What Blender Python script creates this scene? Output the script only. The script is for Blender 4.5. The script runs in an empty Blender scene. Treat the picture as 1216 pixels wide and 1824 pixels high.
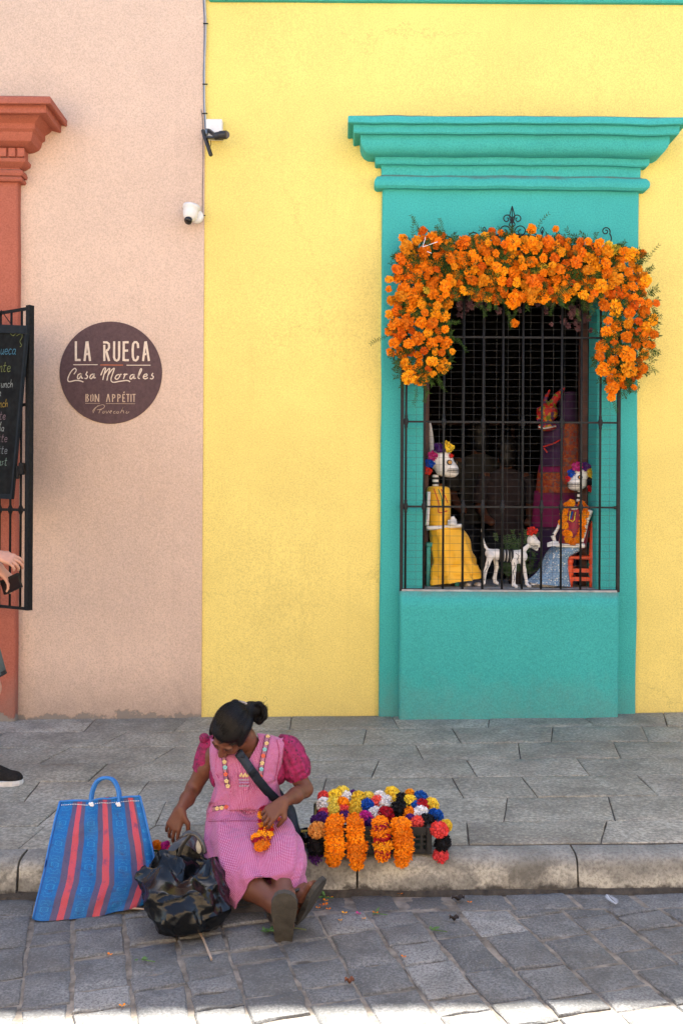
import bpy, bmesh, math, random
import numpy as np
from mathutils import Vector, Matrix, Quaternion, noise as mnoise

random.seed(7); RNG = np.random.default_rng(7)
PI = math.pi
scene = bpy.context.scene
COL = scene.collection

# ---------------------------------------------------------------- camera
CAMH, CAMD, F, CX, CY, ROLL = 1.40, 6.34, 1700.0, 608.0, 900.0, 0.006
cam_d = bpy.data.cameras.new('camera'); cam = bpy.data.objects.new('camera', cam_d); COL.objects.link(cam)
cam.matrix_world = Matrix.Translation((0, -CAMD, CAMH)) @ Matrix.Rotation(PI/2, 4, 'X') @ Matrix.Rotation(ROLL, 4, 'Z')
cam_d.sensor_width = 36.0; cam_d.lens = F/1824*36.0
cam_d.shift_y = -(912-CY)/1824
cam_d.clip_start = 0.05; cam_d.clip_end = 2000
scene.camera = cam

# ---------------------------------------------------------------- daylight
SUN_EL, SUN_AZ = math.radians(59.35), math.radians(8.0)      # sun stands behind the facade, a touch to the right
world = bpy.data.worlds.new('World'); scene.world = world; world.use_nodes = True
wn = world.node_tree.nodes; wl = world.node_tree.links
bg = wn['Background']
sky = wn.new('ShaderNodeTexSky'); sky.sky_type = 'NISHITA'; sky.sun_disc = False
sky.sun_elevation = SUN_EL; sky.sun_rotation = SUN_AZ
sky.air_density = 1.0; sky.dust_density = 4.0; sky.ozone_density = 0.6; sky.altitude = 1500
wl.new(sky.outputs['Color'], bg.inputs['Color']); bg.inputs['Strength'].default_value = 0.10
sun_d = bpy.data.lights.new('sun', 'SUN'); sun = bpy.data.objects.new('sun', sun_d); COL.objects.link(sun)
sun_d.energy = 5.0; sun_d.angle = math.radians(0.55); sun_d.color = (1.0, 0.95, 0.88)
sdir = Vector((math.sin(SUN_AZ)*math.cos(SUN_EL), math.cos(SUN_AZ)*math.cos(SUN_EL), math.sin(SUN_EL)))
sun.rotation_euler = sdir.to_track_quat('Z', 'Y').to_euler(); sun.location = sdir*30
scene.view_settings.view_transform = 'Standard'; scene.view_settings.look = 'None'
scene.view_settings.gamma = 1.0; scene.view_settings.use_curve_mapping = False
scene.view_settings.exposure = 2.48

# ---------------------------------------------------------------- helpers
def W(px, py, D):
    """photo pixel + distance along the view axis -> world point"""
    dx, dy = px-CX, py-CY
    dx, dy = dx+ROLL*dy, dy-ROLL*dx
    return Vector((dx*D/F, D-CAMD, CAMH-dy*D/F))
SLOPE = 0.0165
def gz(x): return SLOPE*x
ORIG = {}
def origin(o):
    return ORIG.get(o.name, Vector((0, 0, 0))) if o is not None else Vector((0, 0, 0))
def tag(o, label=None, cat=None, group=None, kind=None):
    if label: o['label'] = label
    if cat: o['category'] = cat
    if group: o['group'] = group
    if kind: o['kind'] = kind
    return o
def thing(name, label, cat, loc=(0, 0, 0), group=None):
    o = bpy.data.objects.new(name, None); COL.objects.link(o); o.location = loc
    o.empty_display_size = 0.1
    ORIG[o.name] = Vector(loc)
    return tag(o, label, cat, group)
def place(name, mesh, parent, M):
    """link a mesh (built round its own origin) at world matrix M under parent"""
    o = bpy.data.objects.new(name, mesh); COL.objects.link(o)
    if parent is not None:
        o.parent = parent; M = Matrix.Translation(-origin(parent)) @ M
    o.matrix_local = M
    ORIG[o.name] = origin(parent) if parent is not None else M.translation
    return o

class MB:
    def __init__(s): s.v = []; s.f = []; s.uv = {}; s.mi = {}; s.cur = 0
    def add(s, verts, faces, uvs=None):
        n = len(s.v); s.v += [tuple(v) for v in verts]
        for k, f in enumerate(faces):
            fi = len(s.f); s.f.append(tuple(n+i for i in f))
            if s.cur: s.mi[fi] = s.cur
            if uvs: s.uv[fi] = [uvs[i] for i in f]
        return s
    def box(s, a, b, bev=0.0):
        x0, y0, z0 = a; x1, y1, z1 = b
        if bev <= 0:
            vs = [(x, y, z) for x in (x0, x1) for y in (y0, y1) for z in (z0, z1)]
            return s.add(vs, [(0, 1, 3, 2), (4, 6, 7, 5), (0, 4, 5, 1), (2, 3, 7, 6), (0, 2, 6, 4), (1, 5, 7, 3)])
        bm = bmesh.new()
        vs = [bm.verts.new((x, y, z)) for x in (x0, x1) for y in (y0, y1) for z in (z0, z1)]
        for f in [(0, 1, 3, 2), (4, 6, 7, 5), (0, 4, 5, 1), (2, 3, 7, 6), (0, 2, 6, 4), (1, 5, 7, 3)]: bm.faces.new([vs[i] for i in f])
        bmesh.ops.bevel(bm, geom=bm.edges[:], offset=bev, segments=1, profile=0.5, affect='EDGES')
        bm.verts.index_update()
        s.add([v.co[:] for v in bm.verts], [[v.index for v in f.verts] for f in bm.faces]); bm.free()
        return s
    def bar(s, p, q, w, h=None, up=(0, 0, 1)):
        h = h or w; p, q = Vector(p), Vector(q); d = (q-p).normalized(); up = Vector(up)
        if abs(d.dot(up)) > 0.95: up = Vector((0, 1, 0))
        a = d.cross(up).normalized()*(w/2); b = a.cross(d).normalized()*(h/2)
        vs = [c+e for c in (p, q) for e in (-a-b, a-b, a+b, -a+b)]
        return s.add(vs, [(3, 2, 1, 0), (4, 5, 6, 7), (0, 1, 5, 4), (1, 2, 6, 5), (2, 3, 7, 6), (3, 0, 4, 7)])
    def tube(s, pts, r, n=8, caps=True, flat=1.0):
        pts = [Vector(p) for p in pts]; m = len(pts)
        rs = [r]*m if not hasattr(r, '__len__') else list(r)
        prev = None; vs = []
        for i, p in enumerate(pts):
            t = (pts[min(i+1, m-1)]-pts[max(i-1, 0)])
            t = t.normalized() if t.length > 1e-9 else Vector((0, 0, 1))
            if prev is None:
                a = t.orthogonal().normalized()
            else:
                a = prev-t*prev.dot(t); a = a.normalized() if a.length > 1e-6 else t.orthogonal().normalized()
            prev = a; b = t.cross(a)
            for k in range(n):
                th = 2*PI*k/n; vs.append(p+a*(rs[i]*math.cos(th))+b*(rs[i]*flat*math.sin(th)))
        fs = [(i*n+k, i*n+(k+1) % n, (i+1)*n+(k+1) % n, (i+1)*n+k) for i in range(m-1) for k in range(n)]
        if caps: fs += [tuple(range(n-1, -1, -1)), tuple((m-1)*n+k for k in range(n))]
        return s.add(vs, fs)
    def lathe(s, prof, c=(0, 0, 0), axis=(0, 0, 1), n=16):
        q = Vector(axis).to_track_quat('Z', 'Y'); c = Vector(c); vs = []
        for r, z in prof:
            for k in range(n):
                th = 2*PI*k/n; vs.append(c+q @ Vector((r*math.cos(th), r*math.sin(th), z)))
        m = len(prof)
        fs = [(i*n+k, i*n+(k+1) % n, (i+1)*n+(k+1) % n, (i+1)*n+k) for i in range(m-1) for k in range(n)]
        fs += [tuple(range(n-1, -1, -1)), tuple((m-1)*n+k for k in range(n))]
        return s.add(vs, fs)
    def ell(s, c, r, R=None, nu=12, nv=8):
        c = Vector(c); r = (r, r, r) if not hasattr(r, '__len__') else r; vs = []; fs = []
        for j in range(1, nv):
            ph = PI*j/nv
            for i in range(nu):
                th = 2*PI*i/nu; p = Vector((r[0]*math.sin(ph)*math.cos(th), r[1]*math.sin(ph)*math.sin(th), r[2]*math.cos(ph)))
                vs.append(c+(R @ p if R else p))
        t = Vector((0, 0, r[2])); vs += [c+(R @ t if R else t), c-(R @ t if R else t)]
        for j in range(nv-2):
            for i in range(nu): fs.append((j*nu+i, (j+1)*nu+i, (j+1)*nu+(i+1) % nu, j*nu+(i+1) % nu))
        a, b = len(vs)-2, len(vs)-1
        for i in range(nu): fs += [(a, i, (i+1) % nu), (b, (nv-2)*nu+(i+1) % nu, (nv-2)*nu+i)]
        return s.add(vs, fs)
    def grid(s, P, closed=False, uv=True):
        """P[i][j] points; closed wraps j"""
        m, n = len(P), len(P[0]); vs = [p for row in P for p in row]; fs = []
        nj = n if closed else n-1
        for i in range(m-1):
            for j in range(nj): fs.append((i*n+j, i*n+(j+1) % n, (i+1)*n+(j+1) % n, (i+1)*n+j))
        k0 = len(s.f); s.add(vs, fs)
        if uv:
            k = k0
            for i in range(m-1):
                for j in range(nj):
                    u0, u1, v0, v1 = j/nj, (j+1)/nj, i/(m-1), (i+1)/(m-1)
                    s.uv[k] = [(u0, v0), (u1, v0), (u1, v1), (u0, v1)]; k += 1
        return s
    def mesh(s, name, mats=(), smooth=False, off=None):
        me = bpy.data.meshes.new(name)
        v = s.v if off is None else [(x-off[0], y-off[1], z-off[2]) for x, y, z in s.v]
        me.from_pydata(v, [], s.f)
        for m in (mats if isinstance(mats, (list, tuple)) else [mats]): me.materials.append(m)
        if s.mi:
            for fi, k in s.mi.items(): me.polygons[fi].material_index = k
        if s.uv:
            ul = me.uv_layers.new(name='UVMap').data
            for p in me.polygons:
                u = s.uv.get(p.index)
                if u:
                    for li, w in zip(p.loop_indices, u): ul[li].uv = w
        if smooth: me.polygons.foreach_set('use_smooth', [True]*len(me.polygons))
        me.update(); return me
    def build(s, name, mats, parent=None, smooth=False, label=None, kind=None, fixn=False):
        off = origin(parent) if parent is not None else None
        me = s.mesh(name, mats, smooth, off)
        if fixn:
            bm = bmesh.new(); bm.from_mesh(me); bmesh.ops.recalc_face_normals(bm, faces=bm.faces); bm.to_mesh(me); bm.free()
        o = bpy.data.objects.new(name, me); COL.objects.link(o)
        if parent is not None: o.parent = parent
        ORIG[o.name] = off if off is not None else Vector((0, 0, 0))
        if label: o['label'] = label
        if kind: o['kind'] = kind
        return o

def smoothpath(pts, k=6):
    pts = [Vector(p) for p in pts]; out = []
    for i in range(len(pts)-1):
        p0, p1, p2, p3 = pts[max(i-1, 0)], pts[i], pts[i+1], pts[min(i+2, len(pts)-1)]
        for j in range(k):
            t = j/k
            out.append(0.5*((2*p1)+(p2-p0)*t+(2*p0-5*p1+4*p2-p3)*t*t+(3*p1-p0-3*p2+p3)*t**3))
    out.append(pts[-1]); return out

# ---- signed distance bodies: smooth union of capsules and ellipsoids, meshed with surface nets
class SDF:
    def __init__(s): s.p = []
    def cap(s, a, b, ra, rb=None, k=0.015): s.p.append(('c', np.array(a, float), np.array(b, float), ra, ra if rb is None else rb, k)); return s
    def chain(s, pts, rs, k=0.012):
        for i in range(len(pts)-1): s.cap(pts[i], pts[i+1], rs[i], rs[i+1], k)
        return s
    def ell(s, c, r, R=None, k=0.015):
        s.p.append(('e', np.array(c, float), np.array(r if hasattr(r, '__len__') else (r, r, r), float), np.eye(3) if R is None else np.array(R.to_3x3() if hasattr(R, 'to_3x3') else R, float), 0, k)); return s
    def mesh(s, name, h=0.005, mats=(), off=None, jitter=None):
        los, his = [], []
        for q in s.p:
            if q[0] == 'c':
                r = max(q[3], q[4]); los.append(np.minimum(q[1], q[2])-r); his.append(np.maximum(q[1], q[2])+r)
            else:
                r = q[2].max(); los.append(q[1]-r); his.append(q[1]+r)
        lo = np.min(los, 0)-4*h; hi = np.max(his, 0)+4*h
        n = np.ceil((hi-lo)/h).astype(int)+1
        g = np.full(n, 0.1, np.float32)
        for q, l, u in zip(s.p, los, his):
            k = q[5]; m = k+3*h
            i0 = np.maximum(np.floor((l-m-lo)/h).astype(int), 0); i1 = np.minimum(np.ceil((u+m-lo)/h).astype(int)+1, n)
            ax = [lo[d]+h*np.arange(i0[d], i1[d]) for d in range(3)]
            X = np.stack(np.meshgrid(*ax, indexing='ij'), -1).astype(np.float32)
            if q[0] == 'c':
                a, b = q[1], q[2]; ab = b-a; L = max(float(ab @ ab), 1e-12)
                t = np.clip((X-a) @ ab/L, 0, 1)
                d = np.linalg.norm(X-(a+t[..., None]*ab), axis=-1)-(q[3]+(q[4]-q[3])*t)
            else:
                P = (X-q[1]) @ q[3]
                k0 = np.linalg.norm(P/q[2], axis=-1); k1 = np.linalg.norm(P/q[2]**2, axis=-1)+1e-9
                d = k0*(k0-1)/k1
            sl = g[i0[0]:i1[0], i0[1]:i1[1], i0[2]:i1[2]]
            hh = np.maximum(k-np.abs(sl-d), 0)/max(k, 1e-6)
            sl[...] = np.minimum(sl, d)-hh*hh*k*0.25
        ins = g < 0
        c = ins[:-1, :-1, :-1].astype(np.int8)
        for dx in (0, 1):
            for dy in (0, 1):
                for dz in (0, 1):
                    if dx+dy+dz: c = c+ins[dx:n[0]-1+dx, dy:n[1]-1+dy, dz:n[2]-1+dz]
        act = (c > 0) & (c < 8); idx = np.argwhere(act); vid = np.full(act.shape, -1, np.int64); vid[act] = np.arange(len(idx))
        acc = np.zeros((len(idx), 3)); cnt = np.zeros(len(idx))
        corners = [(x, y, z) for x in (0, 1) for y in (0, 1) for z in (0, 1)]
        for ca in corners:
            for d in range(3):
                if ca[d]: continue
                cb = list(ca); cb[d] = 1
                va = g[idx[:, 0]+ca[0], idx[:, 1]+ca[1], idx[:, 2]+ca[2]]; vb = g[idx[:, 0]+cb[0], idx[:, 1]+cb[1], idx[:, 2]+cb[2]]
                m = (va < 0) != (vb < 0); t = np.where(m, va/np.where(m, va-vb, 1), 0)
                p = np.tile(np.array(ca, float), (len(idx), 1)); p[:, d] = t
                acc[m] += p[m]; cnt[m] += 1
        V = lo+h*(idx+acc/cnt[:, None])
        faces = []
        for d in range(3):
            a = [slice(None)]*3; b = [slice(None)]*3; a[d] = slice(0, -1); b[d] = slice(1, None)
            cr = ins[tuple(a)] != ins[tuple(b)]
            e = np.argwhere(cr); d1, d2 = (d+1) % 3, (d+2) % 3
            ok = (e[:, d1] > 0) & (e[:, d2] > 0) & (e[:, d1] < n[d1]-1) & (e[:, d2] < n[d2]-1); e = e[ok]
            fl = ins[e[:, 0], e[:, 1], e[:, 2]]
            quad = []
            for o1, o2 in ((1, 1), (0, 1), (0, 0), (1, 0)):
                w = e.copy(); w[:, d1] -= o1; w[:, d2] -= o2; quad.append(vid[w[:, 0], w[:, 1], w[:, 2]])
            Q = np.stack(quad, 1); Q[~fl] = Q[~fl][:, ::-1]; faces.append(Q)
        Fq = np.concatenate(faces)
        if off is not None: V = V-np.array(off)
        if jitter is not None: V = jitter(V)
        me = bpy.data.meshes.new(name); me.from_pydata(V.tolist(), [], Fq.tolist())
        for m in (mats if isinstance(mats, (list, tuple)) else [mats]): me.materials.append(m)
        me.polygons.foreach_set('use_smooth', [True]*len(me.polygons)); me.update()
        return me
    def build(s, name, mats, parent=None, h=0.005, label=None, jitter=None):
        off = origin(parent) if parent is not None else Vector((0, 0, 0))
        o = bpy.data.objects.new(name, s.mesh(name, h, mats, off, jitter)); COL.objects.link(o)
        if parent is not None: o.parent = parent
        ORIG[o.name] = off
        if label: o['label'] = label
        return o

# ---------------------------------------------------------------- materials
def srgb(r, g, b):
    return tuple(((c/255)/12.92 if c/255 <= 0.04045 else ((c/255+0.055)/1.055)**2.4) for c in (r, g, b))
MATS = {}
def new_mat(name):
    m = bpy.data.materials.new(name); m.use_nodes = True; nt = m.node_tree
    return m, nt.nodes, nt.links, nt.nodes['Principled BSDF']
def nnoise(n, l, scale, detail=4, rough=0.55, coord='Object', dist=0.0):
    tc = n.new('ShaderNodeTexCoord'); t = n.new('ShaderNodeTexNoise')
    t.inputs['Scale'].default_value = scale; t.inputs['Detail'].default_value = detail; t.inputs['Roughness'].default_value = rough; t.inputs['Distortion'].default_value = dist
    l.new(tc.outputs[coord], t.inputs['Vector']); return t
def ramp(n, l, fac, stops):
    r = n.new('ShaderNodeValToRGB'); e = r.color_ramp.elements
    while len(e) > 1: e.remove(e[-1])
    for i, (p, c) in enumerate(stops):
        if i == 0: e[0].position = p; el = e[0]
        else: el = e.new(p)
        el.color = (*c, 1) if hasattr(c, '__len__') else (c, c, c, 1)
    l.new(fac, r.inputs['Fac']); return r
def mixc(n, l, fac, a, b, mode='MIX'):
    m = n.new('ShaderNodeMix'); m.data_type = 'RGBA'; m.blend_type = mode
    for s, v in (('Factor', fac), ('A', a), ('B', b)):
        sock = [i for i in m.inputs if i.name == s and (i.type == 'RGBA' if s != 'Factor' else i.type == 'VALUE')][0]
        if hasattr(v, 'is_linked'): l.new(v, sock)
        elif s == 'Factor': sock.default_value = v
        else: sock.default_value = (*v, 1) if len(v) == 3 else v
    return [o for o in m.outputs if o.type == 'RGBA'][0]
def mth(n, l, op, a, b=None, c=None, clamp=False):
    m = n.new('ShaderNodeMath'); m.operation = op; m.use_clamp = clamp
    for i, v in enumerate((a, b, c)):
        if v is None: continue
        if hasattr(v, 'is_linked'): l.new(v, m.inputs[i])
        else: m.inputs[i].default_value = v
    return m.outputs[0]
def bump(n, l, bs, h, strength=0.4, dist=0.01):
    b = n.new('ShaderNodeBump'); b.inputs['Strength'].default_value = strength; b.inputs['Distance'].default_value = dist
    l.new(h, b.inputs['Height']); l.new(b.outputs['Normal'], bs.inputs['Normal']); return b
def M(name, col, rough=0.6, var=0.15, scale=30, bstr=0.0, bscale=None, metal=0.0, objvar=0.0, spec=0.4, sheen=0.0, sss=0.0, trans=0.0, coord='Object'):
    if name in MATS: return MATS[name]
    m, n, l, b = new_mat(name); MATS[name] = m
    t = nnoise(n, l, scale, 5, coord=coord)
    lo = tuple(c*(1-var) for c in col); hi = tuple(min(1, c*(1+var)) for c in col)
    out = ramp(n, l, t.outputs['Fac'], [(0.3, lo), (0.7, hi)]).outputs['Color']
    if objvar:
        oi = n.new('ShaderNodeObjectInfo'); hs = n.new('ShaderNodeHueSaturation')
        l.new(mth(n, l, 'MULTIPLY_ADD', oi.outputs['Random'], 2*objvar, 1-objvar), hs.inputs['Value']); l.new(out, hs.inputs['Color']); out = hs.outputs['Color']
    l.new(out, b.inputs['Base Color'])
    b.inputs['Roughness'].default_value = rough; b.inputs['Metallic'].default_value = metal; b.inputs['Specular IOR Level'].default_value = spec
    if sheen: b.inputs['Sheen Weight'].default_value = sheen
    if sss: b.inputs['Subsurface Weight'].default_value = sss; b.inputs['Subsurface Radius'].default_value = (0.01, 0.004, 0.002); b.inputs['Subsurface Scale'].default_value = 0.5
    if trans: b.inputs['Transmission Weight'].default_value = trans
    if bstr:
        t2 = nnoise(n, l, bscale or scale*3, 4, coord=coord); bump(n, l, b, t2.outputs['Fac'], bstr, 0.01)
    return m

def stucco(name, col, dirt=0.35, fade=0.1, cracks=True):
    """painted lime plaster: broad tone drift, fine stipple, grime and lost paint close to the ground"""
    m, n, l, b = new_mat(name)
    tc = n.new('ShaderNodeTexCoord')
    big = nnoise(n, l, 0.9, 4, 0.6); mid = nnoise(n, l, 9, 5, 0.6); fine = nnoise(n, l, 115, 3, 0.75)
    c1 = mixc(n, l, ramp(n, l, big.outputs['Fac'], [(0.35, 0.0), (0.7, 1.0)]).outputs['Color'], tuple(c*(1-fade) for c in col), tuple(min(1, c*(1+fade)) for c in col))
    c2 = mixc(n, l, ramp(n, l, mid.outputs['Fac'], [(0.4, 0.0), (0.75, 0.30)]).outputs['Color'], c1, tuple(c*0.86 for c in col))
    c3 = mixc(n, l, ramp(n, l, fine.outputs['Fac'], [(0.36, 0.45), (0.52, 0.0)]).outputs['Color'], c2, tuple(c*0.55 for c in col))
    c3 = mixc(n, l, ramp(n, l, fine.outputs['Fac'], [(0.53, 0.0), (0.70, 0.42)]).outputs['Color'], c3, tuple(min(1, c*1.2+0.04) for c in col))
    # grime band at the foot of the wall
    sx = n.new('ShaderNodeSeparateXYZ'); l.new(tc.outputs['Object'], sx.inputs[0])
    hgt = mth(n, l, 'SUBTRACT', sx.outputs['Z'], mth(n, l, 'MULTIPLY', sx.outputs['X'], SLOPE))
    gm = nnoise(n, l, 7, 6, 0.7, dist=0.4)
    lvl = mth(n, l, 'ADD', hgt, mth(n, l, 'MULTIPLY', gm.outputs['Fac'], -0.55))
    g = ramp(n, l, lvl, [(0.0, 1.0), (0.02, 0.0)]); 
    gf = mth(n, l, 'MULTIPLY', ramp(n, l, mth(n, l, 'ADD', lvl, 0.30), [(0.0, 1.0), (0.35, 0.0)]).outputs['Color'], dirt, clamp=True)
    c4 = mixc(n, l, gf, c3, (0.20, 0.16, 0.13))
    # runs under sills and cornices
    mp = n.new('ShaderNodeMapping'); mp.inputs['Scale'].default_value = (14, 14, 0.7); l.new(tc.outputs['Object'], mp.inputs['Vector'])
    rn = n.new('ShaderNodeTexNoise'); rn.inputs['Scale'].default_value = 1.0; rn.inputs['Detail'].default_value = 4; l.new(mp.outputs[0], rn.inputs['Vector'])
    c5 = mixc(n, l, ramp(n, l, rn.outputs['Fac'], [(0.58, 0.0), (0.8, 0.14)]).outputs['Color'], c4, tuple(c*0.6 for c in col))
    # paint lost at the very bottom
    pl = nnoise(n, l, 11, 5, 0.65)
    pf = mth(n, l, 'MULTIPLY', ramp(n, l, mth(n, l, 'SUBTRACT', mth(n, l, 'MULTIPLY', pl.outputs['Fac'], 0.22), mth(n, l, 'ADD', hgt, 0.128)), [(0.0, 0.0), (0.012, 1.0)]).outputs['Color'], min(1.0, dirt*2.2), clamp=True)
    c6 = mixc(n, l, pf, c5, (0.26, 0.225, 0.19))
    # hairline cracks
    if cracks:
        vo = n.new('ShaderNodeTexVoronoi'); vo.feature = 'DISTANCE_TO_EDGE'; vo.inputs['Scale'].default_value = 0.55
        dn = nnoise(n, l, 3.5, 5, 0.7); ad = n.new('ShaderNodeVectorMath'); ad.operation = 'MULTIPLY_ADD'; ad.inputs[1].default_value = (0.5, 0.5, 0.5)
        l.new(dn.outputs['Color'], ad.inputs[0]); l.new(tc.outputs['Object'], ad.inputs[2]); l.new(ad.outputs[0], vo.inputs['Vector'])
        cf = mth(n, l, 'MULTIPLY', ramp(n, l, vo.outputs['Distance'], [(0.0, 1.0), (0.004, 0.0)]).outputs['Color'], ramp(n, l, big.outputs['Fac'], [(0.5, 0.0), (0.62, 0.35)]).outputs['Color'])
        c6 = mixc(n, l, cf, c6, tuple(c*0.35 for c in col))
    # dust lying on ledges
    ge = n.new('ShaderNodeNewGeometry'); sn = n.new('ShaderNodeSeparateXYZ'); l.new(ge.outputs['Normal'], sn.inputs[0])
    df = mth(n, l, 'MULTIPLY', ramp(n, l, sn.outputs['Z'], [(0.45, 0.0), (0.85, 1.0)]).outputs['Color'], ramp(n, l, mid.outputs['Fac'], [(0.3, 0.25), (0.65, 0.85)]).outputs['Color'])
    c6 = mixc(n, l, df, c6, (0.20, 0.145, 0.10))
    # chipped and rubbed spots
    chp = nnoise(n, l, 17, 5, 0.7, dist=0.3)
    c6 = mixc(n, l, ramp(n, l, chp.outputs['Fac'], [(0.73, 0.0), (0.745, 0.55)]).outputs['Color'], c6, tuple(0.45*c+0.16 for c in col))
    l.new(c6, b.inputs['Base Color']); b.inputs['Roughness'].default_value = 0.85; b.inputs['Specular IOR Level'].default_value = 0.25
    hsum = mth(n, l, 'ADD', mth(n, l, 'MULTIPLY', fine.outputs['Fac'], 0.5), mth(n, l, 'ADD', mid.outputs['Fac'], mth(n, l, 'MULTIPLY', pf, -0.8)))
    bump(n, l, b, hsum, 0.45, 0.012)
    MATS[name] = m; return m
# ================================================================ SETTING
yellow = stucco('yellow_plaster', (0.84, 0.665, 0.19), 0.12, 0.10)
turq = stucco('turquoise_plaster', (0.052, 0.405, 0.375), 0.3, 0.08, cracks=False)
pink = stucco('pink_plaster', (0.66, 0.485, 0.37), 0.42)
terra = stucco('terracotta_plaster', (0.40, 0.120, 0.075), 0.45, 0.1, cracks=False)
iron = M('black_iron', (0.012, 0.012, 0.012), 0.7, 0.4, 60, 0.2, spec=0.15)
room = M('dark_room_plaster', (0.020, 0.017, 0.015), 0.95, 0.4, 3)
wood = M('dark_red_wood', (0.085, 0.032, 0.022), 0.6, 0.35, 12, 0.2)

def stone_mat(name, c1, c2, c3, rough=0.75, sc=1.0, mottle=0.5, bstr=0.5):
    m, n, l, b = new_mat(name)
    oi = n.new('ShaderNodeObjectInfo')
    base = ramp(n, l, oi.outputs['Random'], [(0.0, c1), (0.55, c2), (0.80, c2), (1.0, c3)]).outputs['Color']
    a = nnoise(n, l, 7*sc, 6, 0.65, dist=0.3); f = nnoise(n, l, 90*sc, 4, 0.7); g = nnoise(n, l, 2.2, 4, 0.6)
    x = mixc(n, l, ramp(n, l, a.outputs['Fac'], [(0.32, mottle), (0.55, 0.0)]).outputs['Color'], base, tuple(c*0.45 for c in c1))
    x = mixc(n, l, ramp(n, l, a.outputs['Fac'], [(0.6, 0.0), (0.78, mottle*0.9)]).outputs['Color'], x, tuple(min(1, c*1.25) for c in c3))
    x = mixc(n, l, ramp(n, l, f.outputs['Fac'], [(0.40, 0.7), (0.55, 0.0)]).outputs['Color'], x, tuple(c*0.4 for c in c2))
    x = mixc(n, l, ramp(n, l, f.outputs['Fac'], [(0.55, 0.0), (0.70, 0.55)]).outputs['Color'], x, tuple(min(1, c*1.6) for c in c2))
    x = mixc(n, l, ramp(n, l, g.outputs['Fac'], [(0.45, 0.0), (0.65, 0.42)]).outputs['Color'], x, (0.10, 0.09, 0.075))
    l.new(x, b.inputs['Base Color']); b.inputs['Roughness'].default_value = rough; b.inputs['Specular IOR Level'].default_value = 0.35
    bump(n, l, b, mth(n, l, 'ADD', a.outputs['Fac'], mth(n, l, 'MULTIPLY', f.outputs['Fac'], 0.45)), bstr, 0.012)
    MATS[name] = m; return m
cobble_m = stone_mat('cobble_basalt', (0.135, 0.136, 0.131), (0.185, 0.184, 0.177), (0.33, 0.32, 0.295), 0.75, 1.3, 0.6)
slab_m = stone_mat('pavement_stone', (0.30, 0.285, 0.235), (0.37, 0.35, 0.285), (0.46, 0.43, 0.355), 0.8, 0.7, 0.55, 0.5)
mortar_m = M('joint_sand_and_mortar', (0.20, 0.17, 0.135), 0.95, 0.6, 16, 0.6, 60)
dirtjoint_m = M('dirt_in_joints', (0.075, 0.062, 0.05), 0.95, 0.5, 22, 0.5, 60)

def kerb_mat():
    m, n, l, b = new_mat('kerb_stone_stained'); tc = n.new('ShaderNodeTexCoord')
    a = nnoise(n, l, 6, 6, 0.65, dist=0.5); f = nnoise(n, l, 80, 4, 0.7); c = nnoise(n, l, 2.6, 5, 0.6)
    x = mixc(n, l, ramp(n, l, a.outputs['Fac'], [(0.35, 0.0), (0.65, 1.0)]).outputs['Color'], (0.18, 0.177, 0.158), (0.30, 0.292, 0.262))
    sx = n.new('ShaderNodeSeparateXYZ'); l.new(tc.outputs['Object'], sx.inputs[0])
    h = mth(n, l, 'SUBTRACT', sx.outputs['Z'], mth(n, l, 'MULTIPLY', sx.outputs['X'], SLOPE))
    # pale limescale patches low on the face, black tide mark above the gutter
    lv = mth(n, l, 'ADD', mth(n, l, 'ADD', h, 0.2), mth(n, l, 'MULTIPLY', mth(n, l, 'SUBTRACT', c.outputs['Fac'], 0.5), 0.34))
    pale = ramp(n, l, lv, [(0.065, 0.0), (0.09, 0.85), (0.125, 0.75), (0.17, 0.0)]).outputs['Color']
    x = mixc(n, l, mth(n, l, 'MULTIPLY', pale, ramp(n, l, a.outputs['Fac'], [(0.38, 0.0), (0.52, 1.0)]).outputs['Color']), x, (0.52, 0.50, 0.43))
    dk = nnoise(n, l, 9, 5, 0.7)
    dlv = mth(n, l, 'ADD', mth(n, l, 'ADD', h, 0.2), mth(n, l, 'MULTIPLY', mth(n, l, 'SUBTRACT', dk.outputs['Fac'], 0.5), 0.16))
    x = mixc(n, l, ramp(n, l, dlv, [(0.066, 0.92), (0.088, 0.0)]).outputs['Color'], x, (0.035, 0.030, 0.026))
    st = nnoise(n, l, 3.1, 4, 0.6, dist=0.8)
    x = mixc(n, l, ramp(n, l, st.outputs['Fac'], [(0.55, 0.0), (0.68, 0.55)]).outputs['Color'], x, (0.07, 0.062, 0.05))
    x = mixc(n, l, ramp(n, l, f.outputs['Fac'], [(0.38, 0.5), (0.55, 0.0)]).outputs['Color'], x, (0.08, 0.075, 0.065))
    l.new(x, b.inputs['Base Color']); b.inputs['Roughness'].default_value = 0.85
    bump(n, l, b, mth(n, l, 'ADD', a.outputs['Fac'], mth(n, l, 'MULTIPLY', f.outputs['Fac'], 0.5)), 0.5, 0.012)
    return m
kerb_m = kerb_mat()

YK = -2.54          # front face of the kerb
ROADZ = -0.145
# --- one sheet to the horizon
g = MB(); S = 400
g.add([(-S, -S, -0.24-SLOPE*S*0), (S, -S, -0.24), (S, S, -0.24), (-S, S, -0.24)], [(0, 1, 2, 3)])
gr = g.build('ground', M('far_ground', (0.12, 0.115, 0.105), 0.9, 0.3, 0.2)); tag(gr, kind='structure')

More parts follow.
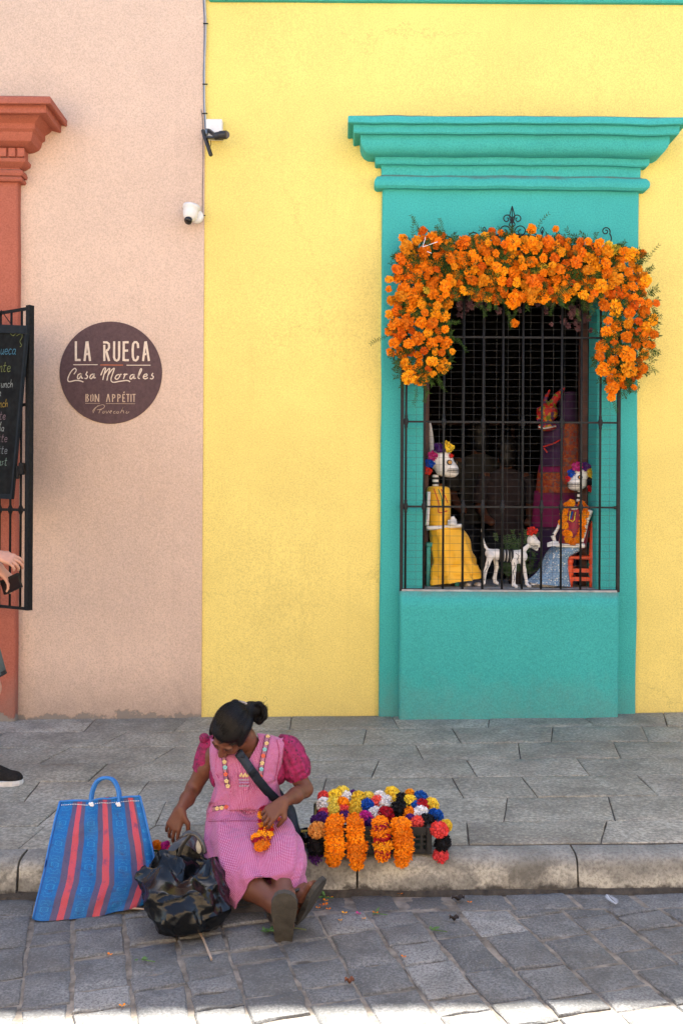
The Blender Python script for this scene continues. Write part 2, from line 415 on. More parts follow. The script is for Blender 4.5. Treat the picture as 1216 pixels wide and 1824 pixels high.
def sheet(name, x0, x1, y0, y1, z, m, n=40):
    b = MB(); P = []
    for i in range(n+1):
        x = x0+(x1-x0)*i/n; P.append([(x, y0, z+gz(x)), (x, y1, z+gz(x))])
    b.grid(P); o = b.build(name, m); tag(o, kind='structure'); return o
for v in ():
    pass
road = sheet('road', -9, 9, -9.0, YK+0.02, ROADZ-0.0055, mortar_m)
pav = sheet('pavement', -9, 9, YK+0.122, 0.0, -0.0065, dirtjoint_m)

def stone(poly, zt, depth, cham, rough, seed, dome=0.0):
    """a worn paving stone from a plan polygon (world xy, ccw): chamfered irregular edge, slightly uneven top"""
    rnd = random.Random(seed); n = len(poly); pts = []
    for i in range(n):
        a = Vector(poly[i]); b = Vector(poly[(i+1) % n])
        pts.append(a)
        L = (b-a).length
        k = 3 if L > 0.12 else 1
        nrm = Vector((b.y-a.y, a.x-b.x)).normalized() if L > 0 else Vector((0, 0))
        for j in range(1, k+1):
            pts.append(a.lerp(b, (j+rnd.uniform(-0.15, 0.15))/(k+1))+nrm*rnd.uniform(-rough, rough*0.5))
    c = sum(pts, Vector((0, 0)))/len(pts); m = len(pts)
    tilt = (rnd.uniform(-1, 1)*dome*0.4, rnd.uniform(-1, 1)*dome*0.4)
    def Z(p, dz): return zt+gz(p.x)+dz+(p.x-c.x)*tilt[0]*4+(p.y-c.y)*tilt[1]*4
    V = []
    for p in pts: V.append((p.x, p.y, zt+gz(p.x)-depth))
    for p in pts: V.append((p.x, p.y, Z(p, -cham*rnd.uniform(0.8, 1.6))))
    for p in pts:
        d = (c-p); q = p+d.normalized()*min(cham*rnd.uniform(0.9, 2.2), d.length*0.4); V.append((q.x, q.y, Z(q, rnd.uniform(-1, 1)*dome*0.25)))
    for p in pts:
        q = p.lerp(c, 0.5); V.append((q.x, q.y, Z(q, dome*0.6+rnd.uniform(-1, 1)*dome*0.4)))
    V.append((c.x, c.y, Z(c, dome*rnd.uniform(0.2, 1.0))))
    Fs = []
    for r in range(3):
        for i in range(m): Fs.append((r*m+i, r*m+(i+1) % m, (r+1)*m+(i+1) % m, (r+1)*m+i))
    for i in range(m): Fs.append((3*m+i, 3*m+(i+1) % m, 4*m))
    return V, Fs
def stone_obj(name, poly, zt, depth, cham, rough, seed, mat, parent, dome=0.0):
    V, Fs = stone(poly, zt, depth, cham, rough, seed, dome)
    b = MB(); b.add(V, Fs); o = b.build(name, mat, parent, smooth=False)
    me = o.data; me.polygons.foreach_set('use_smooth', [True]*len(me.polygons)); 
    try: me.set_sharp_from_angle(angle=math.radians(38))
    except Exception: pass
    return o

# --- pavement slabs: rows read off the photograph, joints likewise, continued past the frame
def Dg(y): return F*CAMH/(y-CY)
rows_y = [1272.0, 1299.0, 1326.0, 1355.0, 1386.0, 1423.0, 1466.0, 1512.0]
joints = [[-60, 162, 326, 520, 706, 873, 1048, 1186], [-10, 205, 420, 652, 815, 985, 1150], [100, 293, 520, 749, 927, 1100, 1290],
          [-30, 178, 360, 510, 671, 842, 1040, 1250], [60, 255, 420, 579, 818, 945, 1155], [95, 290, 470, 610, 903, 1092, 1300], [60, 250, 450, 640, 836, 1078, 1330]]
seed = 1
for r in range(7):
    y0 = Dg(rows_y[r])-CAMD; y1 = Dg(rows_y[r+1])-CAMD
    if r == 0: y0 = 0.0
    if r == 6: y1 = YK+0.13
    Dm = (y0+y1)/2+CAMD
    xs = [(j-CX)*Dm/F for j in joints[r]]
    while xs[0] > -4.2: xs.insert(0, xs[0]-random.uniform(0.55, 0.8))
    while xs[-1] < 4.2: xs.append(xs[-1]+random.uniform(0.55, 0.8))
    sk = [random.uniform(-0.015, 0.015)+(0.04 if random.random() < 0.2 else 0) for _ in xs]
    gap = 0.0022
    for i in range(len(xs)-1):
        a, bq = xs[i]+gap, xs[i+1]-gap
        poly = [(a-sk[i], y1+gap), (bq-sk[i+1], y1+gap), (bq+sk[i+1], y0-gap), (a+sk[i], y0-gap)]
        stone_obj('paving_slab', [Vector(p) for p in poly], random.uniform(-0.003, 0.003), 0.05, 0.003, 0.0025, seed, slab_m, pav, 0.0025); seed += 1
# --- kerb stones with a rounded nose
kerb = bpy.data.objects.new('kerb', None); COL.objects.link(kerb); tag(kerb, kind='structure'); ORIG[kerb.name] = Vector((0, 0, 0))
kx = [(-j+0.0) for j in (0,)]
kpx = [(j-CX)*3.8/F for j in (-330, 35, 300, 640, 1032, 1420)]
while kpx[0] > -4.3: kpx.insert(0, kpx[0]-random.uniform(0.7, 0.95))
while kpx[-1] < 4.3: kpx.append(kpx[-1]+random.uniform(0.7, 0.95))
for i in range(len(kpx)-1):
    x0, x1 = kpx[i]+0.004, kpx[i+1]-0.004; b = MB(); P = []; nx = 12
    jz = random.uniform(-0.004, 0.004); jy = random.uniform(-0.008, 0.008)
    prof = [(YK+0.128, -0.06), (YK+0.128, -0.004), (YK+0.115, 0.0), (YK+0.05, -0.002), (YK+0.022, -0.010), (YK+0.006, -0.026), (YK, -0.05), (YK-0.006, -0.10), (YK-0.012, -0.19)]
    for j in range(nx+1):
        x = x0+(x1-x0)*j/nx; row = []
        for k, (y, z) in enumerate(prof):
            w = mnoise.noise(Vector((x*5, y*7, z*9+i)))*0.008+mnoise.noise(Vector((x*16, y*17, z*19+i)))*0.003
            e = 0.006 if j in (0, nx) else 0
            row.append((x, y+(w if k > 2 else 0)+jy+e*(k > 2), z+gz(x)+jz+w*0.4-e*(k > 1)))
        P.append(row)
    b.grid(P, uv=False); n0 = len(prof)
    b.f.append(tuple(range(n0))); b.f.append(tuple(nx*n0+k for k in range(n0-1, -1, -1)))
    o = b.build('kerb_stone', kerb_m, kerb, smooth=True); 
    try: o.data.set_sharp_from_angle(angle=math.radians(50))
    except Exception: pass

# --- cobbles: courses run away to the left of the view axis, stones of uneven length
ang = math.atan2(608-150, F)      # courses converge left of centre
ux = Vector((math.cos(ang), math.sin(ang))); uy = Vector((-math.sin(ang), math.cos(ang)))
seed = 1000; ncob = 0; far = MB()
wcol = -4.0; cols = []
while wcol < 4.2:
    w = random.choice((0.165, 0.175, 0.185, 0.195, 0.15)); cols.append((wcol, wcol+w)); wcol += w
def clip_poly(poly, ymax):
    out = []
    for i in range(len(poly)):
        a, b = poly[i], poly[(i+1) % len(poly)]
        if a.y <= ymax: out.append(a)
        if (a.y-ymax)*(b.y-ymax) < 0: out.append(a+(b-a)*((ymax-a.y)/(b.y-a.y)))
    return out
# a course of stones along the gutter first
GUT = YK-0.165
xg = -3.4; gut = []
while xg < 3.6:
    w = random.uniform(0.16, 0.27); gut.append((xg, xg+w)); xg += w
for a, b2 in gut:
    s1 = 0.02; g0 = 0.006
    poly = [Vector((a+g0+0.03, GUT+0.004)), Vector((b2-g0+0.03, GUT+0.004)), Vector((b2-g0, YK-0.012)), Vector((a+g0, YK-0.012))]
    stone_obj('cobblestone', poly, ROADZ+random.uniform(-0.004, 0.004)-0.004, 0.06, 0.004, 0.005, seed, cobble_m, road, 0.003); seed += 1; ncob += 1
for ci, (c0, c1) in enumerate(cols):
    v = -6.0+random.uniform(0, 0.2)
    while v < 0.0:
        ln = random.choice((0.10, 0.13, 0.15, 0.18, 0.2, 0.23, 0.26)); a0, a1 = v, v+ln; v += ln
        g0 = random.uniform(0.004, 0.0075); g1 = random.uniform(0.003, 0.006); j = lambda: random.uniform(-0.005, 0.005)
        loc = [(c0+g0+j(), a0+g1+j()), (c1-g0+j(), a0+g1+j()), (c1-g0+j(), a1-g1+j()), (c0+g0+j(), a1-g1+j())]
        poly = [ux*p[0]+uy*p[1] for p in loc]
        poly = clip_poly(poly, GUT-0.006)
        if len(poly) < 3: continue
        area = 0.5*abs(sum(poly[i].x*poly[(i+1) % len(poly)].y-poly[(i+1) % len(poly)].x*poly[i].y for i in range(len(poly))))
        if area < 0.002: continue
        cx_ = sum(p.x for p in poly)/len(poly); cy_ = sum(p.y for p in poly)/len(poly)
        if abs(cx_) > 3.0 or cy_ < -4.9: continue
        z = ROADZ+random.uniform(-0.003, 0.004)
        if abs(cx_) < 1.75 and cy_ > -3.95:
            stone_obj('cobblestone', poly, z, 0.06, 0.0045, 0.006, seed, cobble_m, road, 0.003); ncob += 1
        else:
            V, Fs = stone(poly, z, 0.05, 0.007, 0.006, seed, 0.005); far.add(V, Fs)
        seed += 1
o = far.build('cobblestone', cobble_m, road, smooth=True, kind='stuff')
print('cobbles', ncob)
# muddy gutter line where the kerb meets the road
b = MB(); P = []
for i in range(121):
    x = -3.4+6.9*i/120; w = 0.020+0.018*mnoise.noise(Vector((x*4, 1, 2)))+0.008*mnoise.noise(Vector((x*23, 5, 2)))
    P.append([(x, YK-0.014-max(0.006, w), ROADZ-0.010+gz(x)), (x, YK-0.016-max(0.006, w)*0.5, ROADZ+0.010+gz(x)), (x, YK+0.01, ROADZ+0.024+gz(x))])
b.grid(P); tag(b.build('gutter_mud', M('wet_mud', (0.045, 0.038, 0.030), 0.8, 0.5, 30, 0.6, 90), smooth=True), 'dark mud packed along the foot of the kerb', 'mud', kind='stuff')

# ================================================================ BUILDINGS
XJ = W(360, 1274, CAMD).x            # joint of the two houses
XJ = -0.922
yb = thing('yellow_building', 'bright yellow plastered building with turquoise trimmed window', 'building', (2.0, 0.3, 0))
pb = thing('pink_building', 'pale pink plastered building with terracotta door surround', 'building', (-3.0, 0.3, 0))
TOP = 5.62
def wall_panel(b, x0, x1, z0, z1, y):
    nx, nz = max(1, int((x1-x0)/0.25)), max(1, int((z1-z0)/0.25)); P = []
    for i in range(nz+1):
        z = z0+(z1-z0)*i/nz; row = []
        for j in range(nx+1):
            x = x0+(x1-x0)*j/nx
            row.append((x, y+0.005*mnoise.noise(Vector((x*1.3, z*1.3, 3))), z))
        P.append(row)
    b.grid(P, uv=False)
# opening in plan: x WX0..WX1, z WZ0..WZ1
YS = -0.03                           # face of the turquoise surround
D0 = CAMD+YS
WX0, WX1, WZ0, WZ1 = (750-CX)*D0/F+0.02, (1064-CX)*D0/F-0.005, 0.855, 3.13
SX0, SX1, SZ1 = (676-CX)*D0/F+0.004, (1134-CX)*D0/F+0.002, 3.93
b = MB(); YW = 0.012
wall_panel(b, XJ, WX0, -0.3, TOP, YW); wall_panel(b, WX1, 7.0, -0.3, TOP, YW)
wall_panel(b, WX0, WX1, WZ1, TOP, YW); wall_panel(b, WX0, WX1, -0.3, WZ0, YW)
b.build('wall', yellow, yb, smooth=True)
# body of the house: roof, side, back, the dark shop behind the window
b = MB(); b.box((XJ, YW+0.02, TOP), (7.0, 8.0, TOP+0.12)); b.build('roof', M('roof_screed', (0.3, 0.25, 0.2), 0.9), yb)
b = MB(); b.box((6.9, YW+0.03, -0.3), (7.0, 7.9, TOP-0.003)); b.box((XJ, 7.9, -0.3), (7.0, 8.0, TOP-0.002)); b.box((XJ+0.003, 0.5, -0.3), (XJ+0.1, 7.9, TOP-0.004)); b.build('outer_wall', yellow, yb)
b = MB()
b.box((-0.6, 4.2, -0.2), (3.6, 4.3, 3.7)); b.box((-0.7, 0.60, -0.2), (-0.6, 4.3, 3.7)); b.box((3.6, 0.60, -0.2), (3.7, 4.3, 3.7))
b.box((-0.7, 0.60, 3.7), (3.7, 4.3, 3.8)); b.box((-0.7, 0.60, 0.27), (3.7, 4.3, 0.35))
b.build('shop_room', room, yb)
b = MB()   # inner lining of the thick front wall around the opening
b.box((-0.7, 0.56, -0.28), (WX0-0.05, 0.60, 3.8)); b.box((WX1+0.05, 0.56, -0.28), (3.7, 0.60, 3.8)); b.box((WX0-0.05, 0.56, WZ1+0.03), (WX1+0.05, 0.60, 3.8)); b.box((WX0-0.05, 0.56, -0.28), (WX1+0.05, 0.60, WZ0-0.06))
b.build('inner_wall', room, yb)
# surround: flat turquoise band round the opening with its reveals
b = MB()
def band(b, x0, x1, z0, z1, yf, yb_):
    nz = max(1, int((z1-z0)/0.12)); P = []
    for i in range(nz+1):
        z = z0+(z1-z0)*i/nz
        w0 = 0.006*mnoise.noise(Vector((x0*3, z*2.1, 9))); w1 = 0.006*mnoise.noise(Vector((x1*3, z*2.1, 4)))
        P.append([(x0+w0, yb_, z), (x0+w0+0.002, yf+0.008, z), (x0+w0+0.012, yf, z), ((x0+x1)/2, yf+0.003*mnoise.noise(Vector((x0, z*3, 7))), z), (x1+w1-0.012, yf, z), (x1+w1-0.002, yf+0.008, z), (x1+w1, yb_, z)])
    b.grid(P, uv=False)
band(b, SX0, WX0, -0.1, WZ1, YS, YW+0.02); band(b, WX1, SX1, -0.1, WZ1, YS, YW+0.02); band(b, SX0, SX1, WZ1, SZ1, YS-0.0005, YW+0.02)
b.box((WX0-0.001, YS+0.02, WZ0), (WX0+0.001, 0.24, WZ1)); b.box((WX1-0.001, YS+0.02, WZ0), (WX1+0.004, 0.20, WZ1))
b.box((WX0, YW+0.041, WZ1), (WX1, 0.24, WZ1+0.004))
b.build('window_surround', turq, yb, smooth=False)
# apron below the window
AX0, AX1, YA = (712-CX)*(CAMD-0.13)/F+0.003, (1103-CX)*(CAMD-0.13)/F+0.001, -0.13
b = MB(); nz = 8; P = []
for i in range(nz+1):
    z = -0.1+(WZ0-0.012+0.1)*i/nz; n_ = lambda s: 0.004*mnoise.noise(Vector((s, z*2.5, 1)))
    P.append([(AX0+n_(1), YS, z), (AX0+n_(1), YA+0.02, z), (AX0+0.006+n_(1), YA+0.005, z), (AX0+0.022+n_(1), YA, z)]+[(AX0+(AX1-AX0)*t, YA+n_(t*5), z) for t in (0.25, 0.5, 0.75)]+[(AX1-0.022+n_(2), YA, z), (AX1-0.006+n_(2), YA+0.005, z), (AX1+n_(2), YA+0.02, z), (AX1+n_(2), YS, z)])
n0 = len(P[0]); b.grid(P, uv=False); b.f.append(tuple(nz*n0+k for k in range(n0)))
b.build('window_apron', turq, yb, smooth=True)
b = MB(); b.box((AX0+0.012, YA+0.006, WZ0-0.016), (AX1-0.012, 0.72, WZ0), 0.004); b.build('window_sill', M('worn_sill_cement', (0.36, 0.34, 0.31), 0.8, 0.3, 18, 0.3), yb)
# wooden frame set deep in the reveal
b = MB()
for x0, x1 in ((WX0+0.0, WX0+0.05), (WX1-0.055, WX1-0.005)):
    b.box((x0, 0.20, WZ0+0.003), (x1, 0.27, WZ1-0.003), 0.006)
b.box((WX0+0.051, 0.205, WZ1-0.07), (WX1-0.056, 0.268, WZ1-0.004), 0.006)
b.build('window_frame', wood, yb)
for s in (0,):   # shutter folded back into the room
    b = MB(); x = (WX0+0.006) if s == 0 else (WX1-0.05)
    b.box((x, 0.275, WZ0+0.02), (x+0.035, 0.74, WZ1-0.08), 0.006)
    for zz in (1.0, 1.75, 2.45): b.box((x-0.012 if s else x+0.035, 0.32, zz), (x if s else x+0.047, 0.70, zz+0.55), 0.008)
    b.build('shutter', wood, yb)

def molding(name, xl, xr, base, prof, mat, parent, wob=0.004, seed=0.0, yback=YW+0.02):
    """prof: (projection, z) from top to bottom; runs along the wall with mitred returns at both ends"""
    b = MB(); P = []; n = 28
    for p, z in prof:
        row = [(xl-p, yback, z)]
        for j in range(n+1):
            x = (xl-p)+(xr-xl+2*p)*j/n
            dz = wob*mnoise.noise(Vector((x*2.3, seed, 1)))+wob*0.6*mnoise.noise(Vector((x*7, z*3, seed)))
            row.append((x, -(base+p)+wob*0.5*mnoise.noise(Vector((x*3, z*9, seed+5))), z+dz))
        row.append((xr+p, yback, z)); P.append(row)
    b.grid(P, uv=False)
    o = b.build(name, mat, parent, smooth=True)
    try: o.data.set_sharp_from_angle(angle=math.radians(30))
    except Exception: pass
    return o
def yz(y, p, base): return CAMH+(CY-y)*(CAMD-base-p)/F
def prof(base, L): return [(p, yz(y, p, base)) for p, y in L]
bs = 0.03
pr = prof(bs, [(0.0, 205), (0.225, 206), (0.23, 208), (0.23, 217), (0.222, 219), (0.197, 221), (0.194, 224), (0.194, 234), (0.186, 237), (0.15, 239), (0.148, 244), (0.147, 250), (0.140, 258), (0.122, 267), (0.095, 274), (0.062, 278), (0.050, 279), (0.050, 281), (0.048, 289), (0.04, 292), (0.012, 294), (0.006, 297), (0.004, 311), (0.012, 313), (0.035, 314), (0.05, 319), (0.054, 324), (0.05, 330), (0.035, 335), (0.006, 337), (-0.02, 339)])
molding('window_cornice', SX0, SX1, bs, pr, turq, yb, 0.010, 3.0)
# eaves band along the top of the yellow house
ZB = 4.742
b = MB(); b.box((XJ+0.02, -0.025, ZB), (7.0, YW+0.01, ZB+0.16), 0.01); b.box((XJ+0.02, -0.09, ZB+0.162), (7.0, YW+0.01, ZB+0.27), 0.012); b.box((XJ+0.02, -0.18, ZB+0.272), (7.0, YW+0.01, ZB+0.36), 0.015)
b.build('eaves_band', turq, yb)

# --- pink house
b = MB(); TX1 = (30-CX)*(CAMD-0.06)/F; TX0 = TX1-1.75; OX0, OX1 = TX0+0.32, TX1-0.32; OZ1 = 3.05
wall_panel(b, -9.0, OX0, -0.3, TOP+0.4, 0.0); wall_panel(b, OX1, XJ, -0.3, TOP+0.4, 0.0); wall_panel(b, OX0, OX1, OZ1, TOP+0.4, 0.0)
b.add([(XJ, 0, -0.3), (XJ, 0, TOP+0.4), (XJ, 0.06, TOP+0.4), (XJ, 0.06, -0.3)], [(3, 2, 1, 0)])
b.build('wall', pink, pb, smooth=True)
b = MB(); b.box((-9.0, 0.02, TOP+0.4), (XJ, 8, TOP+0.5)); b.build('roof', M('roof_screed', (0.3, 0.25, 0.2), 0.9), pb)
b = MB(); b.box((-9.0, 0.03, -0.3), (-8.9, 7.9, TOP+0.398)); b.box((-9.0, 7.9, -0.3), (XJ-0.003, 8.0, TOP+0.397)); b.box((XJ-0.1, 0.5, -0.3), (XJ-0.003, 7.9, TOP+0.396)); b.build('outer_wall', pink, pb)
b = MB(); band(b, OX1, TX1, -0.1, 3.6, -0.06, 0.02); band(b, TX0, OX0, -0.1, 3.6, -0.06, 0.02); b.box((OX0+0.001, -0.055, OZ1), (OX1-0.001, 0.02, 3.6))
b.box((OX1-0.002, -0.03, -0.1), (OX1+0.002, 0.3, OZ1)); b.box((OX0-0.002, -0.03, -0.1), (OX0+0.002, 0.3, OZ1))
b.build('door_surround', terra, pb)
d = MB(); d.box((OX0, 0.24, -0.1), (OX1, 0.30, OZ1)); dd = d.build('door', wood, pb)
for i in range(2):
    for k in range(3):
        q = MB(); xx = OX0+0.08+i*0.53; q.box((xx, 0.22, 0.2+k*0.95), (xx+0.42, 0.24, 0.95+k*0.95), 0.008); q.build('panel', wood, dd)
bs2 = 0.06
pr = prof(bs2, [(0.0, 174), (0.295, 175), (0.30, 177), (0.30, 187), (0.292, 189), (0.262, 190), (0.26, 193), (0.26, 204), (0.25, 206), (0.20, 208), (0.185, 214), (0.16, 221), (0.155, 223), (0.155, 232), (0.145, 235), (0.135, 238), (0.13, 246), (0.115, 254), (0.085, 261), (0.068, 264), (0.06, 265), (0.042, 267), (0.042, 284), (0.065, 285), (0.06, 291), (0.035, 298), (0.012, 303), (0.012, 305), (0.035, 306), (0.042, 311), (0.035, 316), (0.02, 317), (0.03, 319), (0.034, 322), (0.026, 326), (0.004, 328), (-0.02, 330)])
cor = molding('door_cornice', TX0, TX1, bs2, pr, terra, pb, 0.004, 8.0, 0.02)
zt, zb = yz(267.5, 0.05, bs2), yz(283, 0.05, bs2); xd = TX1+0.055
dent = MB(); dent.box((-0.022, -0.011, (zb-zt)/2), (0.022, 0.011, -(zb-zt)/2), 0.003); dme = dent.mesh('dentil', M('terracotta_paint', (0.40, 0.120, 0.075), 0.85, 0.15, 60))
x = xd-0.022
while x > TX0-0.04:
    place('dentil', dme, cor, Matrix.Translation((x, -(bs2+0.05), (zt+zb)/2))); x -= 0.058

# --- unseen house row added behind the camera; its sunlit front bounces warm light
ob = thing('opposite_bounce_building', 'unseen cream plastered building added across the street to bounce warm light', 'building', (0.0, -10.2, 0))
cream = stucco('cream_plaster', (0.72, 0.55, 0.36), 0.3)
b = MB(); YO = -10.2
ops = [(-7.6, -6.4), (-4.0, -2.8), (-0.4, 0.8), (3.2, 4.4), (6.8, 8.0)]
xs = [-14.0]+[v for o_ in ops for v in o_]+[14.0]
for i in range(0, len(xs), 2): b.box((xs[i], YO-0.4, -0.5), (xs[i+1], YO, 5.2))
for a0, a1 in ops: b.box((a0, YO-0.399, 2.9), (a1, YO-0.001, 5.199)); b.box((a0, YO-0.399, -0.5), (a1, YO-0.002, 0.6))
b.box((-14, YO-6, 5.201), (14, YO+0.12, 5.38)); b.box((-14, YO-6, -0.5), (14, YO-0.401, 5.2))
b.build('wall', cream, ob)
for a0, a1 in ops:
    w = MB(); w.box((a0+0.001, YO-0.25, 0.601), (a1-0.001, YO-0.2, 2.899)); f = w.build('window', wood, ob)
sheet('far_pavement', -14, 14, -10.2, -8.6, 0.0, dirtjoint_m if False else slab_m)
# ================================================================ WINDOW GRILLE
DG = CAMD-0.10
gr_ = MB
grille = bpy.data.objects.new('window_grille', None); COL.objects.link(grille); grille.parent = yb
ORIG[grille.name] = origin(yb)
iron_l = M('grille_iron', (0.016, 0.016, 0.016), 0.6, 0.4, 60, 0.15, spec=0.25)
def barlathe(b, x, y, z0, z1, knots, r=0.0075):
    b.lathe([(r, z0), (r, z1)], (x, y, 0), n=8)
    for z in knots:
        b.lathe([(r, z-0.045), (r*1.5, z-0.036), (r*1.2, z-0.026), (r*1.9, z-0.014), (r*2.3, z), (r*1.9, z+0.014), (r*1.2, z+0.026), (r*1.5, z+0.036), (r, z+0.045)], (x, y, 0), n=8)
gx = [722, 754.5, 789, 824, 859, 894, 929.5, 963.5, 998.5, 1033.5, 1067.5]
zr = [W(900, y, DG).z for y in (903, 752, 601, 452)]
ZG0, ZG1 = WZ0-0.012, zr[3]
YG = DG-CAMD
for i, px in enumerate(gx):
    p = W(px, 905, DG); b = MB()
    barlathe(b, p.x, YG, ZG0, ZG1+0.02, [zr[0]] if i % 2 == 1 else [zr[0], zr[1]] if i % 4 == 0 else [zr[1]])
    b.build('bar', iron_l, grille, smooth=True)
xl, xr = W(715, 905, DG).x, W(1100, 905, DG).x
for x in (xl, xr):
    b = MB(); b.box((x-0.011, YG-0.011, ZG0), (x+0.011, YG+0.011, ZG1+0.06), 0.002)
    b.box((x-0.008, YG+0.012, zr[0]-0.01), (x+0.008, YS, zr[0]+0.01)); b.box((x-0.008, YG+0.012, zr[2]-0.01), (x+0.008, YS, zr[2]+0.01))
    b.build('post', iron_l, grille)
for z in zr:
    b = MB(); b.box((xl, YG-0.005, z-0.006), (xr, YG+0.005, z+0.006)); b.build('rail', iron_l, grille)
b = MB(); b.box((xl, YG-0.007, ZG0+0.006), (xr, YG+0.007, ZG0+0.016)); b.build('rail', iron_l, grille)
# arched top bar and the scrolls above the flowers
cx = (xl+xr)/2
b = MB(); pts = []
for i in range(25):
    t = -1+2*i/24; pts.append((cx+t*(xr-xl)/2*0.55, YG, ZG1+0.03+0.09*(1-t*t)))
b.tube(pts, 0.012, 6)
b.build('arch_bar', iron_l, grille, smooth=True)
def spiral(c, r0, turns, a0, sgn=1, n=26):
    return [(c[0]+r0*(1-0.78*i/n)*math.cos(a0+sgn*turns*2*PI*i/n), YG, c[1]+r0*(1-0.78*i/n)*math.sin(a0+sgn*turns*2*PI*i/n)) for i in range(n+1)]
def pz(px, py): p = W(px, py, DG); return (p.x, p.z)
fin = MB()
c0, zt0 = pz(911.5, 367); _, zb0 = pz(911.5, 425)
fin.tube([(c0, YG, zb0-0.06), (c0, YG, zt0+0.0)], [0.005, 0.003], 6)
# leaf shaped tip
for s in (-1, 1):
    fin.tube(smoothpath([(c0, YG, zt0), (c0+s*0.012, YG, zt0-0.045), (c0+s*0.016, YG, zt0-0.075), (c0, YG, zt0-0.12)], 5), 0.0035, 6)
for (px, py, r, a0, sg) in ((902, 390, 9, 0, 1), (921, 390, 9, PI, -1), (898, 412, 12, 0.2, 1), (927, 412, 12, PI-0.2, -1)):
    c = pz(px, py); r_ = r*DG/F
    s = spiral(c, r_, 1.35, a0-sg*0.9, sg); fin.tube(s, 0.0038, 6)
    fin.tube(smoothpath([(c0, YG, c[1]-r_*1.7), (c0+(c[0]-c0)*0.5, YG, c[1]-r_*1.25), s[0]], 6), 0.0038, 6)
fin.build('finial', iron_l, grille, smooth=True)
for px, py in ((862, 404), (965, 404)):
    f2 = MB(); c, z = pz(px, py); f2.tube([(c, YG, z-0.10), (c, YG, z-0.02)], 0.004, 6)
    for s in (-1, 1): f2.tube(smoothpath([(c, YG, z), (c+s*0.011, YG, z-0.022), (c, YG, z-0.05)], 5), 0.003, 6)
    f2.build('finial', iron_l, grille, smooth=True)
for px, py, r, a0, sg in ((1078, 412, 8, -0.5, 1), (842, 425, 12, 0.3, 1), (948, 426, 12, 2.8, -1), (1024, 436, 12, 0.3, 1), (758, 416, 8, 3.4, -1), (798, 432, 12, 2.8, -1)):
    f2 = MB(); c = pz(px, py); r_ = r*DG/F; s = spiral(c, r_, 1.4, a0, sg); f2.tube(s, 0.004, 6); f2.tube(smoothpath([s[0], (s[0][0]+0.01*sg, YG, s[0][2]-0.04), (c[0], YG, ZG1+0.02)], 5), 0.004, 6)
    f2.build('scroll', iron_l, grille, smooth=True)
# welded wire mesh behind the bars
b = MB(); wr = 0.0008; ym = YG+0.016; st = 11.6*DG/F
x = xl+0.02; k = 0
def wire(p, q, r):
    p, q = Vector(p), Vector(q); d = (q-p).normalized(); a = Vector((0, 1, 0)); c = d.cross(a)
    vs = [e+o_ for e in (p, q) for o_ in (a*-r, c*r, a*r, c*-r)]
    b.add(vs, [(0, 1, 5, 4), (1, 2, 6, 5), (2, 3, 7, 6), (3, 0, 4, 7)])
while x < xr-0.005:
    j = lambda: random.uniform(-0.002, 0.002); zs = [ZG0+0.01+(ZG1-ZG0)*i/6 for i in range(7)]; ps = [(x+j(), ym, z) for z in zs]
    for i in range(6): wire(ps[i], ps[i+1], wr)
    x += st*1.75 if k % 2 else st*1.75; k += 1
z = ZG0+0.03
while z < ZG1:
    j = lambda: random.uniform(-0.0025, 0.0025); xs = [xl+(xr-xl)*i/6 for i in range(7)]; ps = [(x_, ym-0.002, z+j()) for x_ in xs]
    for i in range(6): wire(ps[i], ps[i+1], wr)
    z += st*1.1
b.build('wire_mesh', M('galvanised_wire', (0.07, 0.07, 0.068), 0.7, 0.3, 40, spec=0.3), grille)
tag(grille, 'black iron bars with welded wire mesh over the shop window')

# ================================================================ FLOWERS (shared meshes)
def petal_ball(b, R, n, rnd, hemi=False, pl=0.42, pw=0.3, flat=1.0, ruff=0.25, core=0.62):
    """a ruffled ball: n cupped petals on a sphere, each 4 triangles, round a darker core"""
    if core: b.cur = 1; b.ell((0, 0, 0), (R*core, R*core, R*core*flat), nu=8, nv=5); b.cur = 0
    ga = PI*(3-math.sqrt(5))
    for i in range(n):
        t = (i+0.5)/n; z = 1-(1.35 if hemi else 2)*t; ph = i*ga+rnd.uniform(-0.25, 0.25); r = math.sqrt(max(0, 1-z*z))
        d = Vector((r*math.cos(ph), r*math.sin(ph), z)); d = (d+Vector((rnd.uniform(-1, 1), rnd.uniform(-1, 1), rnd.uniform(-1, 1)))*0.12).normalized()
        tw = rnd.uniform(0, 2*PI)
        a = d.orthogonal().normalized(); c = d.cross(a)
        s_ = a*math.cos(tw)+c*math.sin(tw); w_ = d.cross(s_)
        L = R*rnd.uniform(1-ruff, 1+ruff*0.3); base = d*(L-pl*R); tip = d*L
        wd = pw*R*rnd.uniform(0.75, 1.2); lean = w_*rnd.uniform(-0.16, 0.16)*R
        curl = w_*R*0.10
        P = [base-s_*wd*0.35, base+s_*wd*0.35, d*(L-pl*R*0.35)+s_*wd*0.62+curl, d*(L-pl*R*0.35)-s_*wd*0.62+curl,
             tip+s_*wd*0.42+lean, tip-s_*wd*0.42+lean, tip*1.02+lean-curl*0.3]
        P = [Vector((p.x, p.y, p.z*flat)) for p in P]
        b.add(P, [(0, 1, 2, 3), (3, 2, 4, 5), (5, 4, 6)])
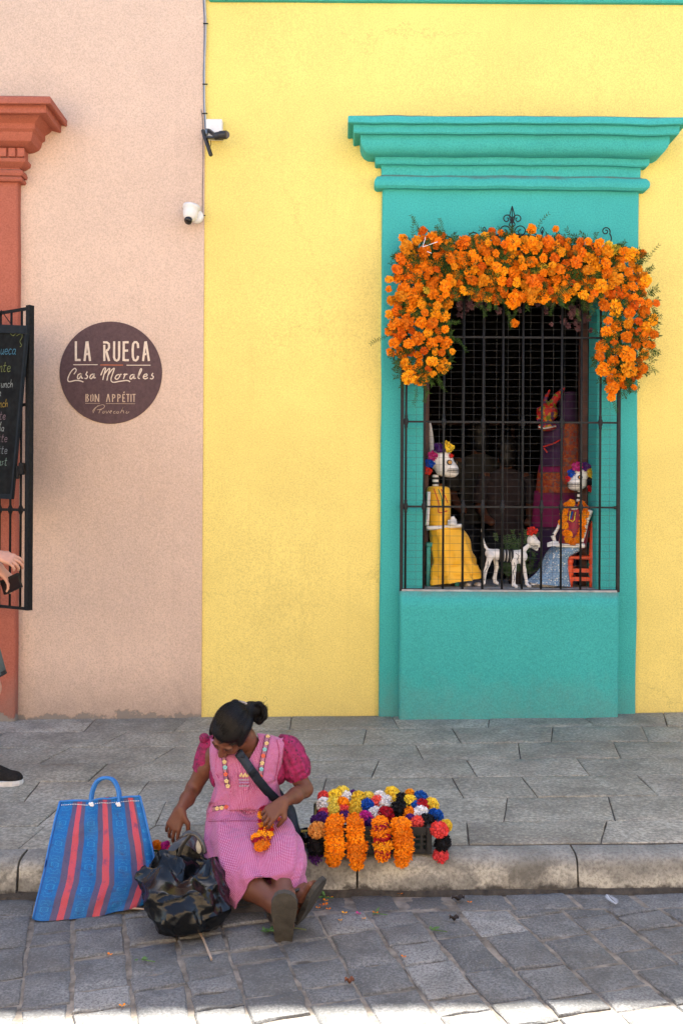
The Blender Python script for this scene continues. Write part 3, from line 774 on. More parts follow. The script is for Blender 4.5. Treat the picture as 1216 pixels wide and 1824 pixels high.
def petal_mat(name, col, hv=0.25, trans=0.25):
    m, n, l, b = new_mat(name); oi = n.new('ShaderNodeObjectInfo')
    hs = n.new('ShaderNodeHueSaturation'); hs.inputs['Color'].default_value = (*col, 1)
    l.new(mth(n, l, 'MULTIPLY_ADD', oi.outputs['Random'], 2*hv, 1-hv), hs.inputs['Value'])
    l.new(mth(n, l, 'MULTIPLY_ADD', oi.outputs['Random'], 0.022, 0.489), hs.inputs['Hue'])
    t = nnoise(n, l, 130, 3, 0.6)
    c = mixc(n, l, ramp(n, l, t.outputs['Fac'], [(0.35, 0.3), (0.6, 0.0)]).outputs['Color'], hs.outputs['Color'], tuple(x*0.7 for x in col))
    l.new(c, b.inputs['Base Color']); b.inputs['Roughness'].default_value = 0.65; b.inputs['Specular IOR Level'].default_value = 0.2
    tr = n.new('ShaderNodeBsdfTranslucent'); l.new(c, tr.inputs['Color'])
    mx = n.new('ShaderNodeMixShader'); mx.inputs[0].default_value = trans
    l.new(b.outputs[0], mx.inputs[1]); l.new(tr.outputs[0], mx.inputs[2]); l.new(mx.outputs[0], n['Material Output'].inputs['Surface'])
    MATS[name] = m; return m
FC = dict(orange=(0.95, 0.29, 0.006), deep=(0.90, 0.21, 0.008), amber=(0.95, 0.39, 0.012), yellow=(0.88, 0.62, 0.05), lemon=(0.88, 0.70, 0.10), red=(0.75, 0.045, 0.03), coral=(0.80, 0.075, 0.085),
          crimson=(0.42, 0.008, 0.03), pink=(0.72, 0.05, 0.25), magenta=(0.55, 0.02, 0.28), purple=(0.11, 0.025, 0.21), blue=(0.01, 0.10, 0.46), white=(0.88, 0.88, 0.89), black=(0.012, 0.012, 0.015), peach=(0.88, 0.42, 0.09))
PM = {k: petal_mat('petal_'+k, v, 0.12 if k in ('white', 'lemon') else 0.22) for k, v in FC.items()}
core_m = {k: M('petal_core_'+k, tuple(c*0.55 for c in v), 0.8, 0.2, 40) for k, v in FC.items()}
def flower_meshes(kind, color, nvar=3, **kw):
    out = []
    for i in range(nvar):
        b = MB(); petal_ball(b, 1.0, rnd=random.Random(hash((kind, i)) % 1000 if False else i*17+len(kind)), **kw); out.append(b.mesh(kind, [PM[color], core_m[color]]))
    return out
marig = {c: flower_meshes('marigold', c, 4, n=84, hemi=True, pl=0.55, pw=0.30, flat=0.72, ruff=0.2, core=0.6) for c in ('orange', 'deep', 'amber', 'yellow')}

# ---- the marigold garland over the window
leaf_m = M('marigold_leaf', (0.036, 0.070, 0.010), 0.7, 0.5, 40, spec=0.15, trans=0.0)
fest = thing('marigold_garland', 'thick orange marigold garland draped over the top of the turquoise window', 'flower garland', tuple(W(925, 480, 6.08)))
rnd = random.Random(21)
def poly_in(p, poly):
    x, y = p; c = False
    for i in range(len(poly)):
        (x1, y1), (x2, y2) = poly[i], poly[i-1]
        if (y1 > y) != (y2 > y) and x < (x2-x1)*(y-y1)/(y2-y1)+x1: c = not c
    return c
FP = [(705, 470), (722, 432), (750, 418), (790, 420), (815, 432), (840, 428), (875, 412), (910, 418), (925, 430), (955, 420), (985, 425), (1020, 432), (1045, 424), (1075, 436), (1100, 434), (1135, 455), (1145, 480), (1150, 515),
      (1160, 540), (1164, 580), (1158, 630), (1140, 668), (1118, 690), (1088, 692), (1074, 660), (1064, 625), (1072, 590), (1085, 560), (1068, 536), (1020, 528), (985, 530), (940, 538), (895, 536), (850, 528), (815, 520), (805, 535), (795, 565), (800, 610), (794, 640), (780, 672), (750, 685), (722, 680), (712, 650), (700, 620), (702, 570), (708, 520)]
extra = [(717, 424, 8), (771, 419, 8), (946, 408, 9), (989, 408, 6), (693, 498, 8), (697, 535, 9), (693, 590, 8), (695, 628, 9), (916, 576, 7.5), (1168, 540, 7), (1164, 596, 8), (1160, 615, 7), (1142, 452, 8), (1128, 690, 6), (1088, 707, 8), (1131, 660, 7), (805, 626, 6), (1040, 418, 0), (752, 412, 9), (693, 560, 8), (692, 515, 6), (1150, 500, 10)]
pts = []
tries = 0
while len(pts) < 306 and tries < 60000:
    tries += 1
    x, y = rnd.uniform(690, 1168), rnd.uniform(405, 705)
    if not poly_in((x, y), FP): continue
    r = rnd.choice((7, 8, 9, 10, 10.5, 11, 11.5, 12.5, 13.5, 15))
    low = y > 545
    if low and rnd.random() < 0.28: continue
    lim = 0.70 if not low else 0.80
    if any((x-a)**2+(y-b)**2 < ((r+c)*lim)**2 for a, b, c in pts): continue
    pts.append((x, y, r))
    if len(pts) > 270: pass
pts = pts[:300-sum(1 for e in extra if e[2] > 0)]+[e for e in extra if e[2] > 0]
for (x, y, r) in pts:
    D = 6.10+rnd.uniform(-0.07, 0.05)+max(0, (x-1100)/1500)
    if y < 425: D = 6.16
    u = rnd.random(); c = 'orange' if u < 0.5 else 'deep' if u < 0.74 else 'amber' if u < 0.975 else 'yellow'
    if (abs(x-755) < 9 and abs(y-515) < 9) or (abs(x-1090) < 12 and abs(y-447) < 12): c = 'yellow'
    R = r*D/F*1.10
    p = W(x, y, D); n_ = Vector((rnd.uniform(-0.75, 0.75), -1.0, rnd.uniform(-0.5, 0.75))).normalized()
    q = n_.to_track_quat('Z', 'Y') @ Quaternion((0, 0, 1), rnd.uniform(0, 6.28))
    sh = Matrix.Diagonal((1, 1, rnd.uniform(0.75, 1.15), 1))
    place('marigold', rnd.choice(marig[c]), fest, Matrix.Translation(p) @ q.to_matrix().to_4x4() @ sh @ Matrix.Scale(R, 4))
# stems and feathery leaves
b = MB()
def leaflet(b, p, d, L, w, nrm):
    s_ = d.cross(nrm).normalized()*w
    b.add([p, p+d*L*0.45+s_, p+d*L, p+d*L*0.45-s_], [(0, 1, 2, 3)])
def sprig(b, p, d, L, rnd, n=7, lw=0.0028, ll=0.026):
    q = p; step = L/n; side = d.orthogonal().normalized()
    for i in range(n):
        d = (d+Vector((rnd.uniform(-.3, .3), rnd.uniform(-.2, .2), rnd.uniform(-.35, .15)))*0.45).normalized(); q2 = q+d*step
        s_ = d.cross(Vector((0, -1, 0.2))).normalized()*0.0011
        b.add([q-s_, q+s_, q2+s_, q2-s_], [(0, 1, 2, 3)])
        for sg in (-1, 1):
            dd = (d*0.7+d.cross(Vector((rnd.uniform(-.5, .5), -1, rnd.uniform(-.5, .5)))).normalized()*sg*0.8).normalized()
            leaflet(b, q2, dd, ll*rnd.uniform(0.6, 1.2), lw*rnd.uniform(0.8, 1.4), Vector((rnd.uniform(-.5, .5), -1, rnd.uniform(-.5, .5))).normalized())
        q = q2
cnt = 0
while cnt < 1500:
    x, y = rnd.uniform(690, 1168), rnd.uniform(408, 705)
    if not poly_in((x, y), FP): continue
    p = W(x, y, 6.15+rnd.uniform(-0.06, 0.05)); d = Vector((rnd.uniform(-1, 1), rnd.uniform(-0.8, 0.4), rnd.uniform(-1, 0.8))).normalized()
    sprig(b, p, d, rnd.uniform(0.04, 0.10), rnd); cnt += 1
edge = [(735, 690, -1), (760, 688, -1), (785, 668, -1), (795, 560, -0.2), (810, 600, -.3), (1060, 640, -.6), (1098, 700, -1), (1135, 690, -1), (1165, 560, .3), (850, 540, -1), (905, 545, -1), (925, 545, -1), (1020, 545, -1), (985, 540, -1), (1075, 545, -.5), (730, 420, 1), (800, 418, 1), (742, 412, 1), (700, 470, .5), (690, 600, -.2), (1150, 470, .7), (960, 412, 1), (1010, 430, 1)]
for x, y, s in edge:
    for k in range(1):
        p = W(x+rnd.uniform(-8, 8), y+rnd.uniform(-6, 6), 6.12); sprig(b, p, Vector((rnd.uniform(-0.6, 0.6), -0.1, s+rnd.uniform(-.2, .2))).normalized(), rnd.uniform(0.06, 0.14), rnd, 8, 0.0022, 0.022)
b.build('foliage', leaf_m, fest, kind='stuff')
b = MB()      # white tie that holds the garland to the bars
for L in ([(752, 440), (756, 428), (757, 422)], [(752, 440), (764, 436), (775, 432), (779, 431)], [(760, 448), (768, 451)]):
    b.tube(smoothpath([W(x, y, 6.0) for x, y in L], 4), 0.0024, 6)
b.build('tie', M('white_cord', (0.7, 0.68, 0.66), 0.7, 0.1), fest, smooth=True)

# mauve dried blossoms hanging behind the bars at the head of the window
dry = thing('dried_flower_bunch', 'dim mauve dried blossoms hanging inside below the marigold garland', 'dried flowers', tuple(W(980, 545, 6.35)))
mv = petal_mat('petal_mauve', (0.20, 0.095, 0.11), 0.4)
b = MB(); petal_ball(b, 1.0, 26, random.Random(4), hemi=True, pl=0.7, pw=0.6, flat=0.7, core=0.4); mvm = b.mesh('blossom', [mv, mv])
for i in range(75):
    x = rnd.choice((rnd.uniform(815, 870), rnd.uniform(870, 1050), rnd.uniform(985, 1060))); y = 530+rnd.random()**1.6*42*(1.4 if x > 980 else 0.8)
    D = 6.33+rnd.uniform(-.05, .05); r = rnd.uniform(3.5, 7)*D/F
    if abs(x-1018) < 10 and y < 550: r *= 1.5
    place('blossom', mvm, dry, Matrix.Translation(W(x, y, D)) @ Vector((rnd.uniform(-.5, .5), -1, rnd.uniform(-.5, .3))).to_track_quat('Z', 'Y').to_matrix().to_4x4() @ Matrix.Scale(r, 4))

# ================================================================ WHAT STANDS IN THE WINDOW
bone = M('painted_bone', (0.74, 0.71, 0.67), 0.5, 0.1, 25)
ink = M('black_paint', (0.015, 0.014, 0.014), 0.6, 0.1)
red_m = M('red_paint', (0.55, 0.03, 0.02), 0.6, 0.15)
DW = 6.52        # the dolls' depth
def rosette(b, R, rnd, n=34): petal_ball(b, R, n, rnd, hemi=True, pl=0.7, pw=0.55, flat=0.8, core=0.5)
rosm = {}
def ros(color, px, py, r, D, parent, name='paper_flower', n=None):
    if color not in rosm:
        b = MB(); rosette(b, 1.0, random.Random(5)); rosm[color] = b.mesh('paper_flower', [PM[color], core_m[color]])
    n_ = Vector(n or (random.uniform(-.4, .4), -1, random.uniform(-.1, .5)))
    place(name, rosm[color], parent, Matrix.Translation(W(px, py, D)) @ n_.to_track_quat('Z', 'Y').to_matrix().to_4x4() @ Matrix.Scale(r*D/F*1.15, 4))
def ringloft(b, rings, n=28, fold=None, cap=False):
    """rings: (Lx,Ly,Rx,Ry,D,depth) in photo pixels -> closed elliptical rings, smooth between"""
    R = []
    for (lx, ly, rx, ry, D, dp) in rings: R.append((W(lx, ly, D), W(rx, ry, D), dp))
    keys = [np.array([*L, *Q, dp]) for L, Q, dp in R]; P = []
    path = []
    for i in range(len(keys)-1):
        p0, p1, p2, p3 = keys[max(i-1, 0)], keys[i], keys[i+1], keys[min(i+2, len(keys)-1)]
        for j in range(5):
            t = j/5; path.append(0.5*((2*p1)+(p2-p0)*t+(2*p0-5*p1+4*p2-p3)*t*t+(3*p1-p0-3*p2+p3)*t**3))
    path.append(keys[-1])
    for i, k in enumerate(path):
        L, Q, dp = Vector(k[:3]), Vector(k[3:6]), k[6]; c = (L+Q)/2; a = (Q-L)/2; s = i/(len(path)-1); row = []
        for j in range(n):
            th = 2*PI*j/n; f = 1+(fold(s, th) if fold else 0)
            row.append(c+a*math.cos(th)*f+Vector((0, -1, 0))*dp*math.sin(th)*f)
        P.append(row)
    b.grid(P, closed=True)
    if cap:
        m = len(b.v); b.f.append(tuple(range(m-len(P)*n, m-len(P)*n+n))); b.f.append(tuple(range(m-1, m-n-1, -1)))
    return P
def limb(b, pts, rs, D, n=8):
    b.tube(smoothpath([W(x, y, D_ if D_ else D) for x, y, D_ in pts], 4), np.interp(np.linspace(0, 1, (len(pts)-1)*4+1), np.linspace(0, 1, len(rs)), rs), n)
def skel_hand(b, px, py, D, dx):
    for k in range(5):
        b.tube([W(px, py-2+k*1.5, D-0.01*k), W(px+dx*0.5, py-3+k*1.6, D-0.012*k), W(px+dx, py+k*1.4, D-0.012*k)], [0.007, 0.006, 0.0045], 6)
yel_cloth = M('yellow_satin', (0.86, 0.45, 0.018), 0.5, 0.12, 8, 0.15, 40, sheen=0.2)
wood_t = M('turquoise_stool_paint', (0.03, 0.30, 0.26), 0.5, 0.2)

def skull(parent, px, py, D, sgn, yaw, s=1.0):
    """big headed papier mache skull looking along sgn*x (yaw from the wall plane toward the street)"""
    c = W(px, py, D); f = Vector((sgn*math.cos(yaw), -math.sin(yaw), -0.05)).normalized(); up = Vector((0, 0, 1)); r = f.cross(up).normalized(); up = r.cross(f)
    Rm = Matrix((r, f, up)).transposed()
    T = lambda x, y, z: c+Rm @ Vector((x*s, y*s, z*s))
    S = SDF(); S.ell(T(0, -0.02, 0.025), (0.068*s, 0.078*s, 0.066*s), Rm, 0.02)
    S.ell(T(0, 0.035, -0.022), (0.056*s, 0.058*s, 0.044*s), Rm, 0.03); S.ell(T(0, 0.062, -0.045), (0.046*s, 0.036*s, 0.032*s), Rm, 0.025); S.ell(T(0, 0.01, -0.045), (0.052*s, 0.05*s, 0.028*s), Rm, 0.03)
    o = S.build('skull', bone, parent, 0.006)
    for sx in (-1, 1):     # painted eyes: dark ring, amber disc
        e = MB(); n_ = Rm @ Vector((sx*0.75, 0.8, 0.1)).normalized(); p = T(sx*0.043, 0.062, 0.012)
        e.lathe([(0.0, 0.004), (0.016*s, 0.002), (0.016*s, -0.010)], p, n_, 14); e.build('eye_ring', ink, o)
        e = MB(); e.lathe([(0.0, 0.006), (0.011*s, 0.005), (0.011*s, 0.0)], p+n_*0.001, n_, 12); e.build('eye', M('amber_paint', (0.6, 0.28, 0.05), 0.4, 0.2), o)
    t = MB()               # teeth line and ticks
    L = [T(0.053*math.sin(a), 0.060+0.042*math.cos(a), -0.036) for a in np.linspace(-1.9, 1.9, 20)]
    t.tube(L, 0.0019*s, 5)
    for i in range(1, 19, 1):
        t.bar(L[i]+Vector((0, 0, 0.011*s)), L[i]-Vector((0, 0, 0.011*s)), 0.0022*s)
    for d_ in (0.012, -0.012): t.tube([p+Vector((0, 0, d_*s)) for p in L[2:-2]], 0.0008*s, 4)
    t.build('teeth_lines', ink, o)
    return o

# ---- left doll in yellow
dl = thing('skeleton_doll', 'skeleton doll in a yellow dress with a paper flower crown, sitting left', 'doll', tuple(W(795, 1043, DW)))
skull(dl, 789, 827, DW, 1, 0.55, 1.12)
b = MB()
for i in range(6):
    b.cur = i % 2; y0, y1 = 846+i*4.2, 846+(i+1)*4.2
    b.lathe([(0.021, W(774, y1, DW).z), (0.021, W(774, y0, DW).z)], (W(775, 850, DW).x, DW-CAMD, 0), n=12)
b.build('neck', [bone, ink], dl)
P_ = MB(); ringloft(P_, [(764, 866, 789, 866, DW, 0.05), (759, 872, 800, 870, DW, 0.075), (759, 890, 802, 890, DW, 0.085), (760, 915, 802, 912, DW, 0.085), (763, 940, 802, 938, DW, 0.085)], cap=True)
P_.build('blouse', yel_cloth, dl, smooth=True)
P_ = MB(); ringloft(P_, [(763, 936, 818, 938, DW, 0.10), (764, 945, 826, 944, DW-0.01, 0.11), (766, 965, 834, 962, DW-0.01, 0.12), (768, 995, 840, 985, DW-0.01, 0.125), (767, 1008, 846, 1002, DW-0.01, 0.125), (764, 1018, 852, 1015, DW-0.01, 0.13), (763, 1041, 857, 1028, DW-0.02, 0.14)], n=56,
    fold=lambda s, th: 0.11*s*math.sin(9*th+4*s)+0.05*s*math.sin(17*th+2*s)+0.04*math.sin(24*s+3*math.sin(th*2)))
sk = P_.build('skirt', yel_cloth, dl, smooth=True)
q = MB(); ringloft(q, [(764, 1010, 850, 1006, DW-0.012, 0.133), (763, 1018, 853, 1013, DW-0.012, 0.14), (762.5, 1026, 855, 1019, DW-0.012, 0.138)], n=56, fold=lambda s, th: 0.045*math.sin(9*th+3)+0.03*math.sin(17*th)); q.build('ruffle', yel_cloth, sk, smooth=True)
b = MB(); limb(b, [(763, 876, None), (762, 905, None), (760, 936, None)], [0.014, 0.012, 0.013], DW-0.085)
limb(b, [(759, 941, None), (790, 939, None), (822, 936, None)], [0.015, 0.013, 0.013], DW-0.10); b.build('arm', bone, dl, smooth=True)
b = MB(); skel_hand(b, 797, 930, DW-0.10, 16); skel_hand(b, 812, 928, DW-0.1, -14); limb(b, [(805, 920, None), (808, 930, None)], [0.014, 0.018], DW-0.09); b.build('hand', bone, dl, smooth=True)
b = MB()   # ribbons on the blouse
for col, L in (('red', [(772, 870), (777, 884), (781, 898), (781, 913), (796, 910)]), ('green', [(780, 871), (785, 884), (787, 898), (787, 904), (798, 901)]), ('red', [(785, 871), (792, 884), (797, 896)])):
    b = MB(); b.tube(smoothpath([W(x, y, DW-0.088-0.004*(4-abs(x-781)/6)) for x, y in L], 4), 0.0035, 5); b.build('ribbon', red_m if col == 'red' else M('green_ribbon', (0.03, 0.22, 0.08), 0.6), dl)
for col, x, y, r in (('purple', 781, 797, 9), ('yellow', 799, 797, 8.5), ('pink', 770, 812, 8.5), ('blue', 765, 825, 8.5), ('red', 761, 839, 7.5), ('red', 754, 834, 6), ('yellow', 794, 791, 6), ('red', 803, 812, 4), ('purple', 788, 801, 6)):
    ros(col, x, y, r, DW-0.05, dl)
b = MB()
for px in (832, 850):
    b.ell(W(px, 1041, DW-0.02), (0.025, 0.05, 0.018))
b.build('shoe', M('white_shoe', (0.62, 0.56, 0.52), 0.6, 0.15, 30), dl, smooth=True)
b = MB(); b.lathe([(0.0, 0.0), (0.045, 0.0), (0.05, -0.18), (0.06, -0.2)], tuple(W(780, 862, DW+0.1)), n=12); b.build('hair', M('brown_hair_paint', (0.16, 0.055, 0.02), 0.6, 0.3), dl, smooth=True)
# stool under it
stl = thing('stool', 'turquoise stool under the yellow dressed skeleton doll', 'stool', tuple(W(785, 1045, DW+0.02)))
zs0, zs1 = WZ0+0.001, W(770, 966, DW).z
b = MB(); xa, xb = W(757, 1000, DW+0.02).x, W(815, 1000, DW+0.02).x; y0, y1 = DW-CAMD-0.06, DW-CAMD+0.16
b.box((xa, y0, zs1-0.03), (xb, y1, zs1), 0.005); b.build('seat', wood_t, stl)
for (xx, yy) in ((xa+0.015, y0+0.015), (xb-0.015, y0+0.015), (xa+0.015, y1-0.015), (xb-0.015, y1-0.015)):
    b = MB(); b.box((xx-0.014, yy-0.014, zs0), (xx+0.014, yy+0.014, zs1-0.031), 0.003); b.build('leg', wood_t, stl)
b = MB(); b.box((xa+0.005, y0+0.02, zs0+0.03), (xa+0.012, y1-0.02, zs1-0.031)); b.build('side_panel', wood_t, stl)

# ---- right doll on the orange chair
DR = 6.50
dr = thing('skeleton_doll', 'skeleton doll with orange marigold necklace and blue flowered skirt, seated on the red chair', 'doll', tuple(W(1025, 1043, DR)))
skull(dr, 1030, 853, DR, -1, 0.85, 0.98)
b = MB()
for i in range(6):
    b.cur = i % 2; t0, t1 = i/6, (i+1)/6
    b.tube([W(1032-3*t0, 872+t0*26, DR), W(1032-3*t1, 872+t1*26, DR)], 0.0155, 10)
b.build('neck', [bone, ink], dr)
crim = M('crimson_satin', (0.32, 0.012, 0.045), 0.5, 0.15, 8, 0.2, 40, sheen=0.2)
P_ = MB(); ringloft(P_, [(1012, 897, 1040, 898, DR, 0.05), (1003, 903, 1050, 905, DR, 0.07), (999, 925, 1050, 925, DR, 0.08), (996, 955, 1046, 955, DR, 0.085), (992, 978, 1042, 976, DR, 0.085)], cap=True); P_.build('blouse', crim, dr, smooth=True)
b = MB(); b.ell(W(1022, 905, DR-0.07), (0.027, 0.02, 0.014)); b.build('chest', bone, dr, smooth=True)
b = MB()
for L in ([(1015, 910), (1013, 926), (1019, 929), (1022, 926), (1024, 912)],): b.tube([W(x, y, DR-0.09) for x, y in L], 0.004, 5)
b.build('ribbon', PM['yellow'], dr)
b = MB(); b.bar(W(1019, 911, DR-0.088), W(1015, 924, DR-0.088), 0.012, 0.004); b.build('ribbon', PM['blue'], dr)
fl = lambda: None
def floral():
    m, n, l, b = new_mat('blue_floral_cotton'); tc = n.new('ShaderNodeTexCoord')
    v = n.new('ShaderNodeTexVoronoi'); v.inputs['Scale'].default_value = 75; l.new(tc.outputs['Object'], v.inputs['Vector'])
    c = ramp(n, l, v.outputs['Distance'], [(0.22, (0.70, 0.68, 0.58)), (0.36, (0.16, 0.27, 0.40))]).outputs['Color']
    v2 = n.new('ShaderNodeTexVoronoi'); v2.inputs['Scale'].default_value = 48; l.new(tc.outputs['Object'], v2.inputs['Vector'])
    c = mixc(n, l, ramp(n, l, v2.outputs['Distance'], [(0.14, 1.0), (0.26, 0.0)]).outputs['Color'], c, (0.05, 0.12, 0.24))
    l.new(c, b.inputs['Base Color']); b.inputs['Roughness'].default_value = 0.8; return m
flm = floral()
P_ = MB(); ringloft(P_, [(985, 972, 1040, 974, DR, 0.10), (975, 982, 1030, 982, DR-0.01, 0.11), (968, 995, 1013, 992, DR-0.02, 0.10), (962, 1012, 1011, 1010, DR-0.02, 0.105), (948, 1028, 1012, 1028, DR-0.02, 0.11), (935, 1036, 1013, 1044, DR-0.02, 0.12)], n=56,
    fold=lambda s, th: 0.11*s*math.sin(8*th+3*s)+0.05*s*math.sin(15*th)); P_.build('skirt', flm, dr, smooth=True)
b = MB(); limb(b, [(1051, 909, None), (1044, 930, None), (1040, 948, None), (1034, 965, None)], [0.019, 0.014, 0.014, 0.018], DR-0.095)
limb(b, [(1040, 972, None), (1015, 972, None), (990, 971, None)], [0.017, 0.013, 0.014], DR-0.105); b.build('arm', bone, dr, smooth=True)
b = MB(); limb(b, [(998, 928, None), (992, 942, None), (986, 952, None)], [0.012, 0.010, 0.012], DR-0.07); limb(b, [(984, 954, None), (987, 964, None), (989, 970, None)], [0.016, 0.011, 0.013], DR-0.08); b.build('arm', bone, dr, smooth=True)
b = MB(); skel_hand(b, 994, 968, DR-0.11, -20); b.build('hand', bone, dr, smooth=True)
b = MB()
for arm in ([(1048, 915), (1037, 955)],): 
    for k in range(6):
        t = k/5; x = 1049-11*t; y = 918+40*t; b.bar(W(x-2, y, DR-0.115), W(x+2, y+1, DR-0.115), 0.003)
b.bar(W(1030, 972, DR-0.12), W(1000, 971, DR-0.12), 0.003); b.build('bone_lines', ink, dr)
for col, x, y, r in (('pink', 1027, 832, 9), ('purple', 1042, 831, 8.5), ('yellow', 1053, 842, 9.5), ('blue', 1017, 843, 7), ('red', 1011, 853, 5.5), ('black', 1054, 857, 10), ('crimson', 1053, 870, 7), ('pink', 1033, 828, 6)):
    ros(col, x, y, r, DR-0.04, dr)
neck = thing('marigold_necklace', 'loop of orange marigolds round the neck of the seated skeleton doll', 'flower garland', tuple(W(1020, 970, DR-0.1)))
nl = [(1035, 898), (1040, 905), (1038, 918), (1037, 930), (1036, 943), (1033, 953), (1027, 961), (1019, 965), (1011, 960), (1007, 949), (1005, 936), (1004, 922), (1005, 910), (1009, 900), (1017, 896), (1000, 930), (1012, 952), (1002, 915), (1042, 916)]
for x, y in nl:
    place('marigold', random.choice(marig['orange']+marig['amber']), neck, Matrix.Translation(W(x, y, DR-0.107-0.012*random.random())) @ Vector((random.uniform(-.4, .4), -1, random.uniform(-.3, .4))).to_track_quat('Z', 'Y').to_matrix().to_4x4() @ Matrix.Scale(7.4*DR/F, 4))
b = MB()
for px, py in ((955, 1042), (975, 1045)): b.ell(W(px+2, py-1, DR-0.06), (0.052, 0.03, 0.017))
sh_ = b.build('shoe', bone, dr, smooth=True)
b = MB()
for px, py in ((955, 1040), (975, 1043)):
    for k in range(3): b.tube([W(px-8+k*4, py+3-k, DR-0.093), W(px+8+k, py+4, DR-0.093)], 0.0015, 4)
b.build('shoe_lines', ink, sh_)
# chair
ch = thing('chair', 'small orange red wooden chair with turned legs under the marigold necklace doll', 'chair', tuple(W(1035, 1046, 6.52)))
och = M('orange_red_paint', (0.66, 0.075, 0.020), 0.45, 0.2, 14, 0.1)
cx0, cx1 = W(1014, 1000, 6.44).x, W(1050, 1000, 6.5).x; cy0, cy1 = 6.44-CAMD, 6.68-CAMD
zse = W(1030, 990, 6.47).z; zb_ = WZ0+0.001; ztop = W(1052, 928, 6.5).z
b = MB(); b.box((cx0-0.015, cy0-0.015, zse-0.022), (cx1+0.018, cy1+0.015, zse), 0.006); b.build('seat', och, ch)
for (x_, y_, zt_) in ((cx0, cy0, zse-0.0225), (cx0, cy1, zse-0.0225), (cx1, cy0, ztop), (cx1, cy1, ztop)):
    b = MB(); pr_ = [(0.021, zb_), (0.023, zb_+0.06), (0.016, zb_+0.07), (0.025, zb_+0.085), (0.025, zse-0.07), (0.017, zse-0.055), (0.025, zse-0.045), (0.025, min(zt_, zse))]
    if zt_ > zse: pr_ += [(0.019, zse+0.1), (0.018, ztop-0.05), (0.012, ztop-0.04), (0.018, ztop-0.02), (0.013, ztop-0.004), (0.002, ztop+0.005)]
    b.lathe(pr_, (x_, y_, 0), n=10); b.build('leg', och, ch, smooth=True)
for zz in (W(1030, 1015, 6.5).z, W(1030, 1030, 6.5).z):
    for y_ in (cy0, cy1):
        b = MB(); b.bar((cx0, y_, zz), (cx1, y_, zz), 0.026); b.build('stretcher', och, ch)
for zz in (zse+0.09, zse+0.17): b = MB(); b.box((cx1-0.008, cy0+0.015, zz), (cx1+0.008, cy1-0.015, zz+0.035), 0.003); b.build('back_slat', och, ch)

# ---- skeleton dog
dg = thing('skeleton_dog', 'white painted skeleton dog figure with black stripes and red flower on its head', 'dog figure', tuple(W(905, 1046, 6.42)))
DD = 6.42
S = SDF(); c_ = lambda x, y, D=DD: W(x, y, D)
S.chain([c_(872, 986), c_(885, 988), c_(900, 990), c_(920, 992), c_(928, 991)], [0.033, 0.034, 0.036, 0.042, 0.04], 0.02)
S.chain([c_(926, 986), c_(934, 978), c_(940, 972)], [0.02, 0.014, 0.014], 0.012)
S.ell(c_(947, 962), (0.034, 0.034, 0.040), None, 0.01); S.chain([c_(948, 964), c_(955, 968), c_(959, 971)], [0.03, 0.022, 0.016], 0.012); S.cap(c_(946, 972), c_(955, 978), 0.016, 0.012, 0.01)
S.chain([c_(872, 984), c_(864, 974), c_(859, 960), c_(857, 942)], [0.010, 0.008, 0.007, 0.004], 0.008)
for dx, D in ((0, DD-0.03), (0, DD+0.05)):
    if D < DD: S.chain([c_(873, 990, D), c_(868, 1005, D), c_(863, 1020, D), c_(861, 1038, D)], [0.024, 0.014, 0.012, 0.012], 0.01); S.chain([c_(915, 996, D), c_(915, 1015, D), c_(914, 1040, D)], [0.022, 0.013, 0.012], 0.01); S.cap(c_(914, 1042, D), c_(919, 1045, D-0.02), 0.013, 0.012, 0.008)
    else: S.chain([c_(882, 992, D), c_(884, 1010, D), c_(880, 1030, D), c_(881, 1036, D)], [0.022, 0.013, 0.012, 0.012], 0.01); S.chain([c_(928, 995, D), c_(933, 1015, D), c_(937, 1036, D-0.02)], [0.022, 0.013, 0.012], 0.01); S.cap(c_(937, 1040, D-0.03), c_(943, 1045, D-0.05), 0.012, 0.011, 0.008); S.cap(c_(881, 1036, D), c_(885, 1039, D-0.01), 0.013, 0.011, 0.008)
body = S.build('body', bone, dg, 0.005)
b = MB()
for x, r in ((889, 0.042), (894, 0.0425), (899.5, 0.0435), (905, 0.0455), (910, 0.048)):
    b.lathe([(r, -0.0075), (r+0.0025, 0), (r, 0.0075)], c_(x, 989.5+(x-890)*0.06), (1, 0, -0.05), 20)
b.build('stripe', ink, dg, smooth=True)
b = MB()
for L in ([(948, 955), (953, 962), (957, 968)], [(942, 970), (950, 973), (958, 972)], [(945, 975), (951, 978), (956, 977)]):
    b.tube([W(x, y, DD-0.036+abs(x-948)*0.0016) for x, y in L], 0.0016, 4)
for k in range(5): b.bar(W(946+k*2.4, 971, DD-0.036+k*0.004), W(946.5+k*2.3, 977, DD-0.03+k*0.003), 0.002)
b.ell(W(960, 969, DD-0.012), 0.006)
for L in ([(915, 1002), (917, 1010), (913, 1018), (916, 1030), (914, 1038)], [(869, 1000), (868, 1010), (863, 1018), (862, 1034)], [(918, 985), (924, 990), (920, 998)]):
    b.tube([W(x, y, DD-0.049) for x, y in L], 0.0022, 4)
b.build('painted_lines', ink, dg)
ros('red', 947, 946, 9, DD-0.01, dg, n=(0.1, -0.5, 1))
ros('red', 944, 949, 6, DD-0.02, dg, n=(-0.4, -0.8, .6))

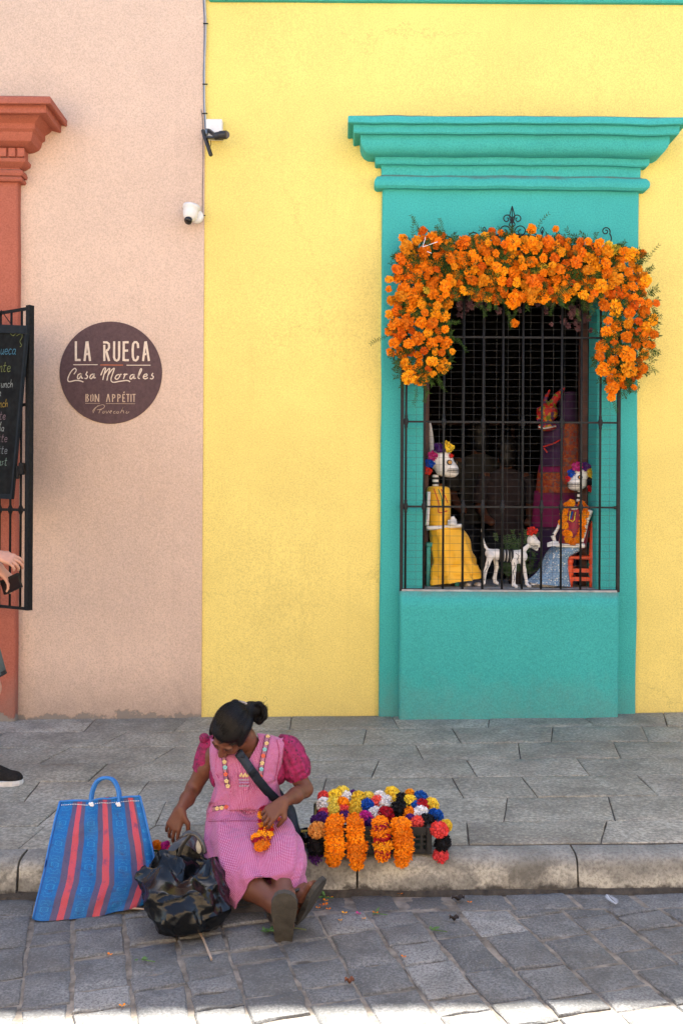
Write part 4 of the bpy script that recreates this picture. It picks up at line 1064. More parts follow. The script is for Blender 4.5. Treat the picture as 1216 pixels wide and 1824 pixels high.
# ---- bushy little plant behind the dog
pl = thing('potted_plant', 'small bushy green plant behind the skeleton dog', 'plant', tuple(W(915, 1035, 6.75)))
b = MB(); rnd = random.Random(3)
for i in range(150):
    x = rnd.gauss(918, 14); y = 1030-abs(rnd.gauss(0, 34)); 
    if y < 962: continue
    sprig(b, W(x, y, 6.72+rnd.uniform(-.06, .06)), Vector((rnd.uniform(-.5, .5), rnd.uniform(-.6, .1), 1)).normalized(), 0.07, rnd, 5, 0.004, 0.022)
b.build('foliage', M('plant_leaf', (0.05, 0.10, 0.03), 0.6, 0.4, 30), pl, kind='stuff')
b = MB(); b.lathe([(0.05, 0), (0.065, 0.09), (0.07, 0.09), (0.06, 0.085)], (W(918, 1040, 6.72).x, 6.72-CAMD, WZ0+0.001), n=14); b.build('pot', M('dark_pot', (0.05, 0.03, 0.02), 0.7), pl, smooth=True)

# ---- costumed figure with a painted animal mask, further inside
DC = 7.25
cf = thing('costume_figure', 'figure in embroidered purple and orange costume with painted horned animal mask', 'costume figure', tuple(W(1000, 1040, DC)))
def patch(name, cols, sc):
    m, n, l, b = new_mat(name); tc = n.new('ShaderNodeTexCoord'); v = n.new('ShaderNodeTexVoronoi'); v.inputs['Scale'].default_value = sc; l.new(tc.outputs['Object'], v.inputs['Vector'])
    sp = n.new('ShaderNodeSeparateColor'); l.new(v.outputs['Color'], sp.inputs[0])
    r = ramp(n, l, sp.outputs[0], [(i/len(cols), c) for i, c in enumerate(cols)]); r.color_ramp.interpolation = 'CONSTANT'
    l.new(r.outputs['Color'], b.inputs['Base Color']); b.inputs['Roughness'].default_value = 0.7; return m
c_or = patch('orange_embroidery', [(0.36, 0.06, 0.01), (0.30, 0.035, 0.012), (0.20, 0.07, 0.05), (0.40, 0.09, 0.02)], 60)
c_pu = M('violet_cloth', (0.055, 0.022, 0.075), 0.8, 0.2, 12); c_mg = M('magenta_cloth', (0.20, 0.012, 0.085), 0.8, 0.2, 12)
def tier(y0, y1, l0, r0, l1, r1, m, name):
    P_ = MB(); ringloft(P_, [(l0, y0, r0, y0, DC, 0.13), ((l0+l1)/2, (y0+y1)/2, (r0+r1)/2, (y0+y1)/2, DC, 0.15), (l1, y1, r1, y1, DC, 0.16)], n=32, fold=lambda s, th: 0.03*math.sin(7*th)); return P_.build(name, m, cf, smooth=True)
tier(752, 832, 966, 1026, 960, 1028, c_pu, 'shirt'); tier(828, 842, 959, 1030, 957, 1032, c_mg, 'sash'); tier(838, 878, 957, 1030, 953, 1032, c_or, 'tunic'); tier(874, 938, 951, 1032, 945, 1036, c_mg, 'skirt'); tier(934, 1045, 944, 1036, 942, 1040, c_pu, 'underskirt')
P_ = MB(); ringloft(P_, [(1003, 752, 1030, 752, DC-0.13, 0.05), (1001, 800, 1034, 800, DC-0.14, 0.06), (998, 850, 1034, 850, DC-0.14, 0.06), (1000, 862, 1030, 862, DC-0.14, 0.05)], cap=True); P_.build('sleeve', c_or, cf, smooth=True)
b = MB(); b.tube(smoothpath([W(966, 796, DC-0.16), W(985, 790, DC-0.18), W(1000, 782, DC-0.17)], 4), 0.006, 6); b.tube([W(968, 798, DC-0.17), W(974, 806, DC-0.17)], 0.006, 6); b.build('red_tie', red_m, cf)
b = MB(); ringloft(b, [(996, 700, 1024, 700, DC+0.02, 0.1), (992, 725, 1026, 725, DC, 0.11), (994, 758, 1028, 758, DC, 0.11)], cap=True); b.build('hood', c_pu, cf, smooth=True)
S = SDF(); S.ell(W(975, 735, DC-0.1), (0.075, 0.07, 0.075), None, 0.02); S.ell(W(974, 760, DC-0.13), (0.068, 0.06, 0.035), None, 0.03); S.chain([W(980, 722, DC-0.1), W(992, 706, DC-0.1), W(1003, 692, DC-0.1)], [0.03, 0.025, 0.014], 0.02); S.chain([W(968, 722, DC-0.08), W(972, 707, DC-0.08), W(978, 695, DC-0.08)], [0.02, 0.014, 0.008], 0.01); S.cap(W(958, 748, DC-0.1), W(958, 728, DC-0.08), 0.014, 0.012, 0.01)
mk = S.build('mask', patch('painted_mask', [(0.55, 0.02, 0.02), (0.6, 0.03, 0.02), (0.55, 0.25, 0.02), (0.20, 0.22, 0.02), (0.5, 0.03, 0.03), (0.12, 0.03, 0.12)], 38), cf, 0.007)
b = MB(); b.tube(smoothpath([W(958, 760, DC-0.18), W(968, 763, DC-0.2), W(980, 761, DC-0.2), W(989, 759, DC-0.17)], 4), 0.006, 5); b.build('teeth', bone, mk)

# ---- two people far back in the shop
skin_d = M('skin_tan', (0.15, 0.06, 0.035), 0.6, 0.1, 30)
def shop_person(label, px, ytop, yfoot_D, D, shirt, pants, lean=0):
    g0 = W(px, 900, D); zt = W(px, ytop, D).z; z0 = 0.352; H = zt-z0; x, y = g0.x, g0.y
    o = thing('person', label, 'person', (x, y, z0)); T = lambda a, b_, c: (x+a*H, y+b_*H, z0+c*H)
    S = SDF(); S.ell(T(0, 0, 0.93), (0.045*H, 0.055*H, 0.068*H)); S.cap(T(0, 0.01, 0.80), T(0, 0, 0.9), 0.032*H, 0.03*H)
    for s in (-1, 1):
        S.chain([T(s*0.10, 0, 0.79), T(s*0.13, 0.01, 0.64), T(s*0.11, -0.09, 0.58), T(s*0.09, -0.12, 0.565)], [0.03*H, 0.026*H, 0.02*H, 0.02*H])
        S.chain([T(s*0.05, 0, 0.5), T(s*0.055, 0, 0.27), T(s*0.055, 0.01, 0.045)], [0.05*H, 0.036*H, 0.025*H]); S.cap(T(s*0.055, 0.02, 0.025), T(s*0.06, -0.09, 0.02), 0.024*H, 0.02*H)
    S.ell(T(0, 0, 0.68), (0.09*H, 0.06*H, 0.14*H)); S.ell(T(0, 0.055, 0.92), (0.01*H, 0.014*H, 0.016*H), None, 0.01)
    S.build('body', skin_d, o, 0.012)
    b = MB(); P = []
    for t, w, d in ((0.50, .10, .075), (0.58, .095, .07), (0.68, .10, .072), (0.76, .115, .068), (0.81, .09, .05), (0.835, .045, .04)):
        P.append([T(w*math.cos(a), d*math.sin(a), t) for a in np.linspace(0, 2*PI, 25)[:-1]])
    b.grid(P, closed=True)
    for s in (-1, 1): b.tube([T(s*.10, 0, .80), T(s*.125, 0.005, .72), T(s*.13, 0.005, .66)], [0.042*H, 0.04*H, 0.042*H], 10)
    b.build('shirt', shirt, o, smooth=True)
    b = MB()
    for s in (-1, 1): b.tube([T(s*.045, 0, .52), T(s*.055, 0, .3), T(s*.055, 0.005, .05)], [0.062*H, 0.048*H, 0.04*H], 12)
    b.build('trousers', pants, o, smooth=True)
    b = MB(); b.ell(T(0, -0.008, 0.945), (0.055*H, 0.064*H, 0.066*H)); b.ell(T(0, -0.035, 0.90), (0.045*H, 0.03*H, 0.06*H)); b.build('hair', M('dark_hair', (0.012, 0.010, 0.009), 0.5, 0.3), o, smooth=True)
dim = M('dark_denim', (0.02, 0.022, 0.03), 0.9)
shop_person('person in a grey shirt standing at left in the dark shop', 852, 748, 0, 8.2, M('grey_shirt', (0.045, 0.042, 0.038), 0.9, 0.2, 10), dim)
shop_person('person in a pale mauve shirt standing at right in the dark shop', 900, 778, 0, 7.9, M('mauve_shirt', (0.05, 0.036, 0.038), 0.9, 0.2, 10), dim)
# counter and shelf in the gloom
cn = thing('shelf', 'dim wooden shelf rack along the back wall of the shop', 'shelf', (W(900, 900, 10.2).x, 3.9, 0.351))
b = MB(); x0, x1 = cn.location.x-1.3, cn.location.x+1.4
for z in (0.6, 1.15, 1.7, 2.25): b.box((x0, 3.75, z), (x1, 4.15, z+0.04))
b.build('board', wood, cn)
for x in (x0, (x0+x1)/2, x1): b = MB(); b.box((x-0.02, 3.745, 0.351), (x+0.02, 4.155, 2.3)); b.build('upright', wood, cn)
# white curtain drawn to the left inside
b = MB(); ringloft(b, [(763, 752, 767, 752, 6.75, 0.01), (763, 775, 771, 775, 6.75, 0.015), (763, 800, 772, 800, 6.75, 0.015), (764, 812, 768, 812, 6.75, 0.01)], n=16, cap=True)
tag(b.build('curtain', M('white_cotton', (0.6, 0.58, 0.54), 0.9), smooth=True), 'scrap of white curtain behind the yellow dressed doll', 'curtain')
# ================================================================ ROUND WALL SIGN
def ribbon(b, pts, w, nrm=(0, -1, 0), k=4, smooth=True, th=0.0):
    pts = smoothpath(pts, k) if smooth and len(pts) > 2 else [Vector(p) for p in pts]
    nrm = Vector(nrm); L = []; R = []
    for i, p in enumerate(pts):
        t = pts[min(i+1, len(pts)-1)]-pts[max(i-1, 0)]
        s_ = t.cross(nrm); s_ = s_.normalized()*w/2 if s_.length > 1e-9 else Vector((w/2, 0, 0)); L.append(p-s_); R.append(p+s_)
    b.grid([[l, r] for l, r in zip(L, R)], uv=False)
sg = thing('wall_sign', 'round dark brown sign lettered LA RUECA Casa Morales on the pink wall', 'sign', tuple(W(198, 664, CAMD)))
c = W(198, 664, CAMD); Rs = 91*CAMD/F
b = MB(); b.lathe([(0.0, 0.008), (Rs-0.002, 0.008), (Rs, 0.006), (Rs, -0.004)], (c.x, 0, c.z), (0, -1, 0), 72)
b.build('board', M('sign_brown', (0.088, 0.047, 0.047), 0.75, 0.18, 55, 0.25, 160), sg)
cream_p = M('sign_cream_paint', (0.68, 0.55, 0.42), 0.8, 0.12, 60); org_p = M('sign_orange_paint', (0.55, 0.16, 0.07), 0.8, 0.1)
def zp(x, y, d=0.0095): p = W(100+x/6.08, 590+y/6.08, CAMD); return Vector((p.x, -d, p.z))
def strokes(name, LL, w, mat, smooth=False, d=0.0095, parent=sg):
    b = MB()
    for i, L in enumerate(LL): ribbon(b, [zp(x, y, d+0.00012*(i % 7)) for x, y in L], w/6.08*CAMD/F, smooth=smooth)
    return b.build(name, mat, parent)
for LL in ([[(221, 112), (221, 320)], [(212, 314), (272, 314)]], [[(338, 115), (314, 325)], [(345, 112), (374, 325)], [(325, 250), (350, 250)]],
    [[(528, 150), (528, 325)], [(515, 123), (556, 123), (578, 140), (580, 180), (566, 206), (545, 214)], [(548, 214), (580, 325)]], [[(635, 112), (633, 285), (644, 314), (662, 320), (680, 312), (688, 285), (688, 112)]],
    [[(738, 112), (736, 325)], [(748, 122), (791, 122)], [(748, 212), (785, 212)], [(748, 316), (793, 316)]], [[(894, 185), (890, 140), (874, 120), (856, 120), (840, 140), (834, 200), (836, 280), (848, 315), (868, 320), (886, 305), (893, 270)]],
    [[(972, 115), (946, 325)], [(976, 112), (1010, 325)], [(956, 250), (982, 250)]]): strokes('letter', LL, 24, cream_p)
strokes('underline', [[(192, 365), (455, 365)]], 8, cream_p); strokes('underline', [[(484, 367), (732, 369)]], 8, org_p); strokes('underline', [[(768, 370), (1028, 370)]], 8, cream_p)
strokes('script_lettering', [[(200, 468), (225, 425), (205, 405), (162, 450), (133, 520), (150, 548), (215, 535), (270, 540), (302, 552)], [(275, 460), (245, 475), (238, 510), (255, 515), (278, 480), (285, 460), (280, 505), (300, 510)],
    [(345, 440), (330, 470), (348, 490), (335, 515), (315, 510)], [(412, 465), (385, 475), (372, 505), (390, 515), (415, 480), (422, 462), (415, 505), (435, 505)],
    [(490, 480), (520, 410), (542, 405), (525, 470), (512, 530)], [(525, 470), (570, 415), (588, 410), (568, 480), (557, 535)], [(568, 480), (610, 420), (637, 405), (615, 470), (600, 530), (625, 555), (690, 545), (770, 535), (808, 550)],
    [(690, 470), (660, 480), (645, 510), (665, 522), (690, 500), (700, 472), (715, 470)], [(735, 475), (752, 465), (745, 490), (735, 520)], [(745, 492), (758, 470), (778, 468)],
    [(845, 470), (815, 480), (805, 510), (822, 518), (848, 485), (855, 468), (848, 512), (868, 510)], [(895, 495), (930, 425), (922, 408), (905, 450), (893, 505), (912, 515)],
    [(955, 495), (988, 485), (985, 465), (960, 475), (950, 505), (970, 518), (1000, 505)], [(1055, 455), (1040, 480), (1060, 495), (1045, 518), (1022, 512)]], 12, cream_p, True)
tan_p = M('sign_tan_paint', (0.50, 0.36, 0.25), 0.8, 0.15, 60)
for LL in ([[(331, 682), (331, 768)], [(341, 684), (355, 695), (344, 720), (358, 742), (346, 766)]], [[(384, 690), (381, 745), (388, 766)], [(398, 682), (408, 700), (406, 760)]], [[(430, 768), (430, 682)], [(432, 690), (464, 762)], [(468, 768), (468, 682)]],
    [[(552, 768), (569, 682)], [(571, 682), (588, 768)]], [[(617, 768), (617, 682)], [(620, 686), (642, 694), (643, 716), (622, 728)]], [[(674, 768), (674, 682)], [(677, 686), (699, 694), (700, 716), (679, 728)]], [[(728, 682), (728, 768)], [(730, 686), (752, 686)], [(730, 725), (748, 725)], [(730, 764), (754, 764)], [(736, 668), (747, 657)]],
    [[(766, 686), (800, 686)], [(784, 686), (784, 768)]], [[(817, 682), (817, 768)]], [[(832, 686), (866, 686)], [(849, 686), (849, 768)]]): strokes('letter', LL, 11, tan_p)
strokes('underline', [[(322, 783), (480, 783)]], 4, MATS['sign_tan_paint']); strokes('underline', [[(545, 785), (862, 787)]], 4, MATS['sign_tan_paint'])
strokes('thin_script', [[(405, 890), (430, 840), (465, 802)], [(400, 872), (430, 830), (500, 798), (532, 810), (510, 840), (450, 852)], [(470, 890), (485, 852), (500, 855)], [(520, 865), (508, 885), (525, 888), (535, 866)], [(548, 862), (555, 890), (580, 860)], [(588, 880), (610, 868), (600, 860), (586, 880), (600, 892)], [(650, 865), (630, 875), (632, 892), (652, 886)], [(672, 866), (660, 885), (676, 890), (686, 868)], [(700, 890), (732, 825), (716, 865), (735, 862), (738, 890)], [(775, 868), (762, 885), (778, 890), (797, 870)]], 5, MATS['sign_tan_paint'], True)

# ================================================================ IRON GATE LEAF AND CHALKBOARD (left edge)
def DL(px): return 1/(1/5.84+(57-px)/57*(1/6.01-1/5.84))
gate = thing('iron_gate_leaf', 'black iron window gate leaf swung open in front of the pink wall, far left', 'gate', tuple(W(52, 1087, DL(52))))
zt, zb_ = W(52, 546, DL(52)).z, W(52, 1087, DL(52)).z
def gp(px, z): p = W(px, 900, DL(px)); return Vector((p.x, p.y, z))
gdir = (gp(0, 0)-gp(57, 0)).normalized(); gn = Vector((gdir.y, -gdir.x, 0)); gn = gn if gn.y < 0 else -gn
b = MB(); b.bar(gp(52, zb_), gp(52, zt+0.006), 0.034, 0.036, tuple(gn)); b.build('post', iron, gate)
b = MB(); b.bar(gp(-96, zb_), gp(-96, zt+0.006), 0.03, 0.03, tuple(gn)); b.build('post', iron, gate)
zm = W(30, 908, DL(30)).z; zm2 = W(30, 722, DL(30)).z
for z in (zt-0.01, zb_+0.008, zm, zm2):
    b = MB(); b.bar(gp(-96, z), gp(51, z), 0.014, 0.018); b.build('rail', iron, gate)
for px in (37.5, 19, 0, -19, -38, -57, -76):
    p = gp(px, 0); b = MB(); r = 0.0075
    b.lathe([(r, zb_), (r, zm-0.03), (r*2, zm-0.012), (r*2.4, zm), (r*2, zm+0.012), (r, zm+0.03), (r, zt)], (p.x, p.y, 0), n=8); b.build('bar', iron, gate, smooth=True)
b = MB(); zz = W(42, 833, 5.88).z; p = gp(41, zz); b.box((p.x-0.012, p.y-0.05, zz-0.045), (p.x+0.02, p.y-0.018, zz+0.03), 0.004); b.box((p.x-0.03, p.y-0.04, zz-0.07), (p.x-0.0125, p.y-0.02, zz+0.01), 0.003); b.build('lock', iron, gate)
b = MB(); zz = W(42, 722, 5.88).z; p = gp(43, zz); b.bar(p-gdir*-0.02, p+gdir*0.04, 0.016); b.build('bolt', iron, gate)
cb = thing('chalkboard', 'black chalkboard menu hung on the open iron gate leaf', 'chalkboard', tuple(gp(-20, zm)+gn*0.05))
def bp(px, py, off=0.05): return W(px, py, DL(px)-off*1.02)
quad = [(-95, 574), (51, 580), (23, 888), (-80, 884)]
def bq(u, v, off):
    (x0, y0), (x1, y1), (x2, y2), (x3, y3) = quad
    x = (x0*(1-u)+x1*u)*(1-v)+(x3*(1-u)+x2*u)*v; y = (y0*(1-u)+y1*u)*(1-v)+(y3*(1-u)+y2*u)*v
    return bp(x, y, off)
b = MB(); vs = [bq(u, v, o_) for o_ in (0.052, 0.034) for u, v in ((0, 0), (1, 0), (1, 1), (0, 1))]; b.add(vs, [(0, 3, 2, 1), (4, 5, 6, 7), (0, 1, 5, 4), (1, 2, 6, 5), (2, 3, 7, 6), (3, 0, 4, 7)])
b.build('slate', M('chalk_slate', (0.010, 0.011, 0.011), 0.85, 0.5, 20, spec=0.12), cb)
for (u0, v0), (u1, v1), w in (((0, 0.025), (1, 0.025), 0.05), ((0, 0.99), (1, 0.99), 0.03), ((0.993, 0), (0.993, 1), 0.016), ((0.01, 0), (0.01, 1), 0.03)):
    b = MB(); b.bar(bq(u0, v0, 0.06), bq(u1, v1, 0.06), w, 0.02, tuple(gn)); b.build('frame_rail', M('board_frame', (0.012, 0.016, 0.02), 0.7, 0.3, 20, spec=0.15), cb)
b = MB(); b.tube([bp(-10, 578, 0.03), bp(3, 553, 0.01)], 0.003, 5); b.tube([bp(22, 580, 0.03), bp(3, 553, 0.01)], 0.003, 5); b.build('chain', iron, cb)
GL = dict(e=[[(0, .5), (.5, .55), (.4, .95), (.1, .9), (0, .4), (.25, 0), (.6, .15)]], c=[[(.5, .85), (.2, 1), (0, .5), (.2, 0), (.55, .15)]], a=[[(.5, .9), (.15, .95), (0, .4), (.2, 0), (.5, .4), (.52, .95), (.5, .1), (.65, 0)]],
    n=[[(0, 1), (.02, 0), (.1, .7), (.35, 1), (.45, .7), (.47, 0), (.6, .05)]], t=[[(.2, 1.7), (.15, .2), (.3, 0), (.45, .1)], [(-.05, 1.05), (.45, 1.1)]], u=[[(0, 1), (.02, .2), (.2, 0), (.42, .3), (.45, 1), (.45, .1), (.6, 0)]],
    h=[[(0, 1.9), (0, 0), (.1, .7), (.35, 1), (.45, .6), (.46, 0)]], r=[[(0, 1), (.02, 0), (.08, .7), (.35, 1)]], B=[[(0, 0), (.05, 1.9), (.5, 1.7), (.45, 1.1), (.1, 1), (.55, .8), (.5, .1), (0, 0)]], l=[[(.1, 1.9), (.05, .2), (.2, 0)]],
    o=[[(.25, 1), (0, .5), (.25, 0), (.5, .5), (.25, 1)]], s=[[(.4, .9), (.1, .8), (.35, .4), (.05, .05)]], b=[[(0, 1.9), (0, 0), (.4, .2), (.45, .8), (.1, .9)]], y=[[(0, 1), (.2, .2), (.45, 1), (.2, -.7)]])
chalk = lambda nm, c: M('chalk_'+nm, tuple(v*0.5 for v in c) if c else c, 0.95, 0.5, 150)
for txt, xr_, yb_, h_, col in (('ueca', 29, 631, 9.5, chalk('blue', (0.10, 0.33, 0.48))), ('ante', 20, 662, 10, chalk('olive', (0.28, 0.33, 0.10))), ('Brunch', 24, 690, 7.5, chalk('white', (0.42, 0.45, 0.42))), ('on', 3, 705, 7, chalk('white', None)), ('lunch', 15, 725, 7.5, chalk('yellow', (0.45, 0.30, 0.05))),
        ('atte', 11, 747, 8, chalk('pink', (0.33, 0.22, 0.24))), ('ey', 4, 758, 7, chalk('white', None)), ('ba', 8, 768, 7, chalk('white', None)), ('atte', 14, 787, 8, chalk('pink', None)), ('atte', 14, 808, 8, chalk('grey', (0.30, 0.32, 0.34))), ('toast', 14, 829, 8, chalk('green', (0.30, 0.42, 0.33)))):
    wd = sum(0.72 for ch_ in txt)*h_; x = xr_-wd; b = MB()
    for ch_ in txt:
        for L in GL[ch_]: ribbon(b, [bp(x+(q[0]+0.15*q[1])*h_, yb_-q[1]*h_, 0.0545) for q in L], 0.0042, tuple(gn))
        x += 0.72*h_
    b.build('chalk_writing', col, cb)
b = MB()
for L in ([(19, 594), (24, 598), (30, 593), (38, 592), (40, 600), (36, 608), (39, 615), (36, 618)], [(30, 598), (36, 595), (40, 593)]): ribbon(b, [bp(x, y, 0.0545) for x, y in L], 0.004, tuple(gn))
b.build('chalk_flourish', MATS['chalk_olive'], cb)

# ================================================================ CAMERAS AND CABLES
dc = thing('dome_camera', 'white dome security camera on the pink wall near the yellow corner', 'security camera', tuple(W(342, 385, 6.3)))
wp = M('white_plastic', (0.72, 0.71, 0.68), 0.35, 0.06, 40); bp_ = M('black_plastic', (0.02, 0.02, 0.022), 0.4, 0.2)
c = W(340, 383, 6.26); k = 6.3/F
b = MB(); b.lathe([(0.030, 0), (0.045, 0.006), (0.045, 0.02), (0.03, 0.03)], (W(351, 384, 6.3).x, -0.031, c.z), (0, -1, 0.0), 20)
b.build('wall_mount', wp, dc, smooth=True)
b = MB(); b.lathe([(0.02, 0.05), (0.056, 0.045), (0.058, 0.028), (0.05, 0.022), (0.05, 0.0), (0.045, -0.03), (0.03, -0.052), (0.008, -0.062)], (c.x, -0.085, c.z+0.015), (0.12, 0.15, 1), 24); b.build('housing', wp, dc, smooth=True)
b = MB(); b.lathe([(0.0, 0.012), (0.02, 0.010), (0.027, 0.0), (0.024, -0.02)], (W(334, 392, 6.2).x, -0.122, W(334, 392, 6.2).z), (-0.3, -0.75, -0.6), 18); b.build('lens', M('lens_glass', (0.01, 0.009, 0.01), 0.1, 0.1), dc, smooth=True)
bc = thing('bullet_camera', 'black bullet security camera with white junction box on the yellow wall', 'security camera', tuple(W(380, 235, 6.3)))
p0, p1 = W(368, 250, CAMD-0.03), W(396.5, 214.5, CAMD-0.03)
b = MB(); b.box((p0.x, -0.055, p0.z+0.012), (p1.x, 0.011, p1.z), 0.004); b.build('junction_box', wp, bc)
b = MB(); b.tube([W(383, 243, 6.2), W(392, 241.5, 6.19)], [0.024, 0.026], 14); b.tube([W(392, 241, 6.19), W(404, 240, 6.18)], [0.027, 0.027], 16); b.build('housing', bp_, bc, smooth=False)
b = MB(); b.lathe([(0.0, 0.002), (0.02, 0.002), (0.022, 0.0)], W(404.3, 240, 6.18), W(414, 240, 6.14)-W(404, 240, 6.18), 16); b.build('lens', M('smoked_glass', (0.12, 0.10, 0.09), 0.15, 0.1), bc)
b = MB(); b.bar(W(368, 245, 6.25), W(397, 247, 6.22), 0.03, 0.012); b.bar(W(372, 232, 6.28), W(383, 241, 6.22), 0.02, 0.02); b.build('bracket', bp_, bc)
b = MB(); b.bar(W(361.5, 232, 6.27), W(376, 277, 6.22), 0.019, 0.019); b.build('sun_arm', bp_, bc)
b = MB(); b.lathe([(0.018, -0.03), (0.02, 0.0), (0.014, 0.03)], W(366.5, 238, 6.29), (0.2, 0, 1), 10); b.build('gland', M('steel', (0.3, 0.3, 0.3), 0.35, 0.2, metal=0.8), bc, smooth=True)
b = MB(); b.tube(smoothpath([W(375, 250, 6.25), W(376, 257, 6.26), W(373, 263, 6.3), W(369, 266, 6.33)], 4), 0.0025, 6); b.build('pigtail', bp_, bc)
cab = thing('cable_bundle', 'thin grey and blue cables running down the joint of the two walls', 'cables', tuple(W(365, 100, 6.33)))
for nm, L, r, col in (('grey_cable', [(363, -60), (365, 0), (367, 40), (366.5, 70), (365, 110), (364.5, 150), (365, 190), (367, 218), (367, 236)], 0.0045, (0.42, 0.43, 0.43)), ('blue_cable', [(361.5, -60), (362.5, 0), (364, 40), (363.5, 100), (362.6, 130), (363, 170), (364, 205), (366, 230)], 0.003, (0.06, 0.14, 0.24)), ('black_wire', [(358.5, 195), (361, 215), (361.5, 245), (362, 290), (361, 330), (360.5, 380), (358, 384)], 0.002, (0.05, 0.05, 0.05))):
    b = MB(); b.tube(smoothpath([W(x, y, CAMD-0.006) for x, y in L], 5), r, 6); b.build(nm, M('cable_'+nm, col, 0.5, 0.15), cab, smooth=True)
b = MB()
for x, y in ((366, 42), (365, 150), (364.5, 202), (361, 384)): b.bar(W(x-4, y, CAMD-0.012), W(x+5, y, CAMD-0.012), 0.006)
b.build('clip', iron, cab)

# ================================================================ STRIPED MARKET BAG
def bagmat():
    m, n, l, b = new_mat('woven_plastic_stripes'); uvn = n.new('ShaderNodeUVMap'); sp = n.new('ShaderNodeSeparateXYZ'); l.new(uvn.outputs[0], sp.inputs[0])
    wob = nnoise(n, l, 9, 3, 0.5, 'UV')
    u = mth(n, l, 'ADD', sp.outputs['X'], mth(n, l, 'MULTIPLY_ADD', wob.outputs['Fac'], 0.016, -0.008))
    blue = (0.006, 0.105, 0.36); cyan = (0.025, 0.26, 0.52); pur = (0.095, 0.058, 0.125); red = (0.56, 0.055, 0.065); nav = (0.015, 0.055, 0.25)
    st = [(0.0, nav), (0.02, blue), (0.165, pur), (0.225, red), (0.285, pur), (0.335, blue), (0.475, pur), (0.53, red), (0.59, pur), (0.64, blue), (0.79, pur), (0.84, red), (0.90, pur), (0.925, blue)]
    r = ramp(n, l, u, st); r.color_ramp.interpolation = 'CONSTANT'
    isb = ramp(n, l, u, [(0.0, 0), (0.03, 1), (0.16, 0), (0.345, 1), (0.465, 0), (0.65, 1), (0.78, 0), (0.935, 1)]); isb.color_ramp.interpolation = 'CONSTANT'
    # looping scroll figures in the blue bands, mirrored about each band's middle
    tri = lambda x, per, off: mth(n, l, 'PINGPONG', mth(n, l, 'ADD', x, off), per)
    uu = tri(sp.outputs['X'], 0.0775, 0.2125); cb_ = n.new('ShaderNodeCombineXYZ'); l.new(mth(n, l, 'MULTIPLY', uu, 11.0), cb_.inputs[0]); l.new(mth(n, l, 'MULTIPLY', tri(sp.outputs['Y'], 0.09, 0.0), 9.0), cb_.inputs[1])
    v = n.new('ShaderNodeTexVoronoi'); v.feature = 'SMOOTH_F1'; v.inputs['Scale'].default_value = 3.0; l.new(cb_.outputs[0], v.inputs['Vector'])
    rings = mth(n, l, 'ABSOLUTE', mth(n, l, 'SUBTRACT', mth(n, l, 'FRACT', mth(n, l, 'MULTIPLY', v.outputs['Distance'], 4.2)), 0.5))
    line = ramp(n, l, rings, [(0.06, 1.0), (0.14, 0.0)]).outputs['Color']
    c = mixc(n, l, mth(n, l, 'MULTIPLY', mth(n, l, 'MULTIPLY', line, isb.outputs['Color']), 0.75), r.outputs['Color'], cyan)
    # weave + horizontal streaks
    stv = nnoise(n, l, 40, 3, 0.6, 'UV'); mp = n.new('ShaderNodeMapping'); mp.inputs['Scale'].default_value = (1, 18, 1); l.new(uvn.outputs[0], mp.inputs[0]); l.new(mp.outputs[0], stv.inputs['Vector'])
    c = mixc(n, l, ramp(n, l, stv.outputs['Fac'], [(0.4, 0.0), (0.62, 0.38)]).outputs['Color'], c, mixc(n, l, 0.5, c, cyan))
    dirt = nnoise(n, l, 13, 4, 0.6, 'UV'); c = mixc(n, l, ramp(n, l, dirt.outputs['Fac'], [(0.56, 0.0), (0.68, 0.55)]).outputs['Color'], c, (0.03, 0.05, 0.14))
    wv = n.new('ShaderNodeTexChecker'); wv.inputs['Scale'].default_value = 170; l.new(uvn.outputs[0], wv.inputs['Vector']); wv.inputs['Color1'].default_value = (1, 1, 1, 1); wv.inputs['Color2'].default_value = (0.68, 0.68, 0.68, 1)
    c = mixc(n, l, 0.8, c, wv.outputs['Color'], 'MULTIPLY')
    l.new(c, b.inputs['Base Color']); b.inputs['Roughness'].default_value = 0.5; b.inputs['Specular IOR Level'].default_value = 0.25
    bump(n, l, b, wv.outputs['Fac'], 0.25, 0.003); return m
bagm = bagmat()
bag = thing('market_bag', 'blue red and purple striped woven plastic market bag on the road', 'shopping bag', tuple(W(160, 1625, 3.55)))
def bagpt(u, v, side):
    """u across, v up; side +1 street face, -1 wall face"""
    L = [(60, 1636, 3.60), (78, 1560, 3.66), (92, 1490, 3.73), (107, 1428, 3.80)]; Rr = [(268, 1606, 3.71), (281, 1570, 3.73), (270, 1500, 3.78), (250, 1417, 3.83)]
    t = v*3; i = min(int(t), 2); f = t-i
    a = [W(*L[j]) for j in range(4)]; c_ = [W(*Rr[j]) for j in range(4)]
    l_ = a[i].lerp(a[i+1], f); r_ = c_[i].lerp(c_[i+1], f)
    p = l_.lerp(r_, u); th = (0.055*(1-v)**0.8+0.006)*min(1, (4*u*(1-u))**0.35+0.02)
    w = 0.017*mnoise.noise(Vector((u*4, v*3.2, side*3)))+0.008*mnoise.noise(Vector((u*9, v*8, side)))+0.012*math.sin(v*5+u*3)*(1-abs(2*u-1))*v*(1-v)*2
    bot = 0.018*math.sin(PI*u)*(1-v)**3
    return p+Vector((0, -side*th-w, 0.25*side*th*(1-v)-bot))
nu, nv = 40, 44
P_ = MB(); P_.grid([[bagpt(i/nu, j/nv, 1) for i in range(nu+1)] for j in range(nv+1)]); P_.build('front_panel', bagm, bag, smooth=True)
